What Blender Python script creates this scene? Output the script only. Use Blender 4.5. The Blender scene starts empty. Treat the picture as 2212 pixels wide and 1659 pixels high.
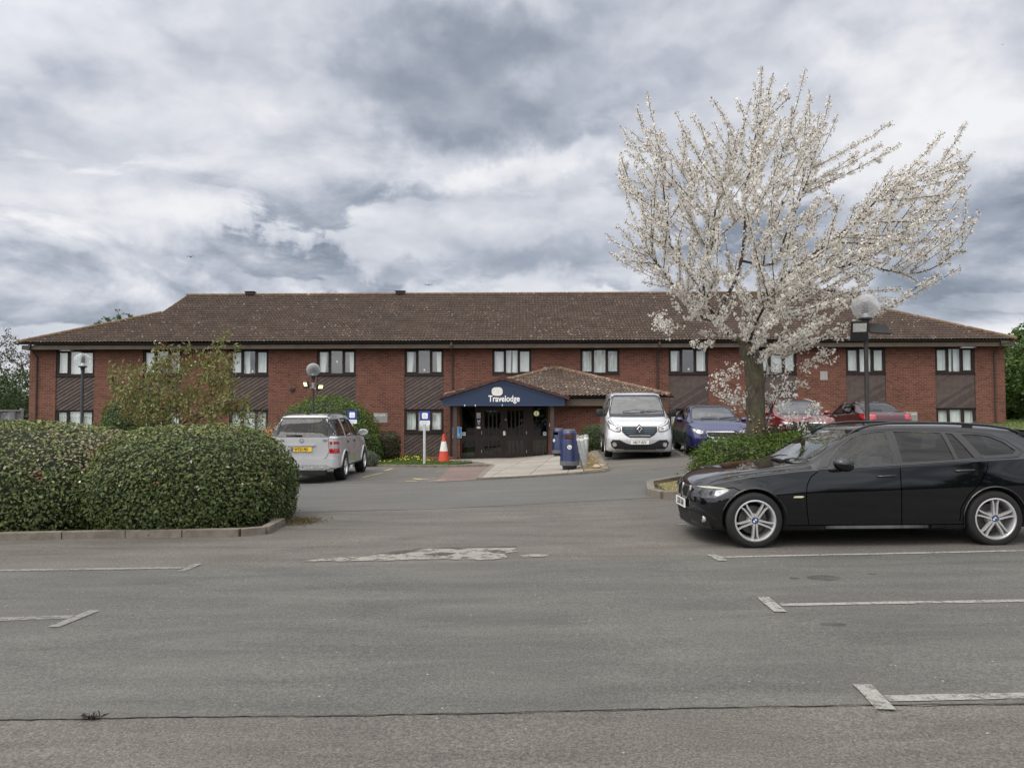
import bpy, bmesh, math, random
import numpy as np
from mathutils import Vector, Matrix
from mathutils.bvhtree import BVHTree
from mathutils.kdtree import KDTree
random.seed(7); rng = np.random.default_rng(7)
rad = math.radians
SC = bpy.context.scene
COL = SC.collection
# ------------------------------------------------------------------ camera
F, CU, CV = 1661.0, 1106.0, 829.5          # focal length and centre for a 2212x1659 picture
PITCH, ROLL, CZ = rad(2.09), rad(0.136), 1.6
cam = bpy.data.cameras.new('camera'); camo = bpy.data.objects.new('camera', cam); COL.objects.link(camo)
cam.sensor_fit = 'HORIZONTAL'; cam.sensor_width = 36; cam.lens = 36*F/2212; cam.clip_start = .1; cam.clip_end = 3000
cr = Vector((math.cos(ROLL), 0, -math.sin(ROLL)))
cf = Vector((0, math.cos(PITCH), math.sin(PITCH)))
cup = cr.cross(cf).normalized(); cr = cf.cross(cup).normalized()
M = Matrix((cr, cup, -cf)).transposed().to_4x4(); M.translation = (0, 0, CZ)
camo.matrix_world = M
SC.camera = camo
# ------------------------------------------------------------------ light
SUN_EL, SUN_AZ = rad(60), rad(222)          # azimuth measured from +Y towards +X: behind the camera, left
sdir = Vector((math.sin(SUN_AZ)*math.cos(SUN_EL), math.cos(SUN_AZ)*math.cos(SUN_EL), math.sin(SUN_EL)))
sun = bpy.data.lights.new('sun', 'SUN'); suno = bpy.data.objects.new('sun', sun); COL.objects.link(suno)
sun.energy = 1.25; sun.angle = rad(32); sun.color = (1, .955, .89)
suno.rotation_euler = (-sdir).to_track_quat('-Z', 'Y').to_euler()
world = bpy.data.worlds.new('World'); SC.world = world; world.use_nodes = True
def sky():
    nt = world.node_tree; N = nt.nodes; L = nt.links; N.clear()
    def nd(t, **k):
        n = N.new(t)
        for a, b in k.items(): setattr(n, a, b)
        return n
    def mth(op, a, b=None, c=None, cl=False):
        n = nd('ShaderNodeMath', operation=op); n.use_clamp = cl
        for i, x in enumerate((a, b, c)):
            if x is None: continue
            if isinstance(x, (int, float)): n.inputs[i].default_value = x
            else: L.new(x, n.inputs[i])
        return n.outputs[0]
    out = nd('ShaderNodeOutputWorld')
    st = nd('ShaderNodeTexSky', sky_type='NISHITA', sun_disc=False, sun_elevation=SUN_EL, sun_rotation=SUN_AZ)
    b1 = nd('ShaderNodeBackground'); L.new(st.outputs[0], b1.inputs[0]); b1.inputs[1].default_value = .07
    tc = nd('ShaderNodeTexCoord'); sx = nd('ShaderNodeSeparateXYZ'); L.new(tc.outputs['Generated'], sx.inputs[0])
    X, Y, Z = sx.outputs
    az = mth('ARCTAN2', X, Y); el = mth('ARCSINE', Z)
    # cloud coordinates: flattened towards the horizon, stretched a little sideways
    cv = nd('ShaderNodeCombineXYZ'); L.new(mth('MULTIPLY', az, 2.6), cv.inputs[0]); L.new(mth('MULTIPLY', mth('POWER', mth('MAXIMUM', el, 0.0), .8), 4.6), cv.inputs[1]); cv.inputs[2].default_value = .37
    def noise(scale, detail, rough, dist, vec, off=0):
        n = nd('ShaderNodeTexNoise'); n.inputs['Scale'].default_value = scale; n.inputs['Detail'].default_value = detail
        n.inputs['Roughness'].default_value = rough; n.inputs['Distortion'].default_value = dist
        mp = nd('ShaderNodeMapping'); mp.inputs[1].default_value = (off, off*.7, off*.3); L.new(vec, mp.inputs[0]); L.new(mp.outputs[0], n.inputs[0])
        return n.outputs[0]
    cvv = cv.outputs[0]
    n1 = noise(1.3, 7, .55, .25, cvv, 3.1)
    n2 = noise(4.2, 7, .58, .15, cvv, 11.7)
    def puffs(off):     # rounded billows
        m = nd('ShaderNodeMapping'); m.inputs[1].default_value = (2.2, 5.1+off, 0); L.new(cvv, m.inputs[0])
        w = nd('ShaderNodeTexNoise'); w.inputs['Scale'].default_value = 3.5; w.inputs['Detail'].default_value = 5; L.new(m.outputs[0], w.inputs[0])
        ad = nd('ShaderNodeVectorMath', operation='MULTIPLY_ADD'); L.new(w.outputs['Color'], ad.inputs[0]); ad.inputs[1].default_value = (.55, .40, .3); L.new(m.outputs[0], ad.inputs[2])
        v = nd('ShaderNodeTexVoronoi', feature='F1', voronoi_dimensions='2D'); v.inputs['Scale'].default_value = 2.6; v.inputs['Detail'].default_value = 2; v.inputs['Roughness'].default_value = .5
        L.new(ad.outputs[0], v.inputs['Vector']); return v.outputs['Distance']
    pu = mth('SUBTRACT', puffs(.16), puffs(0))
    gen = tc.outputs['Generated']
    wa = mth('MULTIPLY', mth('SUBTRACT', noise(4, 6, .6, 0, gen, 5), .5), .42)
    wb = mth('MULTIPLY', mth('SUBTRACT', noise(5, 6, .6, 0, gen, 21), .5), .22)
    azd = mth('ADD', az, wa); eld = mth('ADD', el, wb)
    tot = None
    for (u, v, ru, rv, w) in BLOBS:
        a0 = math.atan((u-CU)/F); e0 = math.atan((890-v)/F*math.cos(a0))
        da = mth('DIVIDE', mth('SUBTRACT', azd, a0), ru/F); de = mth('DIVIDE', mth('SUBTRACT', eld, e0), rv/F)
        r = mth('SQRT', mth('ADD', mth('MULTIPLY', da, da), mth('MULTIPLY', de, de)))
        g = nd('ShaderNodeMapRange', interpolation_type='SMOOTHSTEP'); L.new(r, g.inputs[0])
        g.inputs[1].default_value = .35; g.inputs[2].default_value = 1.25; g.inputs[3].default_value = w; g.inputs[4].default_value = 0
        tot = g.outputs[0] if tot is None else mth('ADD', tot, g.outputs[0])
    # cumulus layer low over the horizon: crisp bright tops, blue-grey bases
    c3 = nd('ShaderNodeCombineXYZ'); L.new(mth('MULTIPLY', az, 3.2), c3.inputs[0]); L.new(mth('MULTIPLY', el, 8.5), c3.inputs[1])
    def cum(off):
        m = nd('ShaderNodeMapping'); m.inputs[1].default_value = (4.3, 1.7+off, .6); L.new(c3.outputs[0], m.inputs[0])
        n = nd('ShaderNodeTexNoise'); n.inputs['Scale'].default_value = 1.15; n.inputs['Detail'].default_value = 8; n.inputs['Roughness'].default_value = .56
        n.inputs['Distortion'].default_value = .35
        L.new(m.outputs[0], n.inputs[0]); return n.outputs[0]
    ca = cum(0); cb = cum(.30)
    lowm = nd('ShaderNodeMapRange', interpolation_type='SMOOTHSTEP'); L.new(el, lowm.inputs[0])
    lowm.inputs[1].default_value = .42; lowm.inputs[2].default_value = .20; lowm.inputs[3].default_value = .0; lowm.inputs[4].default_value = 1.0
    nn = mth('ADD', mth('ADD', mth('MULTIPLY', mth('SUBTRACT', n1, .5), .46), mth('MULTIPLY', mth('SUBTRACT', n2, .5), .24)), mth('MULTIPLY', pu, .22))
    cm_ = nd('ShaderNodeMapRange', interpolation_type='SMOOTHSTEP'); L.new(mth('ADD', ca, mth('MULTIPLY', tot, -.18)), cm_.inputs[0])
    cm_.inputs[1].default_value = .475; cm_.inputs[2].default_value = .530; cm_.inputs[3].default_value = 0; cm_.inputs[4].default_value = 1
    mask = mth('MULTIPLY', cm_.outputs[0], lowm.outputs[0])
    bgv = mth('ADD', mth('ADD', nn, .625), tot)
    cuv = mth('ADD', mth('ADD', mth('MULTIPLY', mth('SUBTRACT', ca, cb), 2.9), mth('MULTIPLY', mth('SUBTRACT', n2, .5), .22)), mth('ADD', mth('MULTIPLY', tot, .8), .43))
    val = mth('ADD', mth('MULTIPLY', bgv, mth('SUBTRACT', 1.0, mask)), mth('MULTIPLY', cuv, mask))
    ramp = nd('ShaderNodeValToRGB'); L.new(val, ramp.inputs[0]); e = ramp.color_ramp.elements
    stops = [(0, (.25, .29, .36)), (.18, (.325, .365, .44)), (.36, (.44, .48, .56)), (.52, (.575, .605, .68)), (.70, (.72, .74, .80)), (.88, (.865, .875, .91)), (1, (.94, .945, .965))]
    e[0].position, e[0].color = stops[0][0], (*stops[0][1], 1)
    e[1].position, e[1].color = stops[-1][0], (*stops[-1][1], 1)
    for p, c in stops[1:-1]:
        q = e.new(p); q.color = (*c, 1)
    # the sun stands behind the thin cloud at the photographer's back: that side of the overcast is brighter
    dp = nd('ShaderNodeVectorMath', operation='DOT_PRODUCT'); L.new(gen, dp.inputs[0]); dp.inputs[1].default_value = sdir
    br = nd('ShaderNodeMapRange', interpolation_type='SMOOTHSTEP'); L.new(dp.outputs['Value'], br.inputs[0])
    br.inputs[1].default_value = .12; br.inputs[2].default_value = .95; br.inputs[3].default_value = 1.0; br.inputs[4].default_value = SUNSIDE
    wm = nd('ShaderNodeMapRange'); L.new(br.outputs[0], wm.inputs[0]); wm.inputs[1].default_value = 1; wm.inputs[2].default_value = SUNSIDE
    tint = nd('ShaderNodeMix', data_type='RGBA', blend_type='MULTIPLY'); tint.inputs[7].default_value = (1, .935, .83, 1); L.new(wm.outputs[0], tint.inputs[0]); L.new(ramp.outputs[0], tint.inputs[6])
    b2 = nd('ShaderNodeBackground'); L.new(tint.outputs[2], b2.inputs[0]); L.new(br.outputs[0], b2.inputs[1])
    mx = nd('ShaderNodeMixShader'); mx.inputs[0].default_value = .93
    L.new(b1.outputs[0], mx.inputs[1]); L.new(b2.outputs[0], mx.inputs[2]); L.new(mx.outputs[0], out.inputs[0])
    world.cycles.sampling_method = 'MANUAL'; world.cycles.sample_map_resolution = 512
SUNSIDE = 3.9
BLOBS = [  # u, v, half width, half height, brightness
    (1040, 150, 340, 150, -.33), (1300, 60, 260, 120, -.10), (900, 40, 260, 90, -.12), (1330, 230, 300, 90, -.14), (1780, 215, 150, 50, -.16),
    (60, 160, 170, 70, -.10), (430, 330, 260, 200, .12), (450, 80, 300, 90, .04), (1180, 175, 130, 60, .12), (900, 300, 300, 60, .12),
    (1100, 345, 260, 38, .22), (2030, 240, 260, 150, .34), (1780, 60, 200, 60, .06), (2100, 560, 400, 160, -.30), (1950, 430, 160, 60, .02),
    (560, 545, 300, 40, -.24), (950, 560, 420, 42, -.22), (380, 600, 260, 26, -.16), (420, 440, 240, 40, .16), (760, 420, 160, 34, .10),
    (1150, 450, 190, 40, .05), (640, 610, 120, 20, .28), (1330, 620, 130, 20, .18), (80, 640, 160, 30, -.06), (1320, 500, 330, 55, -.10),
    (1500, 420, 300, 60, -.10), (1300, 590, 260, 30, -.16), (1750, 600, 500, 60, -.12), (260, 680, 420, 26, .10), (120, 480, 220, 60, .12)]
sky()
vs = SC.view_settings; SC.display_settings.display_device = 'sRGB'
vs.view_transform = 'Standard'; vs.look = 'None'; vs.exposure = 0.0; vs.gamma = 1.0; vs.use_curve_mapping = False
SC.cycles.max_bounces = 8; SC.cycles.transparent_max_bounces = 16; SC.cycles.caustics_reflective = False; SC.cycles.caustics_refractive = False

# ------------------------------------------------------------------ helpers
def ray(u, v): return (cr*((u-CU)/F) + cup*((CV-v)/F) + cf)
def at(u, v, Y):
    d = ray(u, v); t = Y/d.y; return Vector((d.x*t, Y, CZ+d.z*t))
GX = [-25, -10, -5, 0, 3.5, 6.5, 10, 15, 22]
GY = [0, 9, 20, 24, 30, 34]
GZ = [[-1.66, -1.64, -1.63, -1.61, -1.60, -1.59, -1.58, -1.57, -1.56], [-1.75, -1.68, -1.64, -1.60, -1.56, -1.53, -1.50, -1.45, -1.40],
      [-2.10, -1.92, -1.78, -1.57, -1.36, -1.24, -1.20, -1.15, -1.10], [-2.20, -1.95, -1.80, -1.64, -1.35, -1.22, -1.18, -1.13, -1.00],
      [-2.30, -2.05, -1.92, -1.815, -1.5, -1.27, -1.12, -1.05, -.72], [-2.3, -2.05, -1.95, -1.9, -1.5, -1.22, -1.0, -.8, -.52]]
def G(x, y):
    x = min(max(x, -25), 22); y = min(max(y, 0), 34)
    i = max(k for k in range(len(GX)-1) if x >= GX[k]); j = max(k for k in range(len(GY)-1) if y >= GY[k])
    a = (x-GX[i])/(GX[i+1]-GX[i]); b = (y-GY[j])/(GY[j+1]-GY[j]); b = b*b*(3-2*b)*.5+b*.5; a = a*a*(3-2*a)*.3+a*.7
    z = (GZ[j][i]*(1-a)+GZ[j][i+1]*a)*(1-b) + (GZ[j+1][i]*(1-a)+GZ[j+1][i+1]*a)*b
    return z+CZ
def gnd(u, v, off=0):
    d = ray(u, v); z = 0
    for _ in range(40):
        t = (z-CZ)/d.z; x, y = d.x*t, d.y*t; z = .5*z + .5*(G(x, y)+off)
    return Vector((x, y, G(x, y)+off))

def tag(o, label=None, cat=None, group=None, kind=None):
    if label: o['label'] = label
    if cat: o['category'] = cat
    if group: o['group'] = group
    if kind: o['kind'] = kind
    return o
def thing(name, label, cat, loc=(0, 0, 0), rz=0, group=None):
    o = bpy.data.objects.new(name, None); COL.objects.link(o); o.location = loc; o.rotation_euler = (0, 0, rz)
    o.empty_display_size = .2
    return tag(o, label, cat, group)
def link(name, me, mats, parent=None, smooth=None):
    o = bpy.data.objects.new(name, me); COL.objects.link(o)
    for m in (mats if isinstance(mats, (list, tuple)) else [mats]): me.materials.append(m)
    if parent: o.parent = parent
    if smooth is not None: shade(me, smooth)
    return o
def shade(me, ang):
    """ang None/0: flat; 180: fully smooth; else smooth with sharp edges above ang degrees"""
    me.polygons.foreach_set('use_smooth', [bool(ang)]*len(me.polygons))
    if ang and ang < 180:
        bm = bmesh.new(); bm.from_mesh(me); c = rad(ang)
        for e in bm.edges:
            if len(e.link_faces) == 2:
                try: e.smooth = e.calc_face_angle() < c
                except ValueError: pass
        bm.to_mesh(me); bm.free()
class MB:
    def __init__(s): s.v = []; s.f = []; s.m = []; s.cur = 0
    def add(s, vs, fs):
        b = len(s.v); s.v += [tuple(p) for p in vs]; s.f += [tuple(b+i for i in f) for f in fs]; s.m += [s.cur]*len(fs); return s
    def box(s, x0, x1, y0, y1, z0, z1):
        return s.add([(x0, y0, z0), (x1, y0, z0), (x1, y1, z0), (x0, y1, z0), (x0, y0, z1), (x1, y0, z1), (x1, y1, z1), (x0, y1, z1)],
                     [(0, 3, 2, 1), (4, 5, 6, 7), (0, 1, 5, 4), (1, 2, 6, 5), (2, 3, 7, 6), (3, 0, 4, 7)])
    def obox(s, c, ax, ay, az):     # box from centre and three half-axis vectors
        c, ax, ay, az = map(Vector, (c, ax, ay, az)); P = []
        for k in (-1, 1):
            for (i, j) in ((-1, -1), (1, -1), (1, 1), (-1, 1)): P.append(c+ax*i+ay*j+az*k)
        return s.add(P, [(0, 3, 2, 1), (4, 5, 6, 7), (0, 1, 5, 4), (1, 2, 6, 5), (2, 3, 7, 6), (3, 0, 4, 7)])
    def tube(s, path, rads, n=8, caps=True):
        P = [Vector(p) for p in path]
        if not hasattr(rads, '__len__'): rads = [rads]*len(P)
        rings = []; prev = None
        for i, p in enumerate(P):
            d = (P[min(i+1, len(P)-1)]-P[max(i-1, 0)])
            if d.length < 1e-9: d = Vector((0, 0, 1))
            d.normalize()
            if prev is None:
                a = Vector((0, 0, 1)) if abs(d.z) < .9 else Vector((1, 0, 0)); x = d.cross(a).normalized()
            else:
                x = prev - d*prev.dot(d)
                x = x.normalized() if x.length > 1e-6 else d.orthogonal().normalized()
            prev = x; y = d.cross(x)
            rings.append([p+(x*math.cos(2*math.pi*k/n)+y*math.sin(2*math.pi*k/n))*rads[i] for k in range(n)])
        vs = [q for r in rings for q in r]; fs = []
        for i in range(len(P)-1):
            for k in range(n):
                a, b = i*n+k, i*n+(k+1) % n; fs.append((a, b, b+n, a+n))
        if caps: fs.append(tuple(range(n-1, -1, -1))); fs.append(tuple((len(P)-1)*n+k for k in range(n)))
        return s.add(vs, fs)
    def cyl(s, p0, p1, r0, r1=None, n=16): return s.tube([p0, p1], [r0, r0 if r1 is None else r1], n)
    def lathe(s, prof, c=(0, 0, 0), n=24, axis='z', close=False):
        """prof: list of (r, h); axis of revolution through c"""
        vs = []
        for (r, h) in prof:
            for k in range(n):
                a = 2*math.pi*k/n; x, y = r*math.cos(a), r*math.sin(a)
                vs.append({'z': (c[0]+x, c[1]+y, c[2]+h), 'y': (c[0]+x, c[1]+h, c[2]-y), 'x': (c[0]+h, c[1]+x, c[2]+y)}[axis])
        fs = []; m = len(prof)
        for i in range(m-1 if not close else m):
            for k in range(n):
                a, b = i*n+k, i*n+(k+1) % n; c2, d = ((i+1) % m)*n+(k+1) % n, ((i+1) % m)*n+k; fs.append((a, b, c2, d))
        return s.add(vs, fs)
    def sphere(s, c, r, n=16, m=10, sx=1, sy=1, sz=1):
        vs = []; fs = []
        for i in range(m+1):
            t = math.pi*i/m
            for k in range(n):
                a = 2*math.pi*k/n; vs.append((c[0]+r*sx*math.sin(t)*math.cos(a), c[1]+r*sy*math.sin(t)*math.sin(a), c[2]+r*sz*math.cos(t)))
        for i in range(m):
            for k in range(n): fs.append((i*n+k, (i+1)*n+k, (i+1)*n+(k+1) % n, i*n+(k+1) % n))
        return s.add(vs, fs)
    def prism(s, poly, f0, f1):    # poly of 2D points, f0/f1 map them to the two caps
        n = len(poly); vs = [f0(*p) for p in poly]+[f1(*p) for p in poly]
        return s.add(vs, [tuple(range(n-1, -1, -1)), tuple(range(n, 2*n))]+[(i, (i+1) % n, n+(i+1) % n, n+i) for i in range(n)])
    def mesh(s, name):
        me = bpy.data.meshes.new(name); me.from_pydata(s.v, [], s.f); 
        if any(s.m): me.polygons.foreach_set('material_index', s.m)
        me.update(); return me
    def build(s, name, mats, parent=None, smooth=None, fix=True, bevel=0):
        me = s.mesh(name)
        bm = bmesh.new(); bm.from_mesh(me)
        bmesh.ops.remove_doubles(bm, verts=bm.verts, dist=1e-5)
        if fix: bmesh.ops.recalc_face_normals(bm, faces=bm.faces)
        if bevel:
            es = [e for e in bm.edges if len(e.link_faces) == 2 and e.calc_face_angle(0) > .6]
            bmesh.ops.bevel(bm, geom=es, offset=bevel, segments=2, affect='EDGES', profile=.6)
        bm.to_mesh(me); bm.free()
        return link(name, me, mats, parent, smooth)

def grid_poly(poly, h, hy=None):
    """2D polygon cut along a regular grid -> (verts2d, faces)"""
    bm = bmesh.new(); vs = [bm.verts.new((p[0], p[1], 0)) for p in poly]; bm.faces.new(vs)
    xs = [p[0] for p in poly]; ys = [p[1] for p in poly]; hy = hy or h
    for a, lo, hi, st in ((0, min(xs), max(xs), h), (1, min(ys), max(ys), hy)):
        k = math.floor(lo/st)+1
        while k*st < hi-1e-6:
            co = [0, 0, 0]; no = [0, 0, 0]; co[a] = k*st; no[a] = 1
            bmesh.ops.bisect_plane(bm, geom=bm.verts[:]+bm.edges[:]+bm.faces[:], dist=1e-6, plane_co=co, plane_no=no); k += 1
    bmesh.ops.triangulate(bm, faces=[f for f in bm.faces if len(f.verts) > 4])
    bm.verts.index_update(); V = [(v.co.x, v.co.y) for v in bm.verts]; Fc = [tuple(v.index for v in f.verts) for f in bm.faces]; bm.free()
    return V, Fc
def sheet(name, poly, off, mat, kind='structure', h=.5, parent=None):
    V, Fc = grid_poly(poly, h)
    a = sum(poly[i][0]*poly[(i+1) % len(poly)][1]-poly[(i+1) % len(poly)][0]*poly[i][1] for i in range(len(poly)))
    if a < 0: Fc = [tuple(reversed(f)) for f in Fc]
    me = bpy.data.meshes.new(name); me.from_pydata([(x, y, G(x, y)+off) for x, y in V], [], Fc); me.update()
    if off >= .03:      # a raised slab has sides
        bm = bmesh.new(); bm.from_mesh(me); r = bmesh.ops.extrude_edge_only(bm, edges=[e for e in bm.edges if len(e.link_faces) == 1])
        for v in [g for g in r['geom'] if isinstance(g, bmesh.types.BMVert)]: v.co.z -= off+.06
        bm.to_mesh(me); bm.free()
    o = link(name, me, mat, parent)
    if kind: o['kind'] = kind
    return o
def line_poly(p, q, w):
    p, q = Vector(p[:2]), Vector(q[:2]); d = (q-p).normalized(); n = Vector((-d.y, d.x))*w/2
    return [tuple(p-n), tuple(q-n), tuple(q+n), tuple(p+n)]
def wob(poly, amp, step, seed=1):
    """resample an outline with irregular edges"""
    r = random.Random(seed); out = []
    for i in range(len(poly)):
        a, b = Vector(poly[i][:2]), Vector(poly[(i+1) % len(poly)][:2]); n = max(1, int((b-a).length/step)); d = (b-a).normalized() if (b-a).length else Vector((1, 0)); nn = Vector((-d.y, d.x))
        for k in range(n):
            p = a.lerp(b, k/n)
            if k: p += nn*r.uniform(-amp, amp)
            out.append(tuple(p))
    return out

# ------------------------------------------------------------------ materials
def srgb(h):
    h = h.lstrip('#'); c = [int(h[i:i+2], 16)/255 for i in (0, 2, 4)]
    return tuple(x/12.92 if x <= .04045 else ((x+.055)/1.055)**2.4 for x in c)
class Mat:
    def __init__(s, name):
        s.m = bpy.data.materials.new(name); s.m.use_nodes = True; s.nt = s.m.node_tree; s.N = s.nt.nodes; s.L = s.nt.links
        s.b = s.N['Principled BSDF']; s.tc = s.N.new('ShaderNodeTexCoord'); s.obj = s.tc.outputs['Object']
    def node(s, t, **k):
        n = s.N.new(t)
        for a, b in k.items(): setattr(n, a, b)
        return n
    def noise(s, scale, detail=3, rough=.5, dist=0, vec=None, sc=None):
        n = s.node('ShaderNodeTexNoise'); n.inputs['Scale'].default_value = scale; n.inputs['Detail'].default_value = detail
        n.inputs['Roughness'].default_value = rough; n.inputs['Distortion'].default_value = dist
        v = vec or s.obj
        if sc:
            mp = s.node('ShaderNodeMapping'); mp.inputs['Scale'].default_value = sc; s.L.new(v, mp.inputs[0]); v = mp.outputs[0]
        s.L.new(v, n.inputs['Vector']); return n.outputs[0]
    def ramp(s, fac, stops, interp='LINEAR'):
        r = s.node('ShaderNodeValToRGB'); r.color_ramp.interpolation = interp; e = r.color_ramp.elements
        s.L.new(fac, r.inputs[0])
        def c4(c): return (c, c, c, 1) if isinstance(c, (int, float)) else (*c, 1)
        e[0].position, e[0].color = stops[0][0], c4(stops[0][1]); e[1].position, e[1].color = stops[-1][0], c4(stops[-1][1])
        for p, c in stops[1:-1]:
            q = e.new(p); q.color = c4(c)
        return r.outputs[0]
    def mix(s, f, a, b, mode='MIX'):
        n = s.node('ShaderNodeMix', data_type='RGBA', blend_type=mode)
        for k, x in ((0, f), (6, a), (7, b)):
            if isinstance(x, (int, float)): n.inputs[k].default_value = x if k == 0 else (x, x, x, 1)
            elif isinstance(x, tuple): n.inputs[k].default_value = (*x, 1)
            else: s.L.new(x, n.inputs[k])
        return n.outputs[2]
    def mth(s, op, a, b=0):
        n = s.node('ShaderNodeMath', operation=op)
        for i, x in enumerate((a, b)):
            if isinstance(x, (int, float)): n.inputs[i].default_value = x
            else: s.L.new(x, n.inputs[i])
        return n.outputs[0]
    def col(s, c):
        if isinstance(c, tuple): s.b.inputs['Base Color'].default_value = (*c, 1)
        else: s.L.new(c, s.b.inputs['Base Color'])
        return s
    def bump(s, h, strength=.3, dist=.01):
        n = s.node('ShaderNodeBump'); n.inputs['Strength'].default_value = strength; n.inputs['Distance'].default_value = dist
        s.L.new(h, n.inputs['Height']); s.L.new(n.outputs[0], s.b.inputs['Normal']); return s
    def set(s, **k):
        for a, v in k.items():
            i = s.b.inputs[a.replace('_', ' ')]
            if isinstance(v, (int, float)): i.default_value = v
            elif isinstance(v, tuple): i.default_value = (*v, 1) if len(v) == 3 else v
            else: s.L.new(v, i)
        return s
def simple(name, c, rough=.6, var=.12, scale=6, metal=0, bump=0, bscale=60, **k):
    m = Mat(name); n = m.noise(scale, 4, .6)
    m.col(m.ramp(n, [(.3, tuple(x*(1-var) for x in c)), (.7, tuple(min(1, x*(1+var)) for x in c))]))
    m.set(Roughness=rough, Metallic=metal, **k)
    if bump: m.bump(m.noise(bscale, 4, .6), bump)
    return m.m
def tarmac(name, c1, c2, speck=.5, patch=.35, warm=(0, 0, 0)):
    m = Mat(name)
    big = m.noise(.35, 5, .6, .4); mid = m.noise(1.6, 5, .62, .5, sc=(.35, 1.7, 1)); fine = m.noise(75, 2, .6); fine2 = m.noise(230, 2, .6)
    c = m.mix(m.ramp(big, [(.35, 0.0), (.65, 1.0)]), c1, c2)
    c = m.mix(patch, c, m.ramp(mid, [(.3, .55), (.7, 1.5)]), 'MULTIPLY')
    coarse = m.noise(32, 3, .7)
    c = m.mix(min(1, speck*1.0), c, m.ramp(coarse, [(.30, .62), (.5, 1.0), (.70, 1.40)]), 'MULTIPLY')
    c = m.mix(min(1, speck*1.2), c, m.ramp(fine, [(.32, .40), (.5, 1.0), (.70, 1.75)]), 'MULTIPLY')
    c = m.mix(speck*.8, c, m.ramp(fine2, [(.3, .4), (.5, 1.0), (.72, 2.0)]), 'MULTIPLY')
    v = m.node('ShaderNodeTexVoronoi', feature='F1'); v.inputs['Scale'].default_value = 26; m.L.new(m.obj, v.inputs['Vector'])
    st = m.mth('MULTIPLY', m.ramp(v.outputs['Distance'], [(.0, 1.0), (.14, 1.0), (.22, 0.0)]), m.ramp(m.noise(11, 2), [(.655, 0.0), (.70, 1.0)]))
    c = m.mix(st, c, (.34, .32, .28))
    m.col(c).set(Roughness=.88, Specular_IOR_Level=.3); m.bump(m.mix(.5, fine, fine2), .55, .006)
    return m.m
def paint(name, c, rough=.25, metal=0, coat=1.0, spec=.5):
    m = Mat(name); n = m.noise(1.3, 3)
    m.col(m.ramp(n, [(.3, tuple(x*.94 for x in c)), (.7, tuple(min(1, x*1.04) for x in c))]))
    m.set(Metallic=metal, Roughness=m.ramp(m.noise(3, 4), [(.3, rough*.85), (.7, rough*1.25)]), Coat_Weight=coat, Coat_Roughness=.04, Specular_IOR_Level=spec)
    return m.m
def glass(name, tint=(.55, .6, .6), dark=.35, refl=1.0):
    """a single pane: tinted see-through plus mirror reflection by angle"""
    m = Mat(name); out = m.N['Material Output']; m.N.remove(m.b)
    tr = m.node('ShaderNodeBsdfTransparent'); tr.inputs[0].default_value = (*tint, 1)
    gl = m.node('ShaderNodeBsdfGlossy'); gl.inputs[0].default_value = (refl, refl, refl, 1); gl.inputs[1].default_value = .015
    fr = m.node('ShaderNodeLayerWeight'); fr.inputs[0].default_value = .5
    f = m.mth('ADD', m.mth('MULTIPLY', m.mth('POWER', fr.outputs['Facing'], 4.0), .85), dark+.045)
    mx = m.node('ShaderNodeMixShader'); m.L.new(f, mx.inputs[0]); m.L.new(tr.outputs[0], mx.inputs[1]); m.L.new(gl.outputs[0], mx.inputs[2])
    m.L.new(mx.outputs[0], out.inputs[0]); return m.m
def emit(name, c, s):
    m = Mat(name); m.col(c); m.set(Emission_Color=c, Emission_Strength=s); return m.m
def brick(name, b1, b2, mortar):
    m = Mat(name); sep = m.node('ShaderNodeSeparateXYZ'); m.L.new(m.obj, sep.inputs[0])
    cb = m.node('ShaderNodeCombineXYZ'); m.L.new(m.mth('ADD', sep.outputs[0], sep.outputs[1]), cb.inputs[0]); m.L.new(sep.outputs[2], cb.inputs[1])
    t = m.node('ShaderNodeTexBrick'); m.L.new(cb.outputs[0], t.inputs['Vector']); t.offset = .5; t.squash = 1
    for k, v in (('Scale', 1), ('Mortar Size', .0075), ('Mortar Smooth', .2), ('Bias', -.25), ('Brick Width', .225), ('Row Height', .075)): t.inputs[k].default_value = v
    t.inputs['Color1'].default_value = (*b1, 1); t.inputs['Color2'].default_value = (*b2, 1); t.inputs['Mortar'].default_value = (*mortar, 1)
    c = m.mix(.5, t.outputs[0], m.ramp(m.noise(.8, 4, .6), [(.3, .72), (.7, 1.25)]), 'MULTIPLY')
    c = m.mix(.45, c, m.ramp(m.noise(9, 3, .6, 0, cb.outputs[0], (1, 3, 1)), [(.32, .45), (.68, 1.5)]), 'MULTIPLY')
    m.col(c).set(Roughness=.9, Specular_IOR_Level=.25); m.bump(t.outputs['Fac'], -.5, .006); return m.m
def tiles(name, c1, c2, c3, lichen=.62, moss=None):
    m = Mat(name)
    c = m.ramp(m.noise(1.4, 5, .7), [(.3, c1), (.5, c2), (.7, c3)])
    v = m.node('ShaderNodeTexVoronoi'); v.inputs['Scale'].default_value = 6.1; m.L.new(m.obj, v.inputs['Vector'])
    c = m.mix(.5, c, m.ramp(v.outputs['Color'], [(0, .6), (1, 1.35)]), 'MULTIPLY')
    sp = m.mth('MULTIPLY', m.ramp(m.noise(9, 3, .6, .6), [(lichen, 0.0), (lichen+.05, 1.0)]), m.ramp(m.noise(.5, 4, .6), [(.38, .25), (.6, 1.0)]))
    c = m.mix(sp, c, (.44, .40, .33))
    if moss:
        c = m.mix(m.mth('MULTIPLY', m.ramp(m.noise(3, 5, .7), [(.4, 0.0), (.6, .9)]), .9), c, moss)
    m.col(c).set(Roughness=.85, Specular_IOR_Level=.3); m.bump(m.noise(60, 3), .3, .005); return m.m
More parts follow.
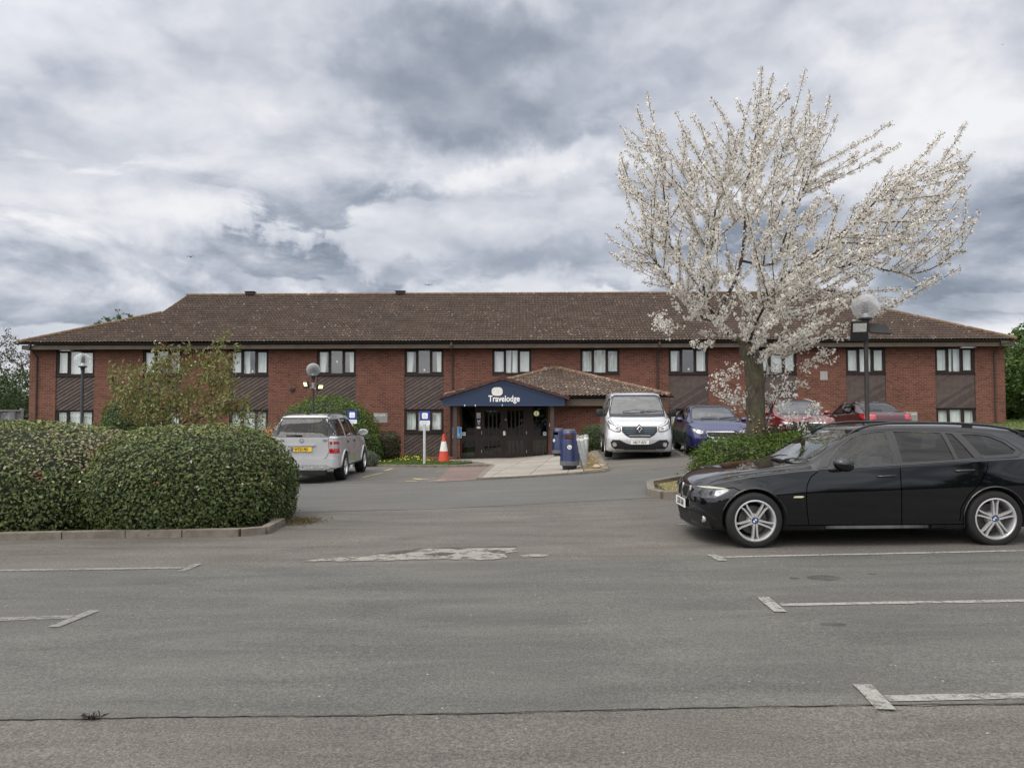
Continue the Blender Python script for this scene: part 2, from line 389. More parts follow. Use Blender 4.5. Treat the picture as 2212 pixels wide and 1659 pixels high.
def leafmat(name, stops, rough=.5, trans=.25, spec=.4):
    m = Mat(name); a = m.node('ShaderNodeAttribute', attribute_name='tint')
    c = m.ramp(a.outputs['Fac'], stops); m.col(c); m.set(Roughness=rough, Specular_IOR_Level=spec)
    tl = m.node('ShaderNodeBsdfTranslucent'); m.L.new(c, tl.inputs[0]); mx = m.node('ShaderNodeMixShader'); mx.inputs[0].default_value = trans
    out = m.N['Material Output']; m.L.new(m.b.outputs[0], mx.inputs[1]); m.L.new(tl.outputs[0], mx.inputs[2]); m.L.new(mx.outputs[0], out.inputs[0])
    return m.m

def worn(name, c1, c2, keep=.45, scale=22, edge=.08, amax=1.0, big=2.5):
    """a thin layer with real gaps worn through it"""
    m = Mat(name); c = m.mix(m.ramp(m.noise(40, 4, .7), [(.35, 0.0), (.65, 1.0)]), c1, c2); m.col(c).set(Roughness=.85, Specular_IOR_Level=.3)
    a = m.mth('ADD', m.mth('MULTIPLY', m.noise(scale, 6, .72), .7), m.mth('MULTIPLY', m.noise(big, 4, .6), .3))
    m.set(Alpha=m.ramp(a, [(keep-edge, 0.0), (keep+edge, amax)])); return m.m
def text_part(name, txt, size, mat, parent, loc, rot, extrude=.004, align='CENTER', xs=1.0, off=0.0, spacing=1.0, shear=0):
    cu = bpy.data.curves.new(name, 'FONT'); cu.body = txt; cu.size = size; cu.extrude = extrude; cu.align_x = align; cu.align_y = 'CENTER'
    cu.offset = off; cu.space_character = spacing; cu.shear = shear; cu.resolution_u = 4
    t = bpy.data.objects.new(name+'_tmp', cu); COL.objects.link(t)
    dg = bpy.context.evaluated_depsgraph_get(); me = bpy.data.meshes.new_from_object(t.evaluated_get(dg))
    bpy.data.objects.remove(t); bpy.data.curves.remove(cu)
    me.transform(Matrix.Diagonal((xs, 1, 1, 1))); me.materials.clear(); me.name = name
    o = link(name, me, mat, parent); o.location = loc; o.rotation_euler = rot; return o

def leaves(name, P, Nrm, size, mat, parent=None, tint=None, aspect=.55, fold=.25, jitter=.7, seed=3, kind=None, droop=0):
    """one mesh of folded leaf quads at points P, roughly facing Nrm"""
    r = np.random.default_rng(seed); n = len(P); P = np.asarray(P, float)
    Nn = np.asarray(Nrm, float) + r.normal(0, jitter, (n, 3)); Nn /= np.linalg.norm(Nn, axis=1, keepdims=True)+1e-9
    a = r.normal(0, 1, (n, 3)); a[:, 2] -= droop; T = a-(a*Nn).sum(1, keepdims=True)*Nn; T /= np.linalg.norm(T, axis=1, keepdims=True)+1e-9
    B = np.cross(Nn, T); s = (np.asarray(size)*r.uniform(.65, 1.3, n))[:, None] if not hasattr(size, '__len__') else np.asarray(size)[:, None]
    v = np.empty((n, 4, 3)); v[:, 0] = P-T*s*.5; v[:, 1] = P+B*s*aspect*.5+Nn*s*fold*.5; v[:, 2] = P+T*s*.5; v[:, 3] = P-B*s*aspect*.5+Nn*s*fold*.5
    me = bpy.data.meshes.new(name); me.vertices.add(n*4); me.vertices.foreach_set('co', v.reshape(-1))
    b = np.arange(n)*4; tri = np.stack([b, b+1, b+2, b, b+2, b+3], 1).reshape(-1)
    me.loops.add(n*6); me.loops.foreach_set('vertex_index', tri); me.polygons.add(n*2)
    me.polygons.foreach_set('loop_start', np.arange(n*2)*3); me.polygons.foreach_set('loop_total', np.full(n*2, 3))
    me.update(calc_edges=True)
    if tint is None: tint = r.uniform(0, 1, n)
    at_ = me.attributes.new('tint', 'FLOAT', 'POINT'); at_.data.foreach_set('value', np.repeat(np.clip(tint, 0, 1), 4))
    o = link(name, me, mat, parent)
    if kind: o['kind'] = kind
    return o
# ------------------------------------------------------------------ shared materials
m_ground = tarmac('old_tarmac', (.114, .105, .094), (.092, .085, .076), .5, .45)
m_road = tarmac('grey_asphalt', (.100, .098, .089), (.084, .082, .075), .42, .42)
m_road2 = tarmac('smooth_asphalt', (.106, .105, .098), (.095, .094, .088), .30, .25)
m_bay = tarmac('bay_tarmac', (.100, .092, .081), (.118, .108, .095), .4, .4)
m_bayl = tarmac('dark_bay_tarmac', (.092, .087, .080), (.112, .106, .096), .4, .4)
m_red = tarmac('red_tarmac', (.165, .118, .102), (.135, .100, .090), .55, .3)
m_white = None
m_line = worn('worn_white_paint', (.30, .292, .272), (.21, .205, .19), .43)
m_line2 = worn('faint_white_paint', (.27, .265, .25), (.21, .205, .195), .45, amax=.75)
m_yel = worn('worn_yellow_paint', (.48, .40, .20), (.36, .30, .16), .43)
m_conc = simple('kerb_concrete', (.158, .138, .112), .9, .28, 7, bump=.4)
m_brick = brick('red_brick', (.160, .062, .043), (.074, .029, .022), (.200, .132, .102))
m_brick2 = brick('porch_brick', (.165, .058, .039), (.085, .030, .022), (.205, .140, .108))
m_tile = tiles('brown_roof_tiles', (.043, .029, .022), (.058, .039, .029), (.078, .052, .039), .632)
m_tile2 = tiles('porch_roof_tiles', (.068, .047, .035), (.088, .061, .046), (.12, .085, .064), .575)
m_ridge = tiles('ridge_tiles', (.13, .080, .050), (.12, .066, .046), (.10, .056, .042), .60, moss=(.13, .10, .04))
m_fascia = simple('brown_fascia', (.088, .064, .046), .7, .25, 2.5)
m_gutter = simple('black_gutter', (.018, .018, .020), .4, .2, 3)
m_pipe = simple('brown_downpipe', (.055, .040, .034), .45, .2, 3)
m_frame = simple('dark_brown_frame', (.026, .017, .015), .6, .2, 3, Specular_IOR_Level=.3)
m_clad = simple('stained_cladding', (.054, .034, .028), .62, .35, 5, bump=.25, bscale=40)
m_clad2 = simple('stained_cladding_light', (.068, .044, .036), .6, .35, 5)
m_clad3 = simple('stained_cladding_dark', (.044, .027, .023), .6, .3, 5)
m_room = simple('room_wall', (.21, .225, .24), .9, .2, 1)
m_dark = simple('dark_interior', (.02, .022, .02), .9, .2, 1)
m_curt = simple('net_curtain', (.84, .87, .86), .85, .08, 4)
m_glassw = glass('window_glass', (.94, .97, .95), .08)
m_glassd = glass('door_glass', (.36, .40, .36), .02)
m_paper = simple('white_paper', (.75, .76, .74), .7, .05)
m_galv = simple('galvanised_steel', (.36, .37, .37), .5, .3, 12, metal=.45)
m_blk = simple('black_plastic', (.016, .016, .017), .45, .2, 8)
m_navy = simple('navy_sign_paint', (.011, .026, .068), .5, .08, 1)
m_wht = simple('white_gloss', (.80, .80, .78), .35, .05, 3)
m_soil = simple('dry_soil', (.25, .195, .125), .95, .35, 5, bump=.8, bscale=25)

# ------------------------------------------------------------------ ground sheets
def ground():
    xs = [-600, -300, -150, -90, -60, -42, -32]+[-26+.5*i for i in range(105)]+[32, 42, 60, 90, 150, 300, 600]
    ys = [-300, -120, -60, -30, -15, -8, -4, -2, -1]+[.5*i for i in range(0, 77)]+[42, 48, 56, 70, 100, 160, 300, 900]
    V = []
    for y in ys:
        for x in xs: V.append((x, y, G(x, y)))
    n = len(xs); Fc = [(j*n+i, j*n+i+1, (j+1)*n+i+1, (j+1)*n+i) for j in range(len(ys)-1) for i in range(n-1)]
    me = bpy.data.meshes.new('ground'); me.from_pydata(V, [], Fc); me.update()
    m = Mat('ground_surface')   # tarmac on the car park, grass and field beyond it
    o = link('ground', me, m_ground); o['kind'] = 'structure'
ground()
def g2(u, v): p = gnd(u, v); return (p.x, p.y)
A = g2
# newer grey asphalt band in the foreground
sheet('asphalt_strip', wob([A(-120, 1236), A(390, 1230), A(1000, 1214), A(1545, 1203), A(2320, 1187), A(2320, 1518), A(1586, 1529), A(1070, 1541), A(356, 1550), A(-120, 1557)], .02, .2, 3), .004, m_road)
road_poly = [A(560, 1046), A(644, 1044.6), A(941, 1042.6), A(1035, 1037), A(1311, 1020), A(1503, 1012), (9, 19.4), (26, 21.0), (26, 15.9), A(1700, 1052), A(1413, 1075), A(1189, 1087), A(929, 1100), A(644, 1107), A(300, 1112), (-26, 12.6), (-26, 17.3)]
sheet('road', road_poly, .004, m_road2)
# car-park bays right and left of the entrance
sheet('parking_bay_tarmac', [A(1308, 1019), A(1503, 1011), (9, 19.5), (26, 21.1), (26, 30), (9.5, 29.2), (5.6, 28.2), (3.2, 27.6), A(1273, 956)], .003, m_bay)
k0 = A(1065, 1007.5); k1 = A(941, 1009.5); k2 = A(788, 1007)
sheet('left_bay_tarmac', [A(644, 1044), A(941, 1042), k1, k2, (-8, 23.6), (-26, 25), (-26, 17.4)], .0035, m_bayl)
sheet('red_tarmac_patch', wob([A(939, 1042), A(1034, 1036.5), A(1064, 1008), A(975, 1010)], .02, .3, 5), .008, m_red)
# pale worn patch
pale = [(657, 1213), (720, 1206), (790, 1203), (830, 1197), (872, 1196), (915, 1186), (1010, 1185), (1115, 1184), (1117, 1192), (1088, 1197), (1095, 1206), (1060, 1210), (1036, 1211), (960, 1208), (860, 1211), (760, 1213)]
m_pale = worn('worn_pale_tarmac', (.33, .31, .28), (.20, .188, .17), .455, 7, .05, .88, 3)
sheet('worn_tarmac', wob([A(*p) for p in pale], .03, .12, 6), .008, m_pale, h=.25)
sheet('worn_tarmac', wob([A(*p) for p in [(1120, 1201), (1150, 1198), (1186, 1199), (1182, 1203), (1130, 1205)]], .02, .1, 8), .008, m_pale, h=.25)
m_dk = worn('dark_worn_tarmac', (.085, .076, .066), (.065, .058, .05), .44, 10, .08, .85, 4)
for p, s in (([(775, 1200), (830, 1196), (900, 1186), (1020, 1182), (1115, 1181), (1117, 1184), (1010, 1185.5), (915, 1187), (872, 1196.5), (830, 1198)], 1), ([(912, 1199), (945, 1195), (985, 1196), (975, 1200), (930, 1201)], 2), ([(1050, 1191), (1075, 1189), (1095, 1193), (1088, 1197), (1066, 1196)], 3)):
    sheet('worn_tarmac', wob([A(*q) for q in p], .02, .1, s), .012, m_dk, h=.25)
m_stain = worn('oil_stained_tarmac', (.075, .072, .065), (.06, .058, .052), .47, 5, .16, .6, 3)
for (u, v, a, b) in ((1780, 1249, .16, .12), (1885, 1241, .05, .03), (1716, 1250, .05, .04), (1800, 1350, .10, .05)):
    c = A(u, v); sheet('oil_stain', wob([(c[0]+a*math.cos(t*.5236), c[1]+b*math.sin(t*.5236)) for t in range(12)], .012, .05, int(u)), .008, m_stain, h=.25)
# crack between the two surfaces
mbc = [A(u, v) for u, v in ((-60, 1556), (150, 1554), (356, 1550), (700, 1547), (1070, 1541), (1330, 1534), (1586, 1529), (1900, 1524), (2280, 1520))]
cr_pts = []
for a, b in zip(mbc, mbc[1:]):
    a, b = Vector(a), Vector(b); n = int((b-a).length/.05)
    for k in range(n): cr_pts.append(a.lerp(b, k/n)+Vector((0, random.uniform(-.006, .006))))
mb = MB(); w = [random.uniform(.0015, .0055)*(1 if random.random() > .08 else 2) for _ in cr_pts]
V = []
for p, ww in zip(cr_pts, w): V += [(p.x, p.y-ww, G(p.x, p.y)+.007), (p.x, p.y+ww, G(p.x, p.y)+.007)]
mb.add(V, [(2*i, 2*i+2, 2*i+3, 2*i+1) for i in range(len(cr_pts)-1)])
tag(mb.build('ground_crack', m_blk and simple('crack_shadow', (.05, .047, .042), .95)), kind='structure')
# white bay lines
def marking(pts, w, mat=None, off=.009, nm='bay_line'):
    for i, (p, q) in enumerate(zip(pts, pts[1:])):
        sheet(nm, wob(line_poly(A(*p), A(*q), w), .004, .15, i+int(p[0])), off, mat or m_line, h=.5)
marking([(-150, 1235.5), (395, 1227.5)], .09, m_line2); marking([(428, 1219.5), (392, 1236)], .085, m_line2, .0125)
marking([(-150, 1344), (155, 1334)], .10, m_line2); marking([(205, 1321), (115, 1357)], .09, m_line2, .0125)
marking([(1548, 1205), (2300, 1188.5)], .075); marking([(1536, 1199.5), (1561, 1213)], .10, off=.0125)
marking([(1686, 1308), (2300, 1297.5)], .075); marking([(1648, 1292), (1686, 1324)], .10, off=.0125)
marking([(1914, 1511), (2300, 1503)], .085); marking([(1862, 1481.5), (1914, 1536)], .105, off=.0125)
marking([(1466, 1133.5), (1483, 1133.5)], .06); marking([(1446, 966), (1475, 984.5)], .10); marking([(1456, 986), (1496, 985.6)], .09, off=.0125)
marking([(829, 1018), (848, 1012.5)], .12, m_yel, .0105); marking([(640, 1049), (764, 1041)], .06, m_line2, .0105)
for p in (((782, 1032), (826, 1022)), ((893, 1034), (910, 1037)), ((896, 1034.5), (925, 1036)), ((925, 1040), (962, 1036.5)), ((876, 1040), (900, 1040))): marking(list(p), .09, m_yel, .0105)

# paving slabs in front of the entrance
pav_poly = [A(1035, 1036), A(1150, 1030.5), A(1260, 1022.5), (1.95, 21.0), (1.62, 24.5), (1.62, 29.75), (-2.35, 29.75), (-2.5, 27.4), (-1.2, 26.3), k0]
def slabmat():
    m = Mat('paving_slabs'); t = m.node('ShaderNodeTexBrick'); mp = m.node('ShaderNodeMapping'); mp.inputs['Rotation'].default_value = (0, 0, .12)
    m.L.new(m.obj, mp.inputs[0]); m.L.new(mp.outputs[0], t.inputs['Vector']); t.offset = .0
    for k, v in (('Scale', 1), ('Mortar Size', .012), ('Brick Width', .9), ('Row Height', .62), ('Bias', 0)): t.inputs[k].default_value = v
    t.inputs['Color1'].default_value = (.215, .192, .160, 1); t.inputs['Color2'].default_value = (.285, .266, .232, 1); t.inputs['Mortar'].default_value = (.10, .085, .065, 1)
    c = m.mix(.5, t.outputs[0], m.ramp(m.noise(2, 5, .65), [(.3, .7), (.7, 1.3)]), 'MULTIPLY'); m.col(c).set(Roughness=.9); m.bump(t.outputs[1], -.4, .01); return m.m
m_slab = slabmat()
sheet('pavement', pav_poly, .05, m_slab)
def kerb(name, path, w, h, mat=m_conc, seg=.9, closed=False, off=0):
    """a run of kerb stones along a ground path"""
    mb = MB(); P = [Vector(p) for p in path]
    for a, b in zip(P, P[1:]):
        L = (b-a).length; n = max(1, round(L/seg)); d = (b-a)/L; nn = Vector((-d.y, d.x))*w/2
        for k in range(n):
            p = a+d*(L*k/n+.006); q = a+d*(L*(k+1)/n-.006)
            vs = []
            for (c, s) in ((p, -1), (q, -1), (q, 1), (p, 1)):
                e = c+nn*s; vs.append((e.x, e.y, G(e.x, e.y)-.08+off))
            for (c, s) in ((p, -1), (q, -1), (q, 1), (p, 1)):
                e = c+nn*s; vs.append((e.x, e.y, G(e.x, e.y)+h+off+random.uniform(-.003, .003)))
            mb.add(vs, [(0, 3, 2, 1), (4, 5, 6, 7), (0, 1, 5, 4), (1, 2, 6, 5), (2, 3, 7, 6), (3, 0, 4, 7)])
    o = mb.build(name, mat, bevel=.008); o['kind'] = 'structure'; return o
kerb('kerb', [A(1035, 1036.5), A(1066, 1007.5)], .14, .055); kerb('kerb', [(-25, 25.1), (-8, 23.65), k2, k1, k0], .12, .07)
kerb('kerb', [A(1035, 1037), A(1150, 1031), A(1308, 1020)], .10, .052, seg=.6)
kerb('kerb', [A(1308, 1019), A(1273, 956), (2.95, 28.0)], .15, .08)
kerb('kerb', [(3.0, 28.0), (9.5, 29.6), (25, 30.4)], .12, .09)
kerb('kerb', [A(1311, 1020), A(1503, 1012), (9, 19.4)], .06, .012, seg=1.2)
# soil strip with straw between the slabs and the kerb
sheet('soil_strip', [(1.60, 27.8), (1.97, 21.0), A(1262, 1021), A(1304, 1017), A(1271, 957), (2.85, 27.9)], .045, m_soil)

# ------------------------------------------------------------------ hotel
TH = rad(.75); BO = Vector((0, 33.7, 0)); BX = Vector((math.cos(TH), -math.sin(TH), 0)); BY = Vector((math.sin(TH), math.cos(TH), 0))
def bl(u, v, by=0):
    d = ray(u, v); o = Vector((0, 0, CZ)); t = (by-(o-BO).dot(BY))/d.dot(BY); p = o+d*t-BO
    return (p.dot(BX), p.z)
hotel = thing('hotel', 'long two-storey red brick roadside hotel with brown tiled roof and navy porch gable', 'building', BO, -TH)
XL, XR = -21.35, 21.45; ZT = 4.37; PITCHR = .5; EZ, EY = 4.66, -.6; RT = 5.85
bx0 = bl(121, 780)[0]; bx10 = bl(2020, 780)[0]; PIT = (bx10-bx0)/10; SW = 1.72
strips = [bx0+PIT*i for i in range(11)]
Z1, Z2, Z3 = 3.25, 1.74, .72
mb = MB(); xs = [XL]+[x for s in strips for x in (s, s+SW)]+[XR]
for i in range(0, len(xs), 2): mb.box(xs[i], xs[i+1], 0, .3, -1.2, ZT)
for i in (5, 6): mb.box(strips[i], strips[i]+SW, .002, .29, 1.2, Z1-.03)
for i in (5, 6): mb.box(strips[i], strips[i]+SW, .002, .29, -1, 1.198)
mb.box(XL, XL+.3, .302, 10.4, -1.2, ZT); mb.box(XR-.3, XR, .302, 10.4, -1.2, ZT); mb.box(XL+.302, XR-.302, 10.1, 10.4, -1.2, ZT)
mb.build('wall', m_brick, hotel)
mb = MB(); mb.box(XL+.31, XR-.31, 1.5, 1.6, -1, 4.3); mb.box(XL+.31, XR-.31, .31, 1.49, 4.28, 4.36); mb.box(XL+.31, XR-.31, .31, 1.49, 1.55, 1.7); mb.build('interior_wall', m_room, hotel)

def tile_field(x0, x1, tmax, xl, xr, g=.25, per=.15, amp=.034, seg=5):
    V = []; Fc = []; n = int((x1-x0)/per*seg)+1; xsl = [x0+(x1-x0)*i/n for i in range(n+1)]; rows = int(tmax/g+.999)
    base = 0
    for r in range(rows):
        for (t, lift) in ((r*g, .034), (min((r+1)*g, tmax), .004)):
            a, b = xl(t), xr(t)
            for x in xsl:
                xc = min(max(x, a), b); ph = 2*math.pi*(x+(.0))/per
                V.append((xc, t, lift+amp*(.5+.5*math.cos(ph))**1.3+.004*math.sin(x*1.7+r)))
    m = n+1
    for r in range(2*rows-1):
        for i in range(n):
            a = r*m+i
            if abs(V[a][0]-V[a+1][0]) < 1e-6 and abs(V[a+m][0]-V[a+m+1][0]) < 1e-6: continue
            Fc.append((a, a+1, a+m+1, a+m))
    # front riser of the first row
    return V, Fc
def roof_mesh(name, V, Fc, f, mat, parent):
    me = bpy.data.meshes.new(name); me.from_pydata([f(*v) for v in V], [], Fc); me.update()
    return link(name, me, mat, parent, 0)
RLX, RRX = -21.5, 21.62
def xl(t): return RLX+(t/3.42)*(-16.83-RLX) if t < 3.42 else -16.83+(t-3.42)/(RT-3.42)*.2
def xr(t): return RRX+(t/3.6)*(17.45-RRX) if t < 3.6 else 17.45+(t-3.6)/(RT-3.6)*.1
V, Fc = tile_field(RLX, RRX, RT, xl, xr)
roof_mesh('roof', V, Fc, lambda x, t, h: (x, EY+t-h*.447, EZ+t*PITCHR+h*.894), m_tile, hotel)
RZ = EZ+RT*PITCHR; YR = EY+RT
mb = MB()   # rear slope and the two hipped ends
BYE = YR+RT
mb.add([(RLX, BYE, EZ), (RRX, BYE, EZ), (17.5, YR, RZ), (-16.65, YR, RZ)], [(0, 1, 2, 3)])
for s, X0, X1, t in ((1, RLX, -16.83, 3.42), (-1, RRX, 17.45, 3.6)):
    z = EZ+t*PITCHR
    mb.add([(X0, EY, EZ), (X1, EY+t, z), (X1, BYE-t, z), (X0, BYE, EZ)], [(0, 1, 2, 3)])
    mb.add([(X1, EY+t, z), (X1+.05*s, YR, RZ-.03), (X1, BYE-t, z)], [(0, 1, 2)])
mb.build('roof_end', m_tile, hotel)
mb = MB()
def ridge_run(mb, a, b, r=.105, seg=.42):
    a, b = Vector(a), Vector(b); L = (b-a).length; n = max(1, int(L/seg)); d = (b-a)/L
    for k in range(n):
        p, q = a+d*(L*k/n), a+d*(L*(k+1)/n); mb.tube([p, q-d*.012], [r*1.04, r*.97], 10)
ridge_run(mb, (-16.7, YR, RZ), (17.6, YR, RZ)); mb.build('ridge_tiles', m_ridge, hotel, 40)
for X0, X1, X2, t in ((RLX, -16.83, -16.65, 3.42), (RRX, 17.45, 17.55, 3.6)):
    mb = MB(); z = EZ+t*PITCHR
    ridge_run(mb, (X0, EY, EZ+.02), (X1, EY+t, z+.02), .10); mb.tube([(X1, EY+t, z), (X2, YR, RZ)], .05, 8); mb.build('hip_tiles', m_ridge, hotel, 40)
for u in (541, 865, 1792):
    x = bl(u, 637, YR)[0]; mb = MB(); mb.box(x-.22, x+.22, YR-.16, YR+.16, RZ+.02, RZ+.16); mb.box(x-.26, x+.26, YR-.2, YR+.2, RZ+.165, RZ+.19); mb.build('ridge_vent', m_frame, hotel)
mb = MB(); mb.box(RLX+.12, RRX-.1, -.52, -.48, 4.37, 4.55); mb.box(RLX+.12, RLX+.15, -.478, 10.9, 4.37, 4.55); mb.box(RRX-.13, RRX-.1, -.478, 10.9, 4.37, 4.55); mb.build('fascia', m_fascia, hotel)
mb = MB(); mb.box(RLX+.16, RRX-.14, -.475, -.002, 4.375, 4.395); mb.build('soffit', m_frame, hotel)
def gutter(mb, x0, x1, y, z, r=.06):
    n = 8; sag = lambda x: .035*math.exp(-((x+14.2)/2.2)**2)
    xs_ = [x0+(x1-x0)*i/60 for i in range(61)]; V = []
    for x in xs_:
        for k in range(n+1):
            a = math.pi*k/n; V.append((x, y-r*math.cos(a), z-r*math.sin(a)-sag(x)))
    m = n+1; mb.add(V, [(i*m+k, (i+1)*m+k, (i+1)*m+k+1, i*m+k+1) for i in range(60) for k in range(n)])
    for V0 in (V[:m], V[-m:]): mb.add(V0, [tuple(range(m))])
mb = MB(); gutter(mb, RLX-.12, RRX+.12, -.585, 4.64); mb.build('gutter', m_gutter, hotel, 60)
def downpipe(u, zb):
    x = bl(u, 800)[0]; mb = MB(); mb.tube([(x, -.585, 4.58), (x, -.585, 4.40), (x, -.10, 4.14), (x, -.06, 4.05), (x, -.06, zb)], .036, 10)
    for z in (3.9, 2.9, 1.9, .9):
        if z > zb: mb.cyl((x, -.06, z), (x, -.06, z+.06), .045, n=10)
    mb.box(x-.045, x+.045, -.63, -.53, 4.47, 4.6)
    mb.build('downpipe', m_pipe, hotel, 40)
downpipe(81, -1); downpipe(977.5, 2.35); downpipe(1420, -.2); downpipe(2147, -.2)

# windows: three lights; the curtain style says what the room behind shows
def win_frame(h):
    mb = MB(); W = SW; t = .055; y0, y1 = .045, .115
    mb.box(0, W, y0, y1, 0, t+.02); mb.box(0, W, y0, y1, h-t, h); mb.box(0, t, y0, y1, t+.02, h-t); mb.box(W-t, W, y0, y1, t+.02, h-t)
    e1, e2 = W*.335, W*.665
    for e in (e1, e2): mb.box(e-.035, e+.035, y0-.002, y1, t+.02, h-t)
    for a, b in ((t, e1-.035), (e2+.035, W-t)):      # opening casements stand proud
        s = .045; z0, z1 = t+.02, h-t
        mb.box(a, b, y0-.018, y1-.03, z0, z0+s); mb.box(a, b, y0-.018, y1-.03, z1-s, z1); mb.box(a, a+s, y0-.018, y1-.03, z0+s, z1-s); mb.box(b-s, b, y0-.018, y1-.03, z0+s, z1-s)
    mb.box(-.01, W+.01, -.035, .13, -.035, 0)       # sill
    me = mb.mesh('window'); bm = bmesh.new(); bm.from_mesh(me); bmesh.ops.recalc_face_normals(bm, faces=bm.faces); bm.to_mesh(me); bm.free(); me.materials.append(m_frame); return me
def pane_mesh(h):
    mb = MB(); W = SW
    for a, b in ((.10, W*.335-.08), (W*.335+.035, W*.665-.035), (W*.665+.08, W-.10)): mb.add([(a, .08, .075), (b, .08, .075), (b, .08, h-.055), (a, .08, h-.055)], [(0, 1, 2, 3)])
    me = mb.mesh('pane'); me.materials.append(m_glassw); return me
def curtain_mesh(h, spans, seed):
    r = random.Random(seed); mb = MB()
    for (a, b, gather) in spans:
        n = max(6, int((b-a)/.02)); V = []
        f1, f2, p = r.uniform(30, 42)*gather, r.uniform(55, 75)*gather, r.uniform(0, 6)
        for k in range(9):
            z = .03+(h-.06)*k/8
            for i in range(n+1):
                x = a+(b-a)*i/n; q = x+.02*math.sin(k*.6+p)*(1-k/8)
                V.append((a+(q-a)*(1-.10*(1-k/8)*(gather > 1.2)), .20+.022*math.sin(f1*q+p)+.010*math.sin(f2*q+2*p), z))
        m = n+1; mb.add(V, [(k*m+i, k*m+i+1, (k+1)*m+i+1, (k+1)*m+i) for k in range(8) for i in range(n)])
    me = mb.mesh('curtain'); me.materials.append(m_curt); shade(me, 180); return me
H1, H2 = ZT-Z1-.01, Z2-Z3-.02
fm = {0: (win_frame(H1), pane_mesh(H1)), 1: (win_frame(H2), pane_mesh(H2))}
styles = {'full': [(.06, .58, 1), (.58, 1.12, 1.1), (1.12, 1.66, .9)], 'ends': [(.06, .38, 1.4), (1.40, 1.66, 1.4)], 'left': [(.06, .56, 1.2), (1.50, 1.66, 1.5)], 'open1': [(.06, .60, 1.1), (.62, .85, 1.5), (1.10, 1.66, 1)],
          'gap': [(.06, .82, 1), (.90, 1.66, 1)], 'right': [(.06, .44, 1.5), (1.13, 1.66, 1.1)]}
cm = {(lv, k): [curtain_mesh(H1 if lv == 0 else H2, [q], len(k)*3+lv+j*5+ord(k[0])) for j, q in enumerate(s)] for lv in (0, 1) for k, s in styles.items()}
mb = MB(); mb.box(0, .075, .083, .086, 0, .085); stm = mb.mesh('notice'); stm.materials.append(m_paper)
up = ['full', 'left', 'open1', 'ends', 'ends', 'gap', 'full', 'right', 'full', 'full', 'gap']
lo = ['full', 'full', 'full', 'full', 'full', None, None, 'gap', 'full', 'full', 'full']
stick = {2: (.95, .13), 3: (.83, .55), 4: (.83, .17), 5: (.87, .12), 6: (.86, .55), 7: (.85, .17), 9: (.9, .12), 10: (.87, .15)}
def put(name, me, parent, loc):
    o = bpy.data.objects.new(name, me); COL.objects.link(o); o.parent = parent; o.location = loc; return o
for i, x in enumerate(strips):
    for lv, st in ((0, up[i]), (1, lo[i])):
        if st is None: continue
        z = (Z1, Z3)[lv]
        w = put('window', fm[lv][0], hotel, (x, 0, z)); put('pane', fm[lv][1], w, (0, 0, 0)); [put('curtain', q, w, (0, 0, 0)) for q in cm[(lv, st)]]
        if lv == 0 and i in stick: put('notice', stm, w, (stick[i][0], 0, stick[i][1]))
x, w = strips[3], strips[3]
mb = MB(); mb.sphere((x+1.38, 1.2, 4.16), .17, sz=.35); mb.build('ceiling_lamp', emit('warm_lamp', (1, .72, .42), 2.2), hotel, 180)
# diagonal boarding between the windows
def clip_half(poly, n, c, keep_ge=True):
    out = []
    for i in range(len(poly)):
        p, q = poly[i], poly[(i+1) % len(poly)]; a = p[0]*n[0]+p[1]*n[1]-c; b = q[0]*n[0]+q[1]*n[1]-c
        if not keep_ge: a, b = -a, -b
        if a >= 0: out.append(p)
        if (a >= 0) != (b >= 0): t = a/(a-b); out.append((p[0]+(q[0]-p[0])*t, p[1]+(q[1]-p[1])*t))
    return out
def clad_mesh(h, seed=0):
    W = SW; mb = MB(); ang = rad(31+seed); n = (-math.sin(ang), math.cos(ang)); pit = .135; r = random.Random(seed)
    lo_, hi = -W*math.sin(ang), h; k = math.floor(lo_/pit)
    while k*pit < hi:
        c0, c1 = k*pit, (k+1)*pit; P = clip_half([(0, 0), (W, 0), (W, h), (0, h)], n, c0); P = clip_half(P, n, c1, False) if P else []
        if len(P) > 2:
            y = lambda p: .045-.030*(1-(p[0]*n[0]+p[1]*n[1]-c0)/pit)
            mb.cur = r.choice((0, 1, 1, 2)); mb.add([(p[0], y(p), p[1]) for p in P], [tuple(range(len(P)))])
            e = [p for p in P if abs(p[0]*n[0]+p[1]*n[1]-c0) < 1e-6]
            mb.cur = 0
            if len(e) == 2: mb.add([(e[0][0], .015, e[0][1]), (e[1][0], .015, e[1][1]), (e[1][0], .05, e[1][1]), (e[0][0], .05, e[0][1])], [(0, 1, 2, 3)])
        k += 1
    mb.box(0, W, .051, .06, 0, h); mb.box(-.0, .02, .01, .049, 0, h); mb.box(W-.02, W, .01, .049, 0, h)
    me = mb.mesh('cladding_panel'); 
    for q in (m_clad, m_clad2, m_clad3): me.materials.append(q)
    me.polygons.foreach_set('material_index', mb.m); return me
c1, c2 = clad_mesh(Z1-.04-Z2), clad_mesh(1.3, 2)
for i, x in enumerate(strips):
    if i in (5, 6): continue
    put('cladding_panel', c1, hotel, (x, 0, Z2)); put('cladding_panel', c2, hotel, (x, 0, Z3-.035-1.3))
    mb = MB(); mb.box(x, x+SW, -.012, .05, Z2-.03, Z2-.001); mb.build('drip_board', m_frame, hotel)
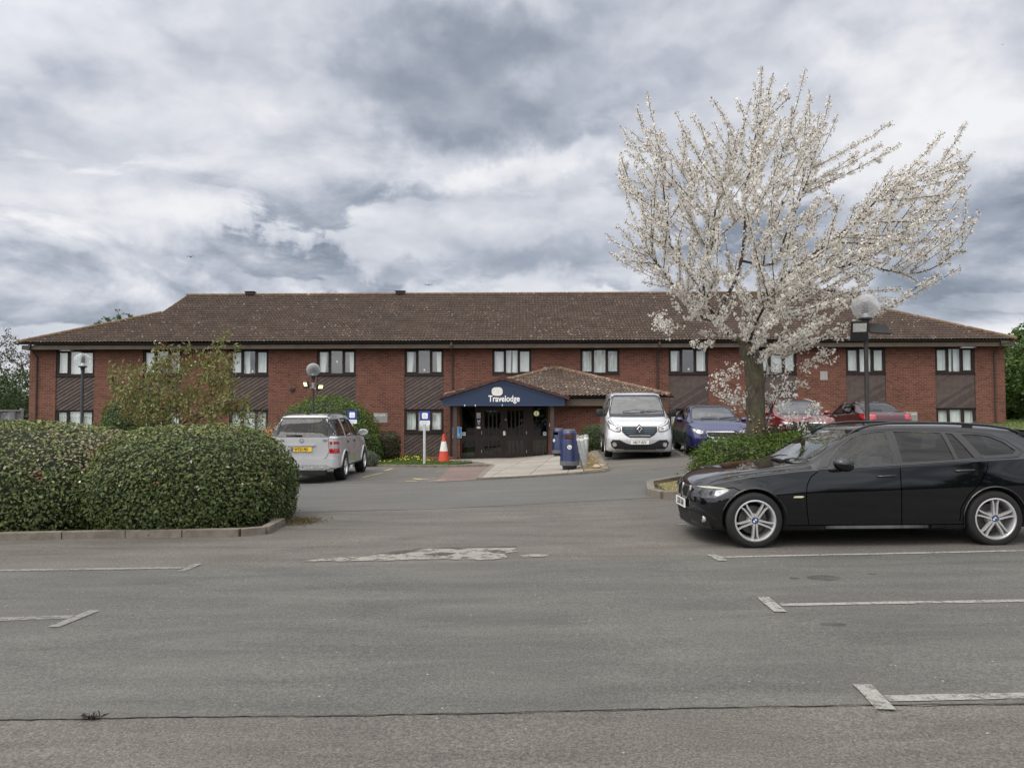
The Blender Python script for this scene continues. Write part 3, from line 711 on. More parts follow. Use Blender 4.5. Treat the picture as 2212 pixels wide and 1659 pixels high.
# ---- porch
PY = -3.8; FZ = -.215
mb = MB()
mb.prism([(1.45, PY), (5.75, PY), (5.75, -.002), (5.55, -.002), (5.55, PY+.2), (1.45, PY+.2)], lambda x, y: (x, y, -.6), lambda x, y: (x, y, 2.0)); mb.build('porch_wall', m_brick2, hotel)
MB().prism([(-2.32, PY), (-1.97, PY), (-1.97, PY+.2), (-2.12, PY+.2), (-2.12, -.002), (-2.32, -.002)], lambda x, y: (x, y, -.9), lambda x, y: (x, y, 2.0)).build('porch_wall', m_brick2, hotel)
mb = MB(); mb.box(-3.35, -2.05, PY-.55, PY-.002, -.7, -.12); mb.box(-2.04, -1.93, PY-.42, PY-.003, -.7, -.20); mb.build('brick_plinth', m_brick2, hotel)
ap = (1.93, -.02, 3.50); PZ, PYE, PX0, PX1 = 2.20, PY-.52, -2.55, 6.1
def pxl(t): return PX0+(ap[0]-PX0)*t/(-.02-PYE)
def pxr(t): return PX1+(ap[0]-PX1)*t/(-.02-PYE)
PS = (ap[2]-PZ)/(-.02-PYE)
V, Fc = tile_field(PX0, PX1, -.02-PYE, pxl, pxr, g=.26, per=.15, amp=.036)
roof_mesh('porch_roof', V, Fc, lambda x, t, h: (x, PYE+t-h*.28, PZ+t*PS+h*.95), m_tile2, hotel)
mb = MB()
for X in (PX0, PX1): mb.add([(X, PYE, PZ), ap, (X, -.02, PZ)], [(0, 1, 2)])
mb.build('porch_roof_side', m_tile2, hotel)
for X in (PX0, PX1):
    mb = MB(); ridge_run(mb, (X, PYE, PZ+.03), (ap[0], ap[1]-.05, ap[2]+.03), .095, .4); mb.build('hip_tiles', tiles('hip_tiles_%d' % int(X), (.115, .072, .050), (.14, .088, .060), (.18, .118, .082), .57), hotel, 40)
a = bl(1174, 793.5); b = bl(1220, 801); mb = MB(); mb.box(a[0], b[0], -.03, -.004, b[1]-.05, a[1]); mb.build('lead_flashing', simple('lead', (.30, .32, .33), .6, .25, 4), hotel)
mb = MB(); mb.box(2.0, PX1-.1, PYE+.06, PYE+.09, 1.83, 2.10); mb.box(PX1-.13, PX1-.1, PYE+.092, -.01, 1.83, 2.10); mb.box(2.0, PX1-.14, PYE+.092, PY-.002, 1.84, 1.86); mb.build('porch_fascia', m_fascia, hotel)
mb = MB(); V = []
for x in (1.9, PX1+.12):
    for k in range(9): aa = math.pi*k/8; V.append((x, PYE-.0-.055*math.cos(aa), 2.19-.055*math.sin(aa)))
mb.add(V, [(k, 9+k, 10+k, k+1) for k in range(8)]+[tuple(range(9)), tuple(range(9, 18))]); mb.build('gutter', m_gutter, hotel, 60)
# gable board with the name
GY_ = -4.9
gp = [bl(955, 876.7, GY_), bl(1219.5, 876.9, GY_), bl(1219.5, 861.3, GY_), bl(1085.7, 821, GY_), bl(955, 861.5, GY_)]
sg = MB().prism(gp, lambda x, z: (x, GY_, z), lambda x, z: (x, GY_+.06, z)).build('gable_sign', m_navy, hotel)
gi = [(gp[0][0]+.05, gp[0][1]+.05), (gp[1][0]-.05, gp[1][1]+.05), (gp[2][0]-.05, gp[2][1]-.04), (gp[3][0], gp[3][1]-.09), (gp[4][0]+.05, gp[4][1]-.04)]
n_ = 5; mb = MB(); mb.add([(x, GY_-.012, z) for x, z in gp]+[(x, GY_-.012, z) for x, z in gi]+[(x, GY_+.0, z) for x, z in gp]+[(x, GY_-.0005, z) for x, z in gi],
    [(i, (i+1) % 5, 5+(i+1) % 5, 5+i) for i in range(5)]+[(i, 10+i, 10+(i+1) % 5, (i+1) % 5) for i in range(5)]+[(5+i, 5+(i+1) % 5, 15+(i+1) % 5, 15+i) for i in range(5)])
mb.build('sign_edge', simple('sign_edge_blue', (.022, .045, .10), .4, .05), sg)
c = bl(1089, 861.8, GY_); t = text_part('lettering', 'Travelodge', .325, m_wht, sg, (c[0], GY_-.012, c[1]+.0), (rad(90), 0, 0), .008, xs=.80, off=.007)
def rrect(cx, cz, w, h, r, n=6):
    P = []
    for (sx, sz, a0) in ((1, 1, 0), (-1, 1, 90), (-1, -1, 180), (1, -1, 270)):
        for k in range(n+1):
            a = rad(a0+90*k/n); P.append((cx+sx*(w/2-r)+r*math.cos(a), cz+sz*(h/2-r)+r*math.sin(a)))
    return P
c = bl(1074, 845.8, GY_)
def logomat():
    m = Mat('faded_logo'); m.col(m.ramp(m.noise(7, 4, .6, 1.5), [(.35, (.62, .62, .58)), (.5, (.74, .74, .70)), (.6, (.66, .65, .60))])).set(Roughness=.5); return m.m
MB().prism(rrect(c[0], c[1], .41, .315, .13), lambda x, z: (x, GY_-.022, z), lambda x, z: (x, GY_-.002, z)).build('logo', logomat(), sg)
# gable roof over the board
m_verge = tiles('verge_tiles', (.058, .030, .028), (.070, .036, .032), (.085, .042, .036), .80)
for s in (-1, 1):
    e = gp[4] if s < 0 else gp[2]; apx = gp[3]; mb = MB(); L = Vector((e[0]-apx[0], e[1]-apx[1])); L = L*(1+.16/L.length); n = 7
    un = Vector((-L.y, L.x)).normalized(); un = un if un.y > 0 else -un
    for k in range(n):
        p = Vector(apx)+L*(k/n); q = Vector(apx)+L*((k+1)/n); h0, h1 = .105, .14
        for (y0, y1) in ((GY_-.12, GY_+.10), (GY_+.102, 0.0 if False else PYE+2.2)):
            P = [p+un*.025, q+un*.0, q+un*h1, p+un*h0]
            mb.add([(v.x, y0, v.y) for v in P]+[(v.x, y1, v.y) for v in P], [(0, 1, 2, 3), (7, 6, 5, 4), (0, 4, 5, 1), (1, 5, 6, 2), (2, 6, 7, 3), (3, 7, 4, 0)])
    mb.build('verge_tiles', m_verge, hotel)
mb = MB(); mb.tube([(gp[3][0], GY_-.13, gp[3][1]+.09), (gp[3][0], PYE+2.1, gp[3][1]+.09)], .12, 14); mb.build('ridge_tiles', m_verge, hotel, 40)
mb = MB(); mb.box(gp[0][0]+.02, gp[1][0]-.02, GY_+.062, PY-.002, 1.835, 1.86); mb.build('soffit', m_frame, hotel)
mb = MB()
px = bl(983, 930, GY_+.2)[0]; mb.box(px-.07, px+.07, GY_+.2, GY_+.32, -.14, 1.83); mb.build('porch_post', m_pipe, hotel)
mb = MB(); px = bl(1193, 930, GY_+.2)[0]; mb.box(px-.07, px+.07, GY_+.2, GY_+.32, -.26, 1.83); mb.build('porch_post', m_pipe, hotel)
mb = MB(); px = bl(973.5, 930, -4.0)[0]; mb.tube([(px, PY-.12, 1.82), (px, PY-.12, -.1)], .04, 10); mb.build('downpipe', m_gutter, hotel, 40)
for u, v in ((1004, 875.5), (1027, 875.5), (1085, 875)):
    c = bl(u, v, GY_); mb = MB(); mb.box(c[0]-.012, c[0]+.012, GY_-.03, GY_-.013, c[1]-.04, c[1]+.03); mb.build('sign_clip', m_wht, sg)
# entrance doors
def DX(z): return -2.884+.00229*z
def DZ(y): return 2.014-.00229*y
y0, y1 = PY+.04, PY+.10
ent = MB()
def bz(mb, xa, xb, ya, yb, f=0.0): mb.box(DX(xa), DX(xb), y0-f, y1, DZ(yb), DZ(ya))
for xa, xb in ((403, 430), (650, 680), (745, 768), (1520, 1545), (1615, 1640), (1865, 1885)): bz(ent, xa, xb, -20, 965)
for xa, xb in ((430, 650), (1640, 1865)):
    bz(ent, xa, xb, -20, 90); bz(ent, xa, xb, 577, 655); bz(ent, xa, xb, 952, 965)
for xa, xb in ((681, 744), (1546, 1614)): ent.box(DX(xa), DX(xb), y0+.015, y1, DZ(965), DZ(-20)); bz(ent, xa, xb, 580, 660, .002)
bz(ent, 768, 1520, -20, 70)
fr_ = ent.build('entrance_frame', m_frame, hotel)
for (xa, xb) in ((430, 650), (1640, 1865)):
    for ya, yb in ((90, 577), (655, 952)):
        mb = MB(); mb.add([(DX(xa), y0+.03, DZ(yb)), (DX(xb), y0+.03, DZ(yb)), (DX(xb), y0+.03, DZ(ya)), (DX(xa), y0+.03, DZ(ya))], [(0, 1, 2, 3)]); mb.build('pane', m_glassd, fr_)
for k, (xa, xb, ga, gb) in enumerate(((769, 1140, 812, 1086), (1144, 1519, 1200, 1470))):
    d = MB(); bz(d, xa, ga, 71, 964, -.004); bz(d, gb, xb, 71, 964, -.004)
    for ya, yb in ((71, 155), (577, 665), (897, 964)): bz(d, ga, gb, ya, yb, -.004)
    for j in range(1, 4):
        xc = ga+(gb-ga)*j/4
        for ya, yb in ((155, 577), (665, 897)): bz(d, xc-10, xc+10, ya, yb, -.006)
    do = d.build('entrance_door', m_frame, hotel)
    for ya, yb in ((155, 577), (665, 897)):
        mb = MB(); mb.add([(DX(ga), y0+.04, DZ(yb)), (DX(gb), y0+.04, DZ(yb)), (DX(gb), y0+.04, DZ(ya)), (DX(ga), y0+.04, DZ(ya))], [(0, 1, 2, 3)]); mb.build('pane', m_glassd, do)
    hx = DX(1125 if k == 0 else 1155); ex = DX(1075 if k == 0 else 1205)
    mb = MB(); mb.tube([(hx, y0, DZ(358)), (hx, y0-.07, DZ(358)), (ex, y0-.075, DZ(372)), (ex, y0-.075, DZ(470)), (hx, y0-.07, DZ(486)), (hx, y0, DZ(486))], .014, 8); mb.build('handle', m_blk, do, 60)
    mb = MB(); xx = DX(763 if k == 0 else 1524)
    for yy in (530, 845): mb.box(xx-.010, xx+.010, y0-.012, y0-.001, DZ(yy+25), DZ(yy-25))
    mb.build('hinge', m_galv, do)
def card(name, xa, xb, ya, yb, mat, parent, f=.012, lb=None): mb = MB(); mb.box(DX(xa), DX(xb), y0-f, y0-f+.009, DZ(yb), DZ(ya)); return mb.build(name, mat, parent)
m_rd = simple('red_print', (.55, .05, .05), .6, .05); m_bl = simple('blue_print', (.03, .08, .32), .6, .05); m_bk = simple('black_print', (.03, .03, .03), .6, .05)
nt_ = card('notice', 680, 745, 190, 282, m_paper, fr_); mb = MB(); mb.lathe([(.030, 0), (.040, 0), (.040, .003), (.030, .003)], (DX(712), y0-.0155, DZ(212)), 20, 'y', True); mb.build('ring_print', m_rd, hotel).parent = fr_
for yy, hh in ((240, 4), (250, 4), (262, 3), (270, 3)): card('print_line', 690, 736, yy, yy+hh, m_bk, fr_, .0165)
card('notice', 690, 738, 300, 348, m_paper, fr_); card('print_line', 694, 734, 300, 326, m_bl, fr_, .0165)
card('keypad', 688, 740, 355, 414, simple('keypad_grey', (.07, .07, .07), .5), fr_, .03); card('keypad_light', 700, 728, 366, 380, m_paper, fr_, .034)
card('notice', 680, 742, 424, 460, m_paper, fr_)
for xa, xb in ((433, 490), (1807, 1860)):
    card('sticker', xa, xb, 520, 577, simple('pale_green_print', (.50, .62, .55), .5, .05), fr_); card('print_line', xa+14, xb-14, 538, 556, m_bk, fr_, .0165)
card('paper_notice', 1128, 1167, 502, 575, m_paper, fr_, .02); card('yellow_sticker', 1156, 1168, 290, 318, m_yel, fr_, .016); card('yellow_sticker', 1172, 1190, 305, 325, m_yel, fr_, .016)
# lobby behind the glass
mb = MB(); mb.box(-2.1, 5.5, PY+3.0, PY+3.05, -.5, 2.0); mb.box(-2.1, 1.44, PY+.25, PY+2.99, 1.96, 1.99); mb.build('lobby_wall', m_dark, hotel)
mb = MB(); mb.box(-2.1, 1.44, PY+.12, PY+2.99, -.26, -.225); mb.build('lobby_floor', simple('lobby_floor', (.09, .085, .075), .5, .2, 2), hotel)
mb = MB(); mb.box(DX(490), DX(615), PY+.6, PY+.63, DZ(950), DZ(655)); mb.build('lobby_screen', simple('screen_green', (.17, .23, .19), .5, .1), hotel)
lamp = MB(); lamp.lathe([(0, 0), (.105, 0), (.105, .03), (0, .03)], (DX(1700), PY+.62, DZ(207)), 24, 'y'); lamp.build('lobby_lamp', emit('lobby_light', (1, .84, .50), 1.1), hotel)
mb = MB(); mb.box(DX(1690)-.006, DX(1690)+.012, y0-.002, y1, DZ(577), DZ(90)); mb.build('glazing_bar', m_frame, fr_)
mb = MB(); mb.box(5.5-4.0, 5.52-4.0, PY-.012, PY-.001, DZ(425), DZ(376)); mb.build('door_button', m_paper, hotel)
mb = MB(); a = bl(632, 841); mb.box(a[0]-.1, a[0]+.1, -.09, -.001, a[1]-.06, a[1]+.06); mb.build('wall_light', m_blk, hotel, bevel=.01)
a = bl(1779.5, 812); mb = MB(); mb.box(a[0]-.16, a[0]+.16, -.02, -.001, a[1]-.18, a[1]+.2); mb.build('wall_vent', simple('vent_grey', (.33, .32, .30), .7, .1), hotel)
def to_w(bx, by, z): return BO+BX*bx+BY*by+Vector((0, 0, z))
# stool in the lobby (a thing of its own)
st = thing('stool', 'small light wooden stool standing inside the glass right of the entrance doors', 'stool', to_w(DX(1760), PY+.45, DZ(955)), -TH)
m_wood = simple('pale_wood', (.50, .33, .16), .5, .15, 10)
mb = MB(); mb.box(-.15, .15, -.12, .12, .405, .435); mb.build('seat', m_wood, st, bevel=.006)
for sx in (-1, 1):
    for sy in (-1, 1): MB().tube([(sx*.115, sy*.08, .404), (sx*.135, sy*.10, .0)], .016, 8).build('leg', m_wood, st, 60)
for z, w in ((.11, .128), ): MB().box(-w, w, -.105, -.085, z-.012, z+.012).build('stretcher', m_wood, st)
# plaques and posters on the walls
def plaque(u0, v0, u1, v1, label, by=0, rightalign=False, dx=0):
    a, b = bl(u0, v0, by), bl(u1, v1, by); o = thing('wall_sign', label, 'sign', to_w(a[0], by, b[1]), -TH, 'grey car park signs on the brick wall')
    w, h = b[0]-a[0], a[1]-b[1]
    MB().box(0, w, -.018, -.002, 0, h).build('panel', simple('sign_grey', (.24, .24, .22), .5, .06), o)
    text_part('lettering', 'Car park', .13, m_wht, o, (.04+dx, -.021, h-.09), (rad(90), 0, 0), .002, 'LEFT')
plaque(807, 892, 837, 913, 'grey car park sign on the brick wall behind the leaning end of the green bush')
plaque(1951.5, 889.5, 1981.7, 909.5, 'grey car park sign on the wall half hidden by the maroon saloon', dx=.06)
a, b = bl(978, 922.7, PY-.03), bl(997, 946, PY-.03); o = thing('poster', 'bright blue information poster beside the left porch post', 'poster', to_w(a[0], PY-.03, b[1]), -TH)
w, h = b[0]-a[0], a[1]-b[1]; MB().box(0, w, 0, .02, 0, h).build('border', m_paper, o)
MB().box(.015, w-.015, -.004, -.0005, .015, h-.015).build('panel', simple('poster_blue', (.02, .24, .62), .5, .04), o)
mb = MB(); r_ = random.Random(4)
for k in range(9): y = h-.06-k*.036; mb.box(w*.42, w*.42+w*r_.uniform(.2, .45), -.007, -.0045, y, y+.012)
mb.box(.035, .05, -.007, -.0045, .06, h-.05); mb.build('print_line', m_paper, o)
# ------------------------------------------------------------------ vehicles
m_tyre = simple('tyre_rubber', (.010, .010, .010), .85, .25, 20, bump=.3, bscale=80)
m_rim = simple('silver_alloy', (.66, .66, .67), .28, .08, 6, metal=.6)
m_rimd = simple('dark_alloy', (.06, .06, .065), .4, .1, 6, metal=.5)
m_disc = simple('brake_disc', (.10, .095, .09), .5, .3, 12, metal=.6)
m_under = simple('underbody_black', (.010, .010, .010), .9, .2, 4)
m_gap = simple('panel_gap', (.0015, .0015, .0015), 1.0, .1, 4, Specular_IOR_Level=0.0)
m_int = simple('car_interior', (.030, .031, .034), .8, .3, 3)
m_intg = simple('car_interior_grey', (.10, .105, .11), .8, .2, 3)
m_trim = simple('black_trim', (.014, .014, .015), .35, .15, 8)
m_chrome = simple('chrome_trim', (.78, .78, .80), .12, .04, 5, metal=1.0)
m_cgl = glass('car_glass', (.70, .76, .72), .0)
m_cgt = glass('tinted_car_glass', (.26, .28, .28), -.012)
m_lampc = glass('lamp_cover', (.88, .9, .9), .05)
m_refl = simple('lamp_reflector', (.50, .50, .51), .25, .45, 22, metal=.7)
m_wsc = glass('windscreen_glass', (.66, .72, .69), .10)
m_lampk = simple('lamp_housing', (.10, .10, .11), .3, .4, 25, metal=.4)
m_redl = simple('red_lens', (.42, .012, .014), .15, .25, 14, Coat_Weight=1.0)
m_clear = simple('clear_lens', (.36, .34, .33), .12, .2, 20, Coat_Weight=1.0)
m_plw = simple('plate_white', (.74, .75, .72), .4, .03); m_ply = simple('plate_yellow', (.80, .52, .03), .4, .03)
m_plt = simple('plate_lettering', (.012, .012, .014), .5, .03)

def pch(xs, ys):
    """monotone cubic through table points"""
    xs = list(xs); ys = list(ys); n = len(xs); h = [xs[i+1]-xs[i] for i in range(n-1)]; d = [(ys[i+1]-ys[i])/h[i] for i in range(n-1)]
    m = [d[0]]+[0 if d[i-1]*d[i] <= 0 else 2*d[i-1]*d[i]/(d[i-1]+d[i]) for i in range(1, n-1)]+[d[-1]]
    def f(x):
        if x <= xs[0]: return ys[0]
        if x >= xs[-1]: return ys[-1]
        i = max(k for k in range(n-1) if x >= xs[k]); t = (x-xs[i])/h[i]
        return (2*t**3-3*t*t+1)*ys[i]+(t**3-2*t*t+t)*h[i]*m[i]+(-2*t**3+3*t*t)*ys[i+1]+(t**3-t*t)*h[i]*m[i+1]
    return f
class Car:
    """body lofted from cross sections; x runs from the nose (0) to the tail, z up, y across"""
    def __init__(s, name, label, cat, loc, rz, S, paintm, glassf, glassr, inner=m_int, group=None):
        s.S = S; s.root = thing(name, label, cat, loc, rz, group)
        s.L = S['L']; s.fn = {k: pch(*zip(*S[k])) for k in ('zs', 'zb', 'zt', 'W', 'Wb', 'Wt')}; s.p = paintm; s.gf, s.gr = glassf, glassr
        s.hull = s.loft(0, 0, S.get('x0', 0), s.L); s.bvh = BVHTree.FromBMesh(s.tobm(s.hull)); s.inner = inner
    def section(s, x, shrink=0):
        f = s.fn; S = s.S; zs, zb, zt, W, Wb, Wt = (f[k](x) for k in ('zs', 'zb', 'zt', 'W', 'Wb', 'Wt'))
        W -= shrink; Wb -= shrink; Wt -= shrink*1.15; zt -= shrink
        zw = zs+(zb-zs)*S.get('waist', .55); crown = min(S.get('crown', .05), max(.012, (zt-zb)*.5)); ze = max(zb+.004, zt-crown*1.3)
        sh = S.get('shoulder', .012)
        P = [(0, zs), (W*.78, zs), (W*.93, zs+.012), (W*.975, zs+.05), (W*.985, zs+.14), (W*.992, zs+(zw-zs)*.7), (W, zw-.03), (W, zw+.02), (W-(W-Wb)*.45, zb-(zb-zw)*.42), (Wb+sh*1.2, zb-.045), (Wb+sh, zb-.012), (Wb-.002, zb)]
        for t in (.2, .4, .6, .8, .93): P.append((Wb-.002+(Wt-Wb)*t+.020*math.sin(math.pi*t)*min(1, (ze-zb)/.3), zb+(ze-zb)*t))
        P += [(Wt, ze), (Wt*.975, ze+(zt-ze)*.45), (Wt*.90, ze+(zt-ze)*.72), (Wt*.75, ze+(zt-ze)*.88), (Wt*.45, ze+(zt-ze)*.97), (0, zt)]
        return P
    def warp(s, x, z, y=0):
        S = s.S; d = 0
        for (x0, z0, amt, zr, fall) in S.get('warp', ()):     # push the nose or tail in above/below a height
            k = max(0, 1-abs(x-x0)/fall); d += amt*(abs(z-z0)/zr)**2*k
        return x+d
    def loft(s, shrink, zlo, xa, xb, zcut=None):
        st = [x for x in s.S['st'] if xa <= x <= xb]; st = sorted(set(st+[xa, xb])); X = []
        for a, b in zip(st, st[1:]):
            n = max(1, round((b-a)/.085)); X += [a+(b-a)*k/n for k in range(n)]
        X.append(st[-1]); V = []; Fc = []; rings = []
        for x in X:
            P = s.section(x, shrink)
            if zcut: P = [(y, max(z, zcut)) for y, z in P]
            full = P+[(-y, z) for (y, z) in reversed(P[1:-1])]; rings.append(len(V)); V += [(s.warp(x, z), y, z) for y, z in full]
        m = len(V)//len(X)
        for i in range(len(X)-1):
            for k in range(m): a, b = rings[i]+k, rings[i]+(k+1) % m; Fc.append((a, b, b+m, a+m))
        # close the ends with quads across the section
        for r, flip in ((rings[0], 0), (rings[-1], 1)):
            h = m//2
            for k in range(h):
                q = [r+k, r+k+1, r+(m-k-1) % m, r+(m-k) % m]; q = list(dict.fromkeys(q))
                if len(q) > 2: Fc.append(tuple(q if flip else reversed(q)))
        return V, Fc
    def tobm(s, vf, mat=0):
        bm = bmesh.new(); vs = [bm.verts.new(v) for v in vf[0]]
        for f in vf[1]:
            try: bm.faces.new([vs[i] for i in f])
            except ValueError: pass
        bmesh.ops.remove_doubles(bm, verts=bm.verts, dist=1e-4); bmesh.ops.recalc_face_normals(bm, faces=bm.faces); return bm
    def pt(s, view, a, b, off=0):
        """point on the hull seen along an axis, pushed off along the normal"""
        if view in 'LR': sg = -1 if view == 'L' else 1; o, d = Vector((a, 3*sg, b)), Vector((0, -sg, 0))
        elif view == 'F': o, d = Vector((-2, a, b)), Vector((1, 0, 0))
        elif view == 'B': o, d = Vector((s.L+2, a, b)), Vector((-1, 0, 0))
        else: o, d = Vector((a, b, 4)), Vector((0, 0, -1))
        h = s.bvh.ray_cast(o, d)
        if h[0] is None:
            h = s.bvh.find_nearest(o+d*2.6 if view in 'LR' else o+d*2.2); n = h[1]; n = n if n.dot(d) < 0 else -n; return h[0]+n*off
        n = h[1]; n = n if n.dot(d) < 0 else -n
        return h[0]+n*off
    def panel(s, name, view, poly, off, mat, parent=None, h=.06, depth=.012, mirror=False, smooth=30):
        out = []
        views = [view] if not mirror else ([view, 'R' if view == 'L' else 'L'] if view in 'LR' else [view, view])
        for k, vw in enumerate(views):
            pl = poly if (k == 0 or view in 'LR') else ([(-a, b) for a, b in poly] if view in 'FB' else [(a, -b) for a, b in poly])
            V, Fc = grid_poly(pl, h); bm = bmesh.new(); vs = [bm.verts.new(s.pt(vw, a, b, off)) for a, b in V]
            for f in Fc:
                try: bm.faces.new([vs[i] for i in f])
                except ValueError: pass
            bm.normal_update(); d = {'L': Vector((0, -1, 0)), 'R': Vector((0, 1, 0)), 'F': Vector((-1, 0, 0)), 'B': Vector((1, 0, 0)), 'T': Vector((0, 0, 1))}[vw]
            if sum((f.normal.dot(d) for f in bm.faces), 0.0) < 0: bmesh.ops.reverse_faces(bm, faces=bm.faces)
            if depth:
                be = [e for e in bm.edges if len(e.link_faces) == 1]; r = bmesh.ops.extrude_edge_only(bm, edges=be)
                for v in [g for g in r['geom'] if isinstance(g, bmesh.types.BMVert)]: v.co -= d*depth
            me = bpy.data.meshes.new(name); bm.to_mesh(me); bm.free(); out.append(link(name, me, mat, parent or s.root, smooth))
        return out
    def ribbon(s, name, view, pts, w, off, mat, mirror=False, parent=None, closed=False, lip=.006, step=.035):
        out = []; views = [view] if not mirror else ([view, 'R' if view == 'L' else 'L'] if view in 'LR' else [view, view])
        for kk, vw in enumerate(views):
            pl = [Vector(p) for p in pts]
            if kk and view in 'FB': pl = [Vector((-p.x, p.y)) for p in pl]
            if kk and view == 'T': pl = [Vector((p.x, -p.y)) for p in pl]
            if closed: pl.append(pl[0])
            Q = []
            for a, b in zip(pl, pl[1:]):
                n = max(1, int((b-a).length/step)); Q += [a.lerp(b, k/n) for k in range(n)]
            if not closed: Q.append(pl[-1])
            n = len(Q); V = []
            for i, q in enumerate(Q):
                d = (Q[(i+1) % n]-Q[i-1]) if closed else (Q[min(i+1, n-1)]-Q[max(i-1, 0)]); d.normalize(); nn = Vector((-d.y, d.x))*w/2
                for t in (-1, 0, 1): V.append(s.pt(vw, q.x+nn.x*t, q.y+nn.y*t, off))
                V.append(s.pt(vw, q.x+nn.x, q.y+nn.y, off-lip)); V.append(s.pt(vw, q.x-nn.x, q.y-nn.y, off-lip))
            Fc = []
            for i in range(n if closed else n-1):
                a, b = i*5, ((i+1) % n)*5; Fc += [(a, b, b+1, a+1), (a+1, b+1, b+2, a+2), (a+2, b+2, b+3, a+3), (a+4, b+4, b, a)]
            me = bpy.data.meshes.new(name); me.from_pydata(V, [], Fc); bm = bmesh.new(); bm.from_mesh(me); bmesh.ops.recalc_face_normals(bm, faces=bm.faces); bm.to_mesh(me); bm.free()
            out.append(link(name, me, mat, parent or s.root, 40))
        return out
    def body(s, wheels, wr, cabin, sidewins, front, rear, zfloor=.42, name='body', cuts=()):
        """cut wheel arches, cabin space and window openings out of the hull"""
        me = bpy.data.meshes.new(name); bm = s.tobm(s.hull); bm.to_mesh(me); bm.free(); o = link(name, me, s.p, s.root)
        me.materials.append(m_under); me.materials.append(s.inner)
        def cutter(vf_list, matidx):
            bm = bmesh.new(); 
            for V, Fc in vf_list:
                vs = [bm.verts.new(v) for v in V]
                for f in Fc: bm.faces.new([vs[i] for i in f]).material_index = matidx
            bmesh.ops.recalc_face_normals(bm, faces=bm.faces); m2 = bpy.data.meshes.new('cut'); bm.to_mesh(m2); bm.free()
            c = bpy.data.objects.new('cut', m2); COL.objects.link(c)
            for mm in (s.p, m_under, s.inner): m2.materials.append(mm)
            return c
        def apply(c):
            md = o.modifiers.new('b', 'BOOLEAN'); md.object = c; md.operation = 'DIFFERENCE'; md.solver = 'EXACT'; md.use_self = False
            o.matrix_world; bpy.context.view_layer.update()
            dg = bpy.context.evaluated_depsgraph_get(); nm = bpy.data.meshes.new_from_object(o.evaluated_get(dg)); o.modifiers.clear(); old = o.data; o.data = nm; nm.name = name
            bpy.data.objects.remove(c); bpy.data.meshes.remove(old)
        rootm = s.root.location.copy(), s.root.rotation_euler.copy(); s.root.location = (0, 0, 0); s.root.rotation_euler = (0, 0, 0); bpy.context.view_layer.update()
        Wm = max(w for _, w in s.S['W'])+.2; lst = []
        for (wx, wz, r) in wheels:
            for sg in (-1, 1):
                b = MB(); b.lathe([(0, sg*(Wm-.62)), (r, sg*(Wm-.62)), (r, sg*Wm), (0, sg*Wm)], (wx, 0, wz), 40, 'y'); bm = bmesh.new(); m_ = b.mesh('t'); bm.from_mesh(m_); bmesh.ops.remove_doubles(bm, verts=bm.verts, dist=1e-5)
                bmesh.ops.dissolve_degenerate(bm, edges=bm.edges, dist=1e-5); bm.verts.index_update(); lst.append(([v.co[:] for v in bm.verts], [tuple(v.index for v in f.verts) for f in bm.faces])); bm.free()
        apply(cutter(lst, 1))
        if cabin:
            apply(cutter([s.loft(.055, 0, cabin[0], cabin[1], zfloor)], 2))
            lst = []
            for poly in sidewins: lst.append(((lambda P: ([(a, -2, b) for a, b in P]+[(a, 2, b) for a, b in P], prism_faces(len(P))))(poly)))
            if lst: apply(cutter(lst, 0))
            for pr in (front, rear):
                if pr: poly, xa, xb = pr; apply(cutter([([(xa, a, b) for a, b in poly]+[(xb, a, b) for a, b in poly], prism_faces(len(poly)))], 0))
        s.root.location, s.root.rotation_euler = rootm
        shade(o.data, 32); s.bodyo = o; return o
    def wheel(s, x, z, r, rimr, wdt, yc, style, sides=(-1, 1), rimmat=None, spin=0.0):
        rimmat = rimmat or m_rim
        for sg in sides:
            y = sg*yc; t = MB(); e = sg*wdt/2
            t.lathe([(rimr, -e), (rimr+.012, -e*1.02), (r-.035, -e*1.06), (r-.010, -e*.93), (r, -e*.70), (r, 0), (r, e*.70), (r-.010, e*.93), (r-.035, e*1.06), (rimr+.012, e*1.02), (rimr, e)], (x, y, z), 48, 'y')
            w = t.build('wheel', m_tyre, s.root, 50)
            k = MB(); k.lathe([(rimr+.002, e*1.0), (rimr-.014, e*1.02), (rimr-.022, e*.93), (rimr-.03, e*.55), (rimr-.04, -e*.8)], (x, y, z), 48, 'y')
            hubr = .062 if style != 'steel' else .09; f0, f1 = e*.62, e*.92
            ns = {'double5': 5, 'six': 6, 'five': 5, 'ten': 10, 'steel': 8}[style]
            for q in range(ns):
                a = spin+2*math.pi*q/ns
                def P(rr, da, h): return (x+rr*math.cos(a+da), y+h, z+rr*math.sin(a+da))
                if style == 'double5':
                    for u in (-1, 1):
                        pr = [(hubr*.7, u*.38, .036), (rimr*.45, u*.18, .027), (rimr*.72, u*.135, .026), (rimr-.012, u*.16, .022)]
                        spk(k, P, pr, f0*.96, f1, sg)
                else:
                    w0, w1 = {'six': (.05, .055), 'five': (.045, .075), 'ten': (.018, .022), 'steel': (.05, .04)}[style]
                    spk(k, P, [(hubr*.5, 0, w0), (rimr*.55, 0, (w0+w1)*.45), (rimr-.012, 0, w1)], f0, f1*.97, sg)
            k.lathe([(0, f1*.86), (hubr*.55, f1*.86), (hubr*1.05, f1*.80), (hubr*1.25, f0*.9), (hubr*1.25, -e*.3)], (x, y, z), 24, 'y')
            k.build('rim', rimmat, w, 35)
            b = MB(); b.lathe([(0, e*.05), (rimr*.68, e*.05), (rimr*.68, -e*.1)], (x, y, z), 32, 'y'); b.build('brake_disc', m_disc, w, 35)
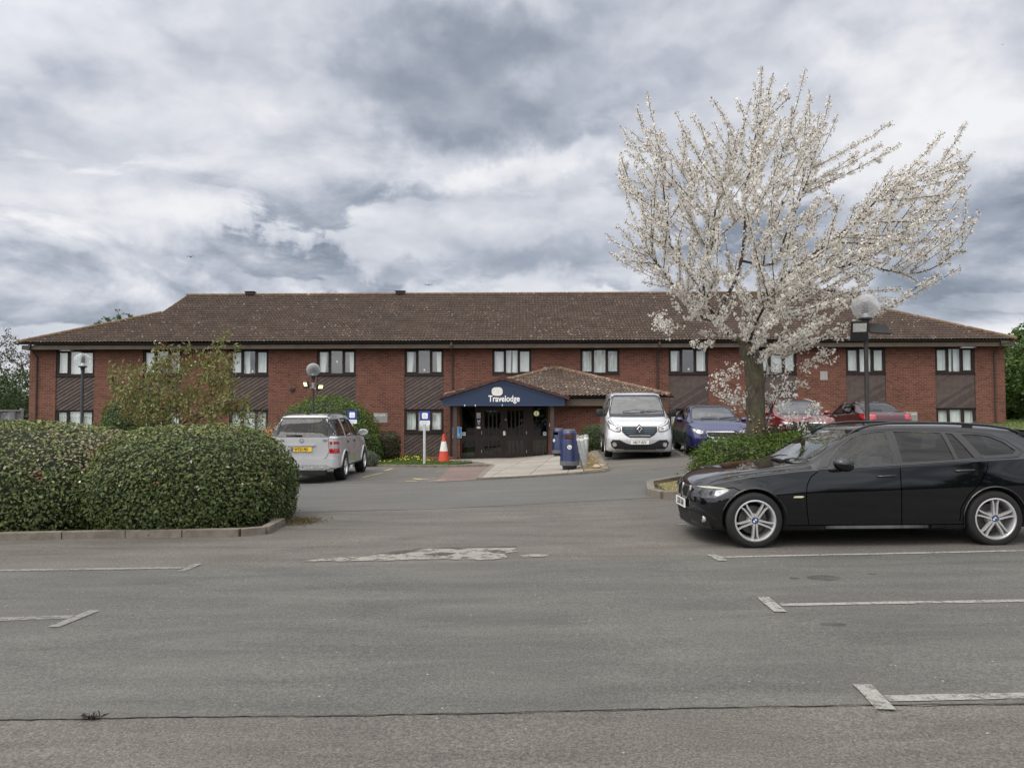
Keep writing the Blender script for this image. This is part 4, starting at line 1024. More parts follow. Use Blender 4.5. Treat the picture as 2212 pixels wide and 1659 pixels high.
            b = MB(); b.lathe([(rimr-.041, -e*.82), (0, -e*.82)], (x, y, z), 32, 'y'); b.build('hub_back', m_under, w)
            for q in range(5):
                a = spin+.63+2*math.pi*q/5; b = MB(); c = (x+.052*math.cos(a), y+f1*.86, z+.052*math.sin(a)); b.lathe([(.010, -.002), (.008, sg*.003), (0, sg*.003)], c, 8, 'y')
                if style != 'double5': continue
                b.build('wheel_bolt', m_trim, w)
            s.lastw = w
def prism_faces(n): return [tuple(range(n-1, -1, -1)), tuple(range(n, 2*n))]+[(i, (i+1) % n, n+(i+1) % n, n+i) for i in range(n)]
def spk(k, P, prof, f0, f1, sg):
    """one tapering spoke: prof = (radius, angular offset, width)"""
    V = []
    for (rr, da, w) in prof:
        dw = w/2/max(rr, .02)
        V += [P(rr, da-dw, f0), P(rr, da-dw*.7, f1), P(rr, da+dw*.7, f1), P(rr, da+dw, f0)]
    Fc = []
    for i in range(len(prof)-1):
        for j in range(3): a = i*4+j; Fc.append((a, a+4, a+5, a+1))
    k.add(V, Fc)
def plate(root, txt, loc, rot, yellow=False, w=.52, h=.111):
    p = MB(); p.box(-w/2, w/2, -h/2, h/2, 0, .006); o = p.build('number_plate', m_ply if yellow else m_plw, root, bevel=.003); o.location = loc; o.rotation_euler = rot
    text_part('plate_lettering', txt, .105, m_plt, o, (0, -.002, .0065), (0, 0, 0), .001, xs=.72, off=.0035, spacing=1.03)
    return o
def mirror_shell(name, root, c, sx, sy, sz, mat, arm, glassdir=1, arm_to=None):
    b = MB(); b.sphere(c, 1, 16, 12, sx, sy, sz); 
    # flatten the glass side
    b.v = [(min(x, c[0]+sx*.45) if glassdir > 0 else max(x, c[0]-sx*.45), y, z) for x, y, z in b.v]
    o = b.build(name, mat, root, 50)
    g = MB(); xg = c[0]+sx*.455*glassdir; g.lathe([(0, 0), (1, 0)], (0, 0, 0), 24, 'x'); g.v = [(xg, c[1]+y*sy*.80, c[2]+z*sz*.80) for x, y, z in g.v]; g.build('mirror_glass', m_chrome, o)
    if arm_to: a = MB(); a.tube([(c[0]-.02, c[1], c[2]-sz*.7), arm_to], [.025, .035], 8); a.build('mirror_arm', arm, o, 60)
    return o
def seats(car, xs, w, zb, ztop, mat=None, wheelx=None, rhd=1, recline=.12, wz=None):
    for i, x in enumerate(xs):
        for sg in (-1, 1):
            y = sg*w*.46; b = MB(); b.obox((x+.06, y, (zb+ztop)/2), (.06, 0, 0), (0, w*.27, 0), (recline*.5, 0, (ztop-zb)/2)); b.obox((x+.06+recline*.6, y, ztop+.12), (.045, 0, 0), (0, .13, 0), (.01, 0, .075))
            b.cyl((x+.06+recline*.5, y, ztop-.02), (x+.06+recline*.55, y, ztop+.08), .02, n=8); b.obox((x-.15, y, zb+.02), (.25, 0, 0), (0, w*.27, 0), (0, 0, .07)); b.build('seat', mat or m_int, car.root, bevel=.02)
    if wheelx:
        y = rhd*w*.46; b = MB(); n = 28; r = .185; tilt = rad(65)
        z0 = wz or ztop-.02; P = [(wheelx+r*math.cos(tilt)*math.sin(2*math.pi*k/n)*.5, y+r*math.cos(2*math.pi*k/n), z0+r*math.sin(tilt)*math.sin(2*math.pi*k/n)) for k in range(n+1)]; b.tube(P, .015, 6, False)
        b.tube([(wheelx, y-r, z0), (wheelx, y+r, z0)], .02, 6); b.tube([(wheelx, y, z0), (wheelx, y, z0-r*.9)], .02, 6); b.build('steering_wheel', m_trim, car.root, 60)

# ---- black estate -------------------------------------------------
def black_estate():
    S = dict(L=4.52, waist=.62, crown=.055, shoulder=.020,
        st=[.12, .125, .13, .14, .15, .165, .18, .205, .23, .27, .31, .36, .44, .6, .8, 1.0, 1.2, 1.36, 1.5, 1.7, 1.9, 2.1, 2.3, 2.6, 3.0, 3.4, 3.8, 4.1, 4.25, 4.35, 4.45, 4.52],
        zs=[(0, .30), (.05, .22), (.2, .185), (.6, .20), (1.2, .19), (3.2, .19), (3.9, .21), (4.35, .26), (4.52, .40)],
        x0=.12,
        W=[(.12, .16), (.13, .31), (.15, .43), (.18, .55), (.23, .67), (.31, .77), (.44, .852), (.6, .89), (.9, .90), (1.4, .898), (2.4, .898), (3.2, .905), (3.8, .90), (4.2, .87), (4.4, .80), (4.52, .66)],
        zb=[(.12, .605), (.145, .65), (.19, .685), (.29, .73), (.5, .785), (.8, .835), (1.1, .87), (1.4, .897), (1.9, .915), (2.5, .945), (3.2, .985), (3.8, 1.01), (4.2, 1.02), (4.4, 1.00), (4.52, .92)],
        Wb=[(.12, .13), (.13, .27), (.15, .38), (.18, .49), (.23, .60), (.31, .70), (.44, .79), (.7, .835), (1.2, .845), (1.9, .845), (2.6, .85), (3.3, .85), (3.9, .82), (4.2, .78), (4.4, .72), (4.52, .60)],
        Wt=[(.12, .11), (.13, .24), (.15, .34), (.18, .44), (.23, .53), (.31, .60), (.5, .68), (.9, .73), (1.25, .735), (1.5, .72), (1.8, .66), (2.1, .61), (2.5, .60), (3.2, .595), (3.8, .58), (4.2, .56), (4.35, .56), (4.52, .52)],
        zt=[(.12, .680), (.145, .722), (.19, .756), (.29, .80), (.5, .85), (.8, .888), (1.1, .925), (1.30, .945), (1.40, .975), (1.55, 1.065), (1.75, 1.185), (1.95, 1.295), (2.12, 1.365), (2.3, 1.395), (2.6, 1.410), (3.1, 1.408), (3.6, 1.385), (4.0, 1.345), (4.28, 1.305), (4.38, 1.20), (4.46, 1.04), (4.52, .95)],
        warp=[(0, .45, .07, .30, .55), (4.52, .6, -.07, .35, .5)])
    m_blkp = paint('black_car_paint', (.003, .0034, .0045), .07, coat=.85, spec=.22)
    c = Car('estate_car', 'glossy black estate car with roof rails parked side-on in the nearest bay', 'car', (2.035, 8.88+.90, .020), 0, S, m_blkp, m_cgl, m_cgt)
    c.root.rotation_euler = (0, -.006, 0)
    w1 = [(1.63, .925), (1.72, 1.03), (1.86, 1.155), (2.00, 1.245), (2.14, 1.295), (2.30, 1.318), (2.405, 1.322), (2.385, .965)]
    w2 = [(2.50, .97), (2.505, 1.322), (3.06, 1.305), (3.10, 1.0)]
    w3 = [(3.145, 1.005), (3.115, 1.30), (3.19, 1.292), (3.335, 1.015)]
    w4 = [(3.30, 1.286), (3.46, 1.282), (3.62, 1.260), (3.76, 1.195), (3.86, 1.095), (3.81, 1.058), (3.48, 1.04), (3.42, 1.055)]
    wf = [(-.66, .985), (-.58, 1.24), (-.50, 1.335), (.50, 1.335), (.58, 1.24), (.66, .985), (.4, .968), (-.4, .968)]
    wb = [(-.52, 1.06), (-.48, 1.24), (.48, 1.24), (.52, 1.06)]
    wr, fx, rx = .320, .76, 3.52
    c.body([(fx, .325, .352), (rx, .325, .352)], wr, (1.18, 4.2), [w1, w2, w3, w4], (wf, 1.12, 2.25), (wb, 3.9, 4.8), .40)
    for poly, g in ((w1, m_cgl), (w2, m_cgt), (w3, m_cgt), (w4, m_cgt)): c.panel('side_window', 'L', poly, -.006, g, mirror=True, depth=0)
    c.panel('windscreen', 'F', wf, -.004, m_wsc, depth=0); c.panel('rear_window', 'B', wb, -.004, m_cgt, depth=0)
    # pillars and window surrounds in satin black
    c.panel('pillar_trim', 'L', [(2.392, .962), (2.41, 1.325), (2.445, 1.33), (2.44, .962)], .002, m_trim, mirror=True); c.panel('pillar_trim', 'L', [(2.455, .962), (2.455, 1.33), (2.50, 1.328), (2.495, .968)], .002, m_trim, mirror=True)
    c.panel('pillar_trim', 'L', [(3.10, 1.0), (3.065, 1.31), (3.11, 1.306), (3.143, 1.004)], .002, m_trim, mirror=True)
    c.panel('pillar_trim', 'L', [(3.335, 1.012), (3.195, 1.296), (3.30, 1.292), (3.42, 1.05), (3.45, 1.02)], .002, m_trim, mirror=True)
    top = [(1.52, .905), (1.60, .99), (1.72, 1.095), (1.86, 1.20), (2.0, 1.278), (2.14, 1.325), (2.3, 1.345), (2.6, 1.348), (3.1, 1.334), (3.45, 1.312), (3.64, 1.288), (3.81, 1.215), (3.93, 1.10)]
    c.ribbon('window_seal', 'L', top, .022, .003, m_trim, True); c.ribbon('window_seal', 'L', [(1.52, .902), (1.9, .917), (2.44, .945), (3.0, .978), (3.45, 1.005), (3.86, 1.03), (3.93, 1.08)], .020, .004, m_trim, True)
    c.panel('mirror_base', 'L', [(1.545, .915), (1.635, .925), (1.70, 1.03), (1.66, 1.035)], .004, m_trim, mirror=True)
    # shut lines
    gl = m_gap
    for P in ([(1.50, .875), (1.42, .82), (1.365, .72), (1.35, .60), (1.36, .40), (1.38, .27)], [(2.45, .945), (2.447, .6), (2.447, .26)], [(3.475, 1.0), (3.45, .88), (3.36, .74), (3.22, .60), (3.13, .46), (3.11, .30)], [(1.10, .262), (3.17, .262)], [(.30, .655), (.52, .70), (.60, .665)], [(3.90, .62), (4.2, .60), (4.45, .63)]):
        c.ribbon('shut_line', 'L', P, .010, .0012, gl, True, lip=.004)
    c.ribbon('shut_line', 'T', [(.16, .60), (.5, .70), (.9, .745), (1.22, .755)], .010, .0012, gl, True, lip=.004)
    # swage line and sill blade
    def blade(name, pts, out, h, mat):
        for sg, vw in ((-1, 'L'), (1, 'R')):
            V = []
            for (x, z, k) in pts:
                p0 = c.pt(vw, x, z+h, .001); p1 = c.pt(vw, x, z, .001); p2 = c.pt(vw, x, z-h*.8, .001); p1 = p1+Vector((0, sg*out*k, 0)); V += [p0, p1, p2]
            MB().add(V, [(i*3+j, i*3+3+j, i*3+4+j, i*3+1+j) for i in range(len(pts)-1) for j in (0, 1)]).build(name, mat, c.root, 30)
    blade('sill_blade', [(1.30+.08*i, .225-.018*max(0, 1-i/4.), math.sin(math.pi*min(1, max(0, i/21)))**.5) for i in range(22)], .035, .030, m_blkp)
    for sg in (-1, 1):
        for wx in (fx, rx):     # arch lips
            P = []
            for k in range(19):
                a = rad(-12+204*k/18); x, z = wx+.364*math.cos(a), .325+.364*math.sin(a)
                if z < .24: continue
                P.append(c.pt('L' if sg < 0 else 'R', x, z, .006))
            MB().tube(P, .011, 6).build('arch_lip', m_blkp, c.root, 60)
    # handles
    for hx, hz in ((2.18, .815), (3.08, .872)):
        for vw, sg in (('L', -1), ('R', 1)):
            a, b = c.pt(vw, hx, hz, 0), c.pt(vw, hx+.22, hz+.008, 0); o = Vector((0, sg*.028, 0))
            MB().tube([a, a+o*.9+Vector((.02, 0, 0)), a.lerp(b, .5)+o*1.15, b+o*.9-Vector((.02, 0, 0)), b], [.010, .014, .015, .014, .010], 8).build('door_handle', m_blkp, c.root, 60)
    # wheels
    c.wheel(fx, .322, wr, .238, .225, .785, 'double5', spin=rad(-90)); 
    c.wheel(rx, .322, wr, .238, .235, .785, 'double5', spin=rad(90-2))
    for wx in (fx, rx):
        for sg in (-1, 1):
            m = Mat('roundel'); g = m.node('ShaderNodeSeparateXYZ'); m.L.new(m.obj, g.inputs[0])
            q = m.mth('MULTIPLY', m.mth('SUBTRACT', g.outputs[0], wx), m.mth('SUBTRACT', g.outputs[2], .322)); m.col(m.mix(m.mth('GREATER_THAN', q, 0.0), (.02, .12, .50), (.75, .76, .78))).set(Roughness=.2)
            y = sg*(.785+.1125*.92*.875+.003); b = MB(); b.lathe([(0, 0), (.024, 0)], (wx, y, .322), 20, 'y'); b.build('roundel', m.m, c.root); b = MB(); b.lathe([(.024, sg*.001), (.034, sg*.0005), (.034, -sg*.004)], (wx, y, .322), 20, 'y'); b.build('roundel_ring', m_trim, c.root)
    # nose: double grille, lamps, bumper openings, plate
    def kid(a0, a1): return [(a0+.01, .525), (a1-.05, .52), (a1-.006, .57), (a1, .635), (a1-.02, .665), (a0+.02, .668), (a0, .64), (a0, .56)]
    for sg in (-1, 1):
        P = [(sg*a, z) for a, z in kid(.03, .29)]
        c.panel('grille', 'F', P, .004, m_under, depth=.01)
        c.ribbon('grille_surround', 'F', P, .024, .012, m_chrome, closed=True, lip=.02)
        for k in range(7): a = .055+k*.034; c.ribbon('grille_bar', 'F', [(sg*a, .52), (sg*a, .66)], .006, .008, m_trim)
    for vw, sg in (('L', -1), ('R', 1)):
        P = [(.15, .560), (.165, .615), (.20, .668), (.29, .700), (.42, .690), (.505, .672), (.475, .645), (.38, .590), (.33, .572), (.23, .560)]
        c.panel('headlight', vw, P, .004, m_lampk, depth=.012, h=.04)
        hl = c.panel('lamp_reflector', vw, [(.33, .60), (.35, .655), (.43, .672), (.475, .665), (.40, .615), (.36, .594)], .007, m_refl, depth=.002, h=.04)[0]
        c.panel('lamp_lens', vw, [(.18, .662), (.21, .682), (.29, .701), (.42, .692), (.49, .675), (.36, .678), (.20, .676)], .009, simple('lamp_brow', (.50, .51, .40), .3, .05), depth=.002, h=.04)
        for lx in (.22, .31):
            p = c.pt(vw, lx, .625, .010); MB().lathe([(0, 0), (.026, 0), (.032, -.006*sg)], p, 16, 'y').build('lamp_projector', m_lampk, c.root, 40)
        c.panel('side_repeater', vw, [(1.20, .582), (1.215, .600), (1.30, .602), (1.325, .594), (1.30, .580)], .006, simple('repeater_lens', (.62, .58, .38), .25, .05), depth=.005)
    c.panel('lower_grille', 'F', [(-.30, .235), (-.34, .40), (.34, .40), (.30, .235)], .003, m_under, depth=.01)
    c.panel('fog_recess', 'L', [(.14, .40), (.18, .39), (.25, .345), (.275, .285), (.18, .262), (.14, .27)], .004, m_under, depth=.006, mirror=True, h=.03)
    c.ribbon('bumper_lip', 'L', [(.14, .42), (.18, .412), (.26, .365), (.30, .29)], .028, .016, m_blkp, True, lip=.02)
    c.panel('fog_recess', 'F', [(.40, .265), (.39, .385), (.52, .40), (.66, .365), (.735, .30), (.70, .255)], .004, m_under, depth=.006, mirror=True)
    for sg in (-1, 1):
        p = c.pt('F', sg*.63, .315, .012); MB().lathe([(0, 0), (.038, 0), (.043, .012), (.043, .03)], p, 20, 'x').build('fog_lamp', m_clear, c.root, 40)
    c.ribbon('bumper_lip', 'F', [(.36, .43), (.52, .425), (.68, .385), (.77, .31)], .035, .016, m_blkp, True, lip=.02); c.ribbon('bumper_lip', 'F', [(-.72, .225), (-.4, .215), (.4, .215), (.72, .225)], .022, .014, m_trim, lip=.02)
    p = c.pt('F', 0, .455, .012); plate(c.root, 'LD58 OAN', (p.x-.008, 0, .452), (rad(90), 0, rad(-90)))
    # mirrors
    for sg in (-1, 1):
        b = MB(); b.sphere((0, 0, 0), 1, 20, 14, .125, .10, .080); b.v = [((x+.105)*.9 if x < 0 else x*.8+.1125, y, z-.012*(x/.1)) for x, y, z in b.v]
        o = b.build('door_mirror', m_blkp, c.root, 60); o.location = (1.655, sg*.975, .962)
        MB().tube([(.04, 0, -.05), (.02, -sg*.10, -.07), (.0, -sg*.13, -.06)], [.03, .026, .03], 8).build('mirror_arm', m_trim, o, 60)
    # roof rails and fin
    for sg in (-1, 1):
        P = []
        for x, dz in ((1.98, -.005), (2.08, .02), (2.25, .040), (2.5, .046), (2.9, .046), (3.3, .044), (3.65, .038), (3.9, .028), (4.05, .010), (4.14, -.008)):
            q = c.pt('T', x, sg*(.565-.01*(x > 3.6)), 0); P.append(q+Vector((0, 0, dz)))
        MB().tube(P, [.012, .015]+[.0155]*6+[.014, .010], 8).build('roof_rail', m_trim, c.root, 60)
        for x in (2.02, 3.42, 4.08): q = c.pt('T', x, sg*.56, 0); MB().obox(q+Vector((0, 0, .018)), (.06, 0, -.004), (0, .012, 0), (0, 0, .024)).build('rail_foot', m_trim, c.root, bevel=.004)
    q = c.pt('T', 3.75, 0, 0); b = MB(); b.add([(0, -.02, 0), (0, .02, 0), (.17, .018, -.02), (.17, -.018, -.02), (.10, 0, .055), (.15, 0, .05)], [(0, 1, 2, 3), (0, 3, 5, 4), (1, 4, 5, 2), (0, 4, 1), (3, 2, 5)]); o = b.build('roof_aerial', m_blkp, c.root, 50); o.location = q
    # tail spoiler and lamps
    b = MB(); V = []
    for x, z, w in ((4.10, 1.335, .54), (4.25, 1.325, .555), (4.38, 1.295, .55), (4.40, 1.275, .54), (4.25, 1.27, .54)): V += [(x, -w, z-.02), (x, -w*.5, z), (x, 0, z+.006), (x, w*.5, z), (x, w, z-.02)]
    b.add(V, [(i*5+j, i*5+5+j, i*5+6+j, i*5+1+j) for i in range(4) for j in range(4)]); b.build('tail_spoiler', m_blkp, c.root, 50)
    c.panel('tail_light', 'L', [(4.05, .76), (4.02, .86), (4.20, .93), (4.42, .92), (4.44, .80)], .004, m_redl, mirror=True)
    # wipers
    for (a, b_) in (((1.36, -.22), (1.43, -.60)), ((1.36, .30), (1.44, -.10))):
        p, q = c.pt('T', *a, .02), c.pt('T', *b_, .03); MB().tube([p, p.lerp(q, .5)+Vector((0, 0, .015)), q], [.012, .009, .006], 6).build('wiper', m_trim, c.root, 60)
    seats(c, (2.22, 3.12), .80*1.0, .55, 1.02, wheelx=1.86, rhd=1, wz=.93)
    MB().box(1.38, 1.72, -.74, .74, .80, .90).build('dashboard', m_int, c.root, bevel=.03)
    return c
black_estate()

# ---- silver people-carrier style panel van, nose to the camera ----
def gpl(x, y): return (x, y, G(x, y))
m_silver = paint('silver_car_paint', (.56, .565, .58), .28, metal=.35); m_silv2 = paint('pale_silver_paint', (.50, .505, .52), .34, metal=.2)
def front_lamps(c, poly, refl, proj, rl=.04):
    c.panel('headlight', 'F', poly, .004, m_lampk, depth=.01, mirror=True, h=.04)
    c.panel('lamp_reflector', 'F', refl, .008, m_refl, depth=.002, mirror=True, h=.04)
    for sg in (-1, 1):
        for (a, b) in proj: p = c.pt('F', sg*a, b, .012); MB().lathe([(0, 0), (rl, 0), (rl*1.15, .01)], p, 18, 'x').build('lamp_projector', m_clear, c.root, 40)
def van():
    S = dict(L=5.0, waist=.50, crown=.07, shoulder=.012, st=[0, .03, .08, .16, .3, .5, .8, 1.05, 1.3, 1.6, 1.9, 2.3, 3.0, 4.0, 4.7, 4.93, 5.0],
        zs=[(0, .26), (.08, .20), (.3, .19), (1.5, .24), (4.6, .26), (5, .32)], W=[(0, .70), (.03, .80), (.08, .87), (.16, .915), (.3, .95), (.6, .972), (1.2, .978), (4.5, .978), (4.9, .96), (5, .93)],
        zb=[(0, .88), (.08, .97), (.3, 1.05), (.6, 1.12), (1.0, 1.17), (1.6, 1.20), (5, 1.22)], Wb=[(0, .66), (.08, .80), (.3, .88), (.6, .905), (1.0, .93), (1.6, .945), (4.7, .945), (5, .90)],
        Wt=[(0, .60), (.08, .70), (.3, .76), (.8, .80), (1.1, .80), (1.6, .755), (2.0, .755), (4.8, .76), (5, .74)], zt=[(0, .93), (.08, 1.02), (.3, 1.10), (.6, 1.19), (.82, 1.26), (1.0, 1.36), (1.3, 1.62), (1.55, 1.80), (1.75, 1.89), (2.0, 1.935), (2.6, 1.965), (4.6, 1.95), (4.9, 1.92), (5, 1.84)],
        warp=[(0, .50, .07, .35, .6)])
    cx, yaw = 3.62, rad(4.8); c = Car('delivery_van', 'silver panel van with black grille parked nose-out right of the entrance', 'van', (cx, 21.85, G(3.6, 23)+.005), rad(90)-yaw, S, m_silver, m_cgl, m_cgl, m_intg)
    wf = [(-.80, 1.27), (-.79, 1.40), (-.70, 1.815), (-.60, 1.84), (.60, 1.84), (.70, 1.815), (.79, 1.40), (.80, 1.27), (.4, 1.255), (-.4, 1.255)]
    w1 = [(1.12, 1.24), (1.20, 1.38), (1.52, 1.70), (1.62, 1.74), (2.12, 1.74), (2.12, 1.20)]
    c.body([(.95, .34, .375), (4.05, .34, .375)], .34, (.9, 4.9), [w1], (wf, .7, 1.95), None, .5)
    c.panel('windscreen', 'F', wf, -.004, m_wsc, depth=0); c.panel('side_window', 'L', w1, -.006, m_cgl, mirror=True, depth=0)
    c.ribbon('window_seal', 'F', wf, .045, .003, m_trim, closed=True); c.ribbon('window_seal', 'L', w1, .03, .003, m_trim, True, closed=True)
    c.panel('scuttle', 'F', [(-.82, 1.20), (-.80, 1.27), (.80, 1.27), (.82, 1.20), (.4, 1.185), (-.4, 1.185)], .004, m_trim, depth=.004)
    c.panel('grille', 'F', [(-.50, .915), (.50, .915), (.50, .78), (.40, .67), (.28, .605), (-.28, .605), (-.40, .67), (-.50, .78)], .006, m_trim, depth=.01)
    for z, a in ((.845, .42), (.79, .42), (.735, .39), (.665, .30)):
        if z > .7:
            for sg in (-1, 1): c.ribbon('grille_bar', 'F', [(sg*.13, z), (sg*a, z)], .014, .022, simple('grille_blue_chrome', (.10, .19, .26), .25, .1, metal=.6), lip=.012)
        else: c.ribbon('grille_bar', 'F', [(-a, z), (a, z)], .014, .022, m_chrome, lip=.012)
    d = [(0, .955), (.085, .845), (0, .735), (-.085, .845)]; p = c.pt('F', 0, .845, .03)
    c.panel('badge_surround', 'F', [(0, .985), (.12, .86), (.10, .76), (0, .68), (-.10, .76), (-.12, .86)], .012, m_trim, depth=.01)
    b = MB(); i_ = [(0, .895), (.034, .845), (0, .795), (-.034, .845)]; n = 4
    V = [(p.x-.0, y, z) for y, z in d]+[(p.x-.028, y*.72, .845+(z-.845)*.72) for y, z in d]+[(p.x-.0, y, z) for y, z in i_]
    b.add(V, [(k, (k+1) % 4, 4+(k+1) % 4, 4+k) for k in range(4)]+[(4+k, 4+(k+1) % 4, 8+(k+1) % 4, 8+k) for k in range(4)]); b.build('badge', m_chrome, c.root)
    front_lamps(c, [(.885, 1.13), (.80, 1.02), (.66, .94), (.53, .905), (.52, .80), (.55, .755), (.72, .775), (.86, .845), (.89, .95)], [(.84, 1.0), (.76, .95), (.62, .90), (.55, .88), (.56, .79), (.70, .80), (.82, .86)], [(.64, .85)], .045)
    c.panel('bumper_insert', 'F', [(-.28, .42), (-.40, .46), (-.56, .545), (-.76, .55), (-.82, .47), (-.79, .36), (-.66, .25), (.66, .25), (.79, .36), (.82, .47), (.76, .55), (.56, .545), (.40, .46), (.28, .42)], .005, m_trim, depth=.01)
    c.panel('lower_grille', 'F', [(-.45, .27), (-.45, .38), (.45, .38), (.45, .27)], .012, m_under, depth=.004)
    for k in range(24): y = -.43+k*.0374; c.ribbon('grille_bar', 'F', [(y, .275), (y, .375)], .010, .018, m_trim, lip=.006) if k % 2 else None
    for sg in (-1, 1): p = c.pt('F', sg*.70, .415, .014); MB().lathe([(0, 0), (.045, 0), (.055, .01), (.06, -.006), (.07, .02)], p, 20, 'x').build('fog_lamp', m_clear, c.root, 40)
    p = c.pt('F', 0, .475, .014); plate(c.root, 'HK17 UCV', (p.x-.01, 0, .475), (rad(90), 0, rad(-90)))
    for sg in (-1, 1):
        b = MB(); b.box(-.09, .09, -.10, .10, -.115, .115); o = b.build('door_mirror', m_trim, c.root, 40, bevel=.035); o.location = (1.35, sg*1.09, 1.31)
        MB().obox((0, -sg*.13, -.05), (.03, 0, 0), (0, .07, 0), (0, 0, .03)).build('mirror_arm', m_trim, o, bevel=.008)
        MB().add([(.092, -.08, -.09), (.092, .08, -.09), (.092, .08, .09), (.092, -.08, .09)], [(0, 1, 2, 3)]).build('mirror_glass', m_chrome, o)
    c.wheel(.95, .335, .335, .205, .215, .85, 'steel'); c.wheel(4.05, .335, .335, .205, .215, .85, 'steel')
    for P in ([(1.05, 1.17), (1.02, .9), (1.12, .7), (1.38, .5), (1.40, .27)], [(2.16, 1.85), (2.16, .27)], [(1.10, 1.17), (1.6, 1.2), (2.16, 1.21)], [(3.45, 1.85), (3.45, .27)]): c.ribbon('shut_line', 'L', P, .012, .0012, m_under, True, lip=.004)
    c.ribbon('shut_line', 'F', [(-.86, 1.18), (-.74, 1.02), (-.52, .93), (.52, .93), (.74, 1.02), (.86, 1.18)], .012, .0012, m_under, lip=.004)
    c.ribbon('side_moulding', 'L', [(1.5, .62), (3.6, .62)], .09, .014, m_trim, True, lip=.014)
    for hy in (2.0,): c.ribbon('door_handle', 'L', [(hy-.11, 1.03), (hy+.08, 1.03)], .035, .025, m_trim, True, lip=.02)
    for (a, b_) in (((.96, -.10), (1.06, -.78)), ((.96, .42), (1.02, -.22))):
        p, q = c.pt('T', *a, .02), c.pt('T', *b_, .04); MB().tube([p, p.lerp(q, .5)+Vector((0, 0, .02)), q], [.014, .010, .006], 6).build('wiper', m_trim, c.root, 60)
    q = c.pt('T', 2.05, .42, 0); MB().tube([q, q+Vector((.02, 0, .10))], [.012, .004], 6).build('roof_aerial', m_trim, c.root)
    seats(c, (2.35,), .98, .75, 1.36, m_int, 1.62, 1, wz=1.30)
    MB().box(1.15, 1.55, -.80, .80, 1.02, 1.20).build('dashboard', m_intg, c.root, bevel=.04)
    MB().box(2.75, 2.78, -.84, .84, .5, 1.86).build('bulkhead', m_intg, c.root)
    for sg in (-1, 1): MB().obox((1.72, sg*.38, 1.775), (.07, 0, .045), (0, .24, 0), (.005, 0, -.008)).build('sun_visor', simple('visor_cloth', (.5, .52, .48), .9), c.root)
    MB().obox((1.52, 0, 1.68), (.012, 0, .0), (0, .07, 0), (0, 0, .05)).build('rear_view_mirror', m_trim, c.root, bevel=.01)
    MB().box(1.15, 1.30, -.22, .05, 1.205, 1.215).build('paper', m_paper, c.root)
van()

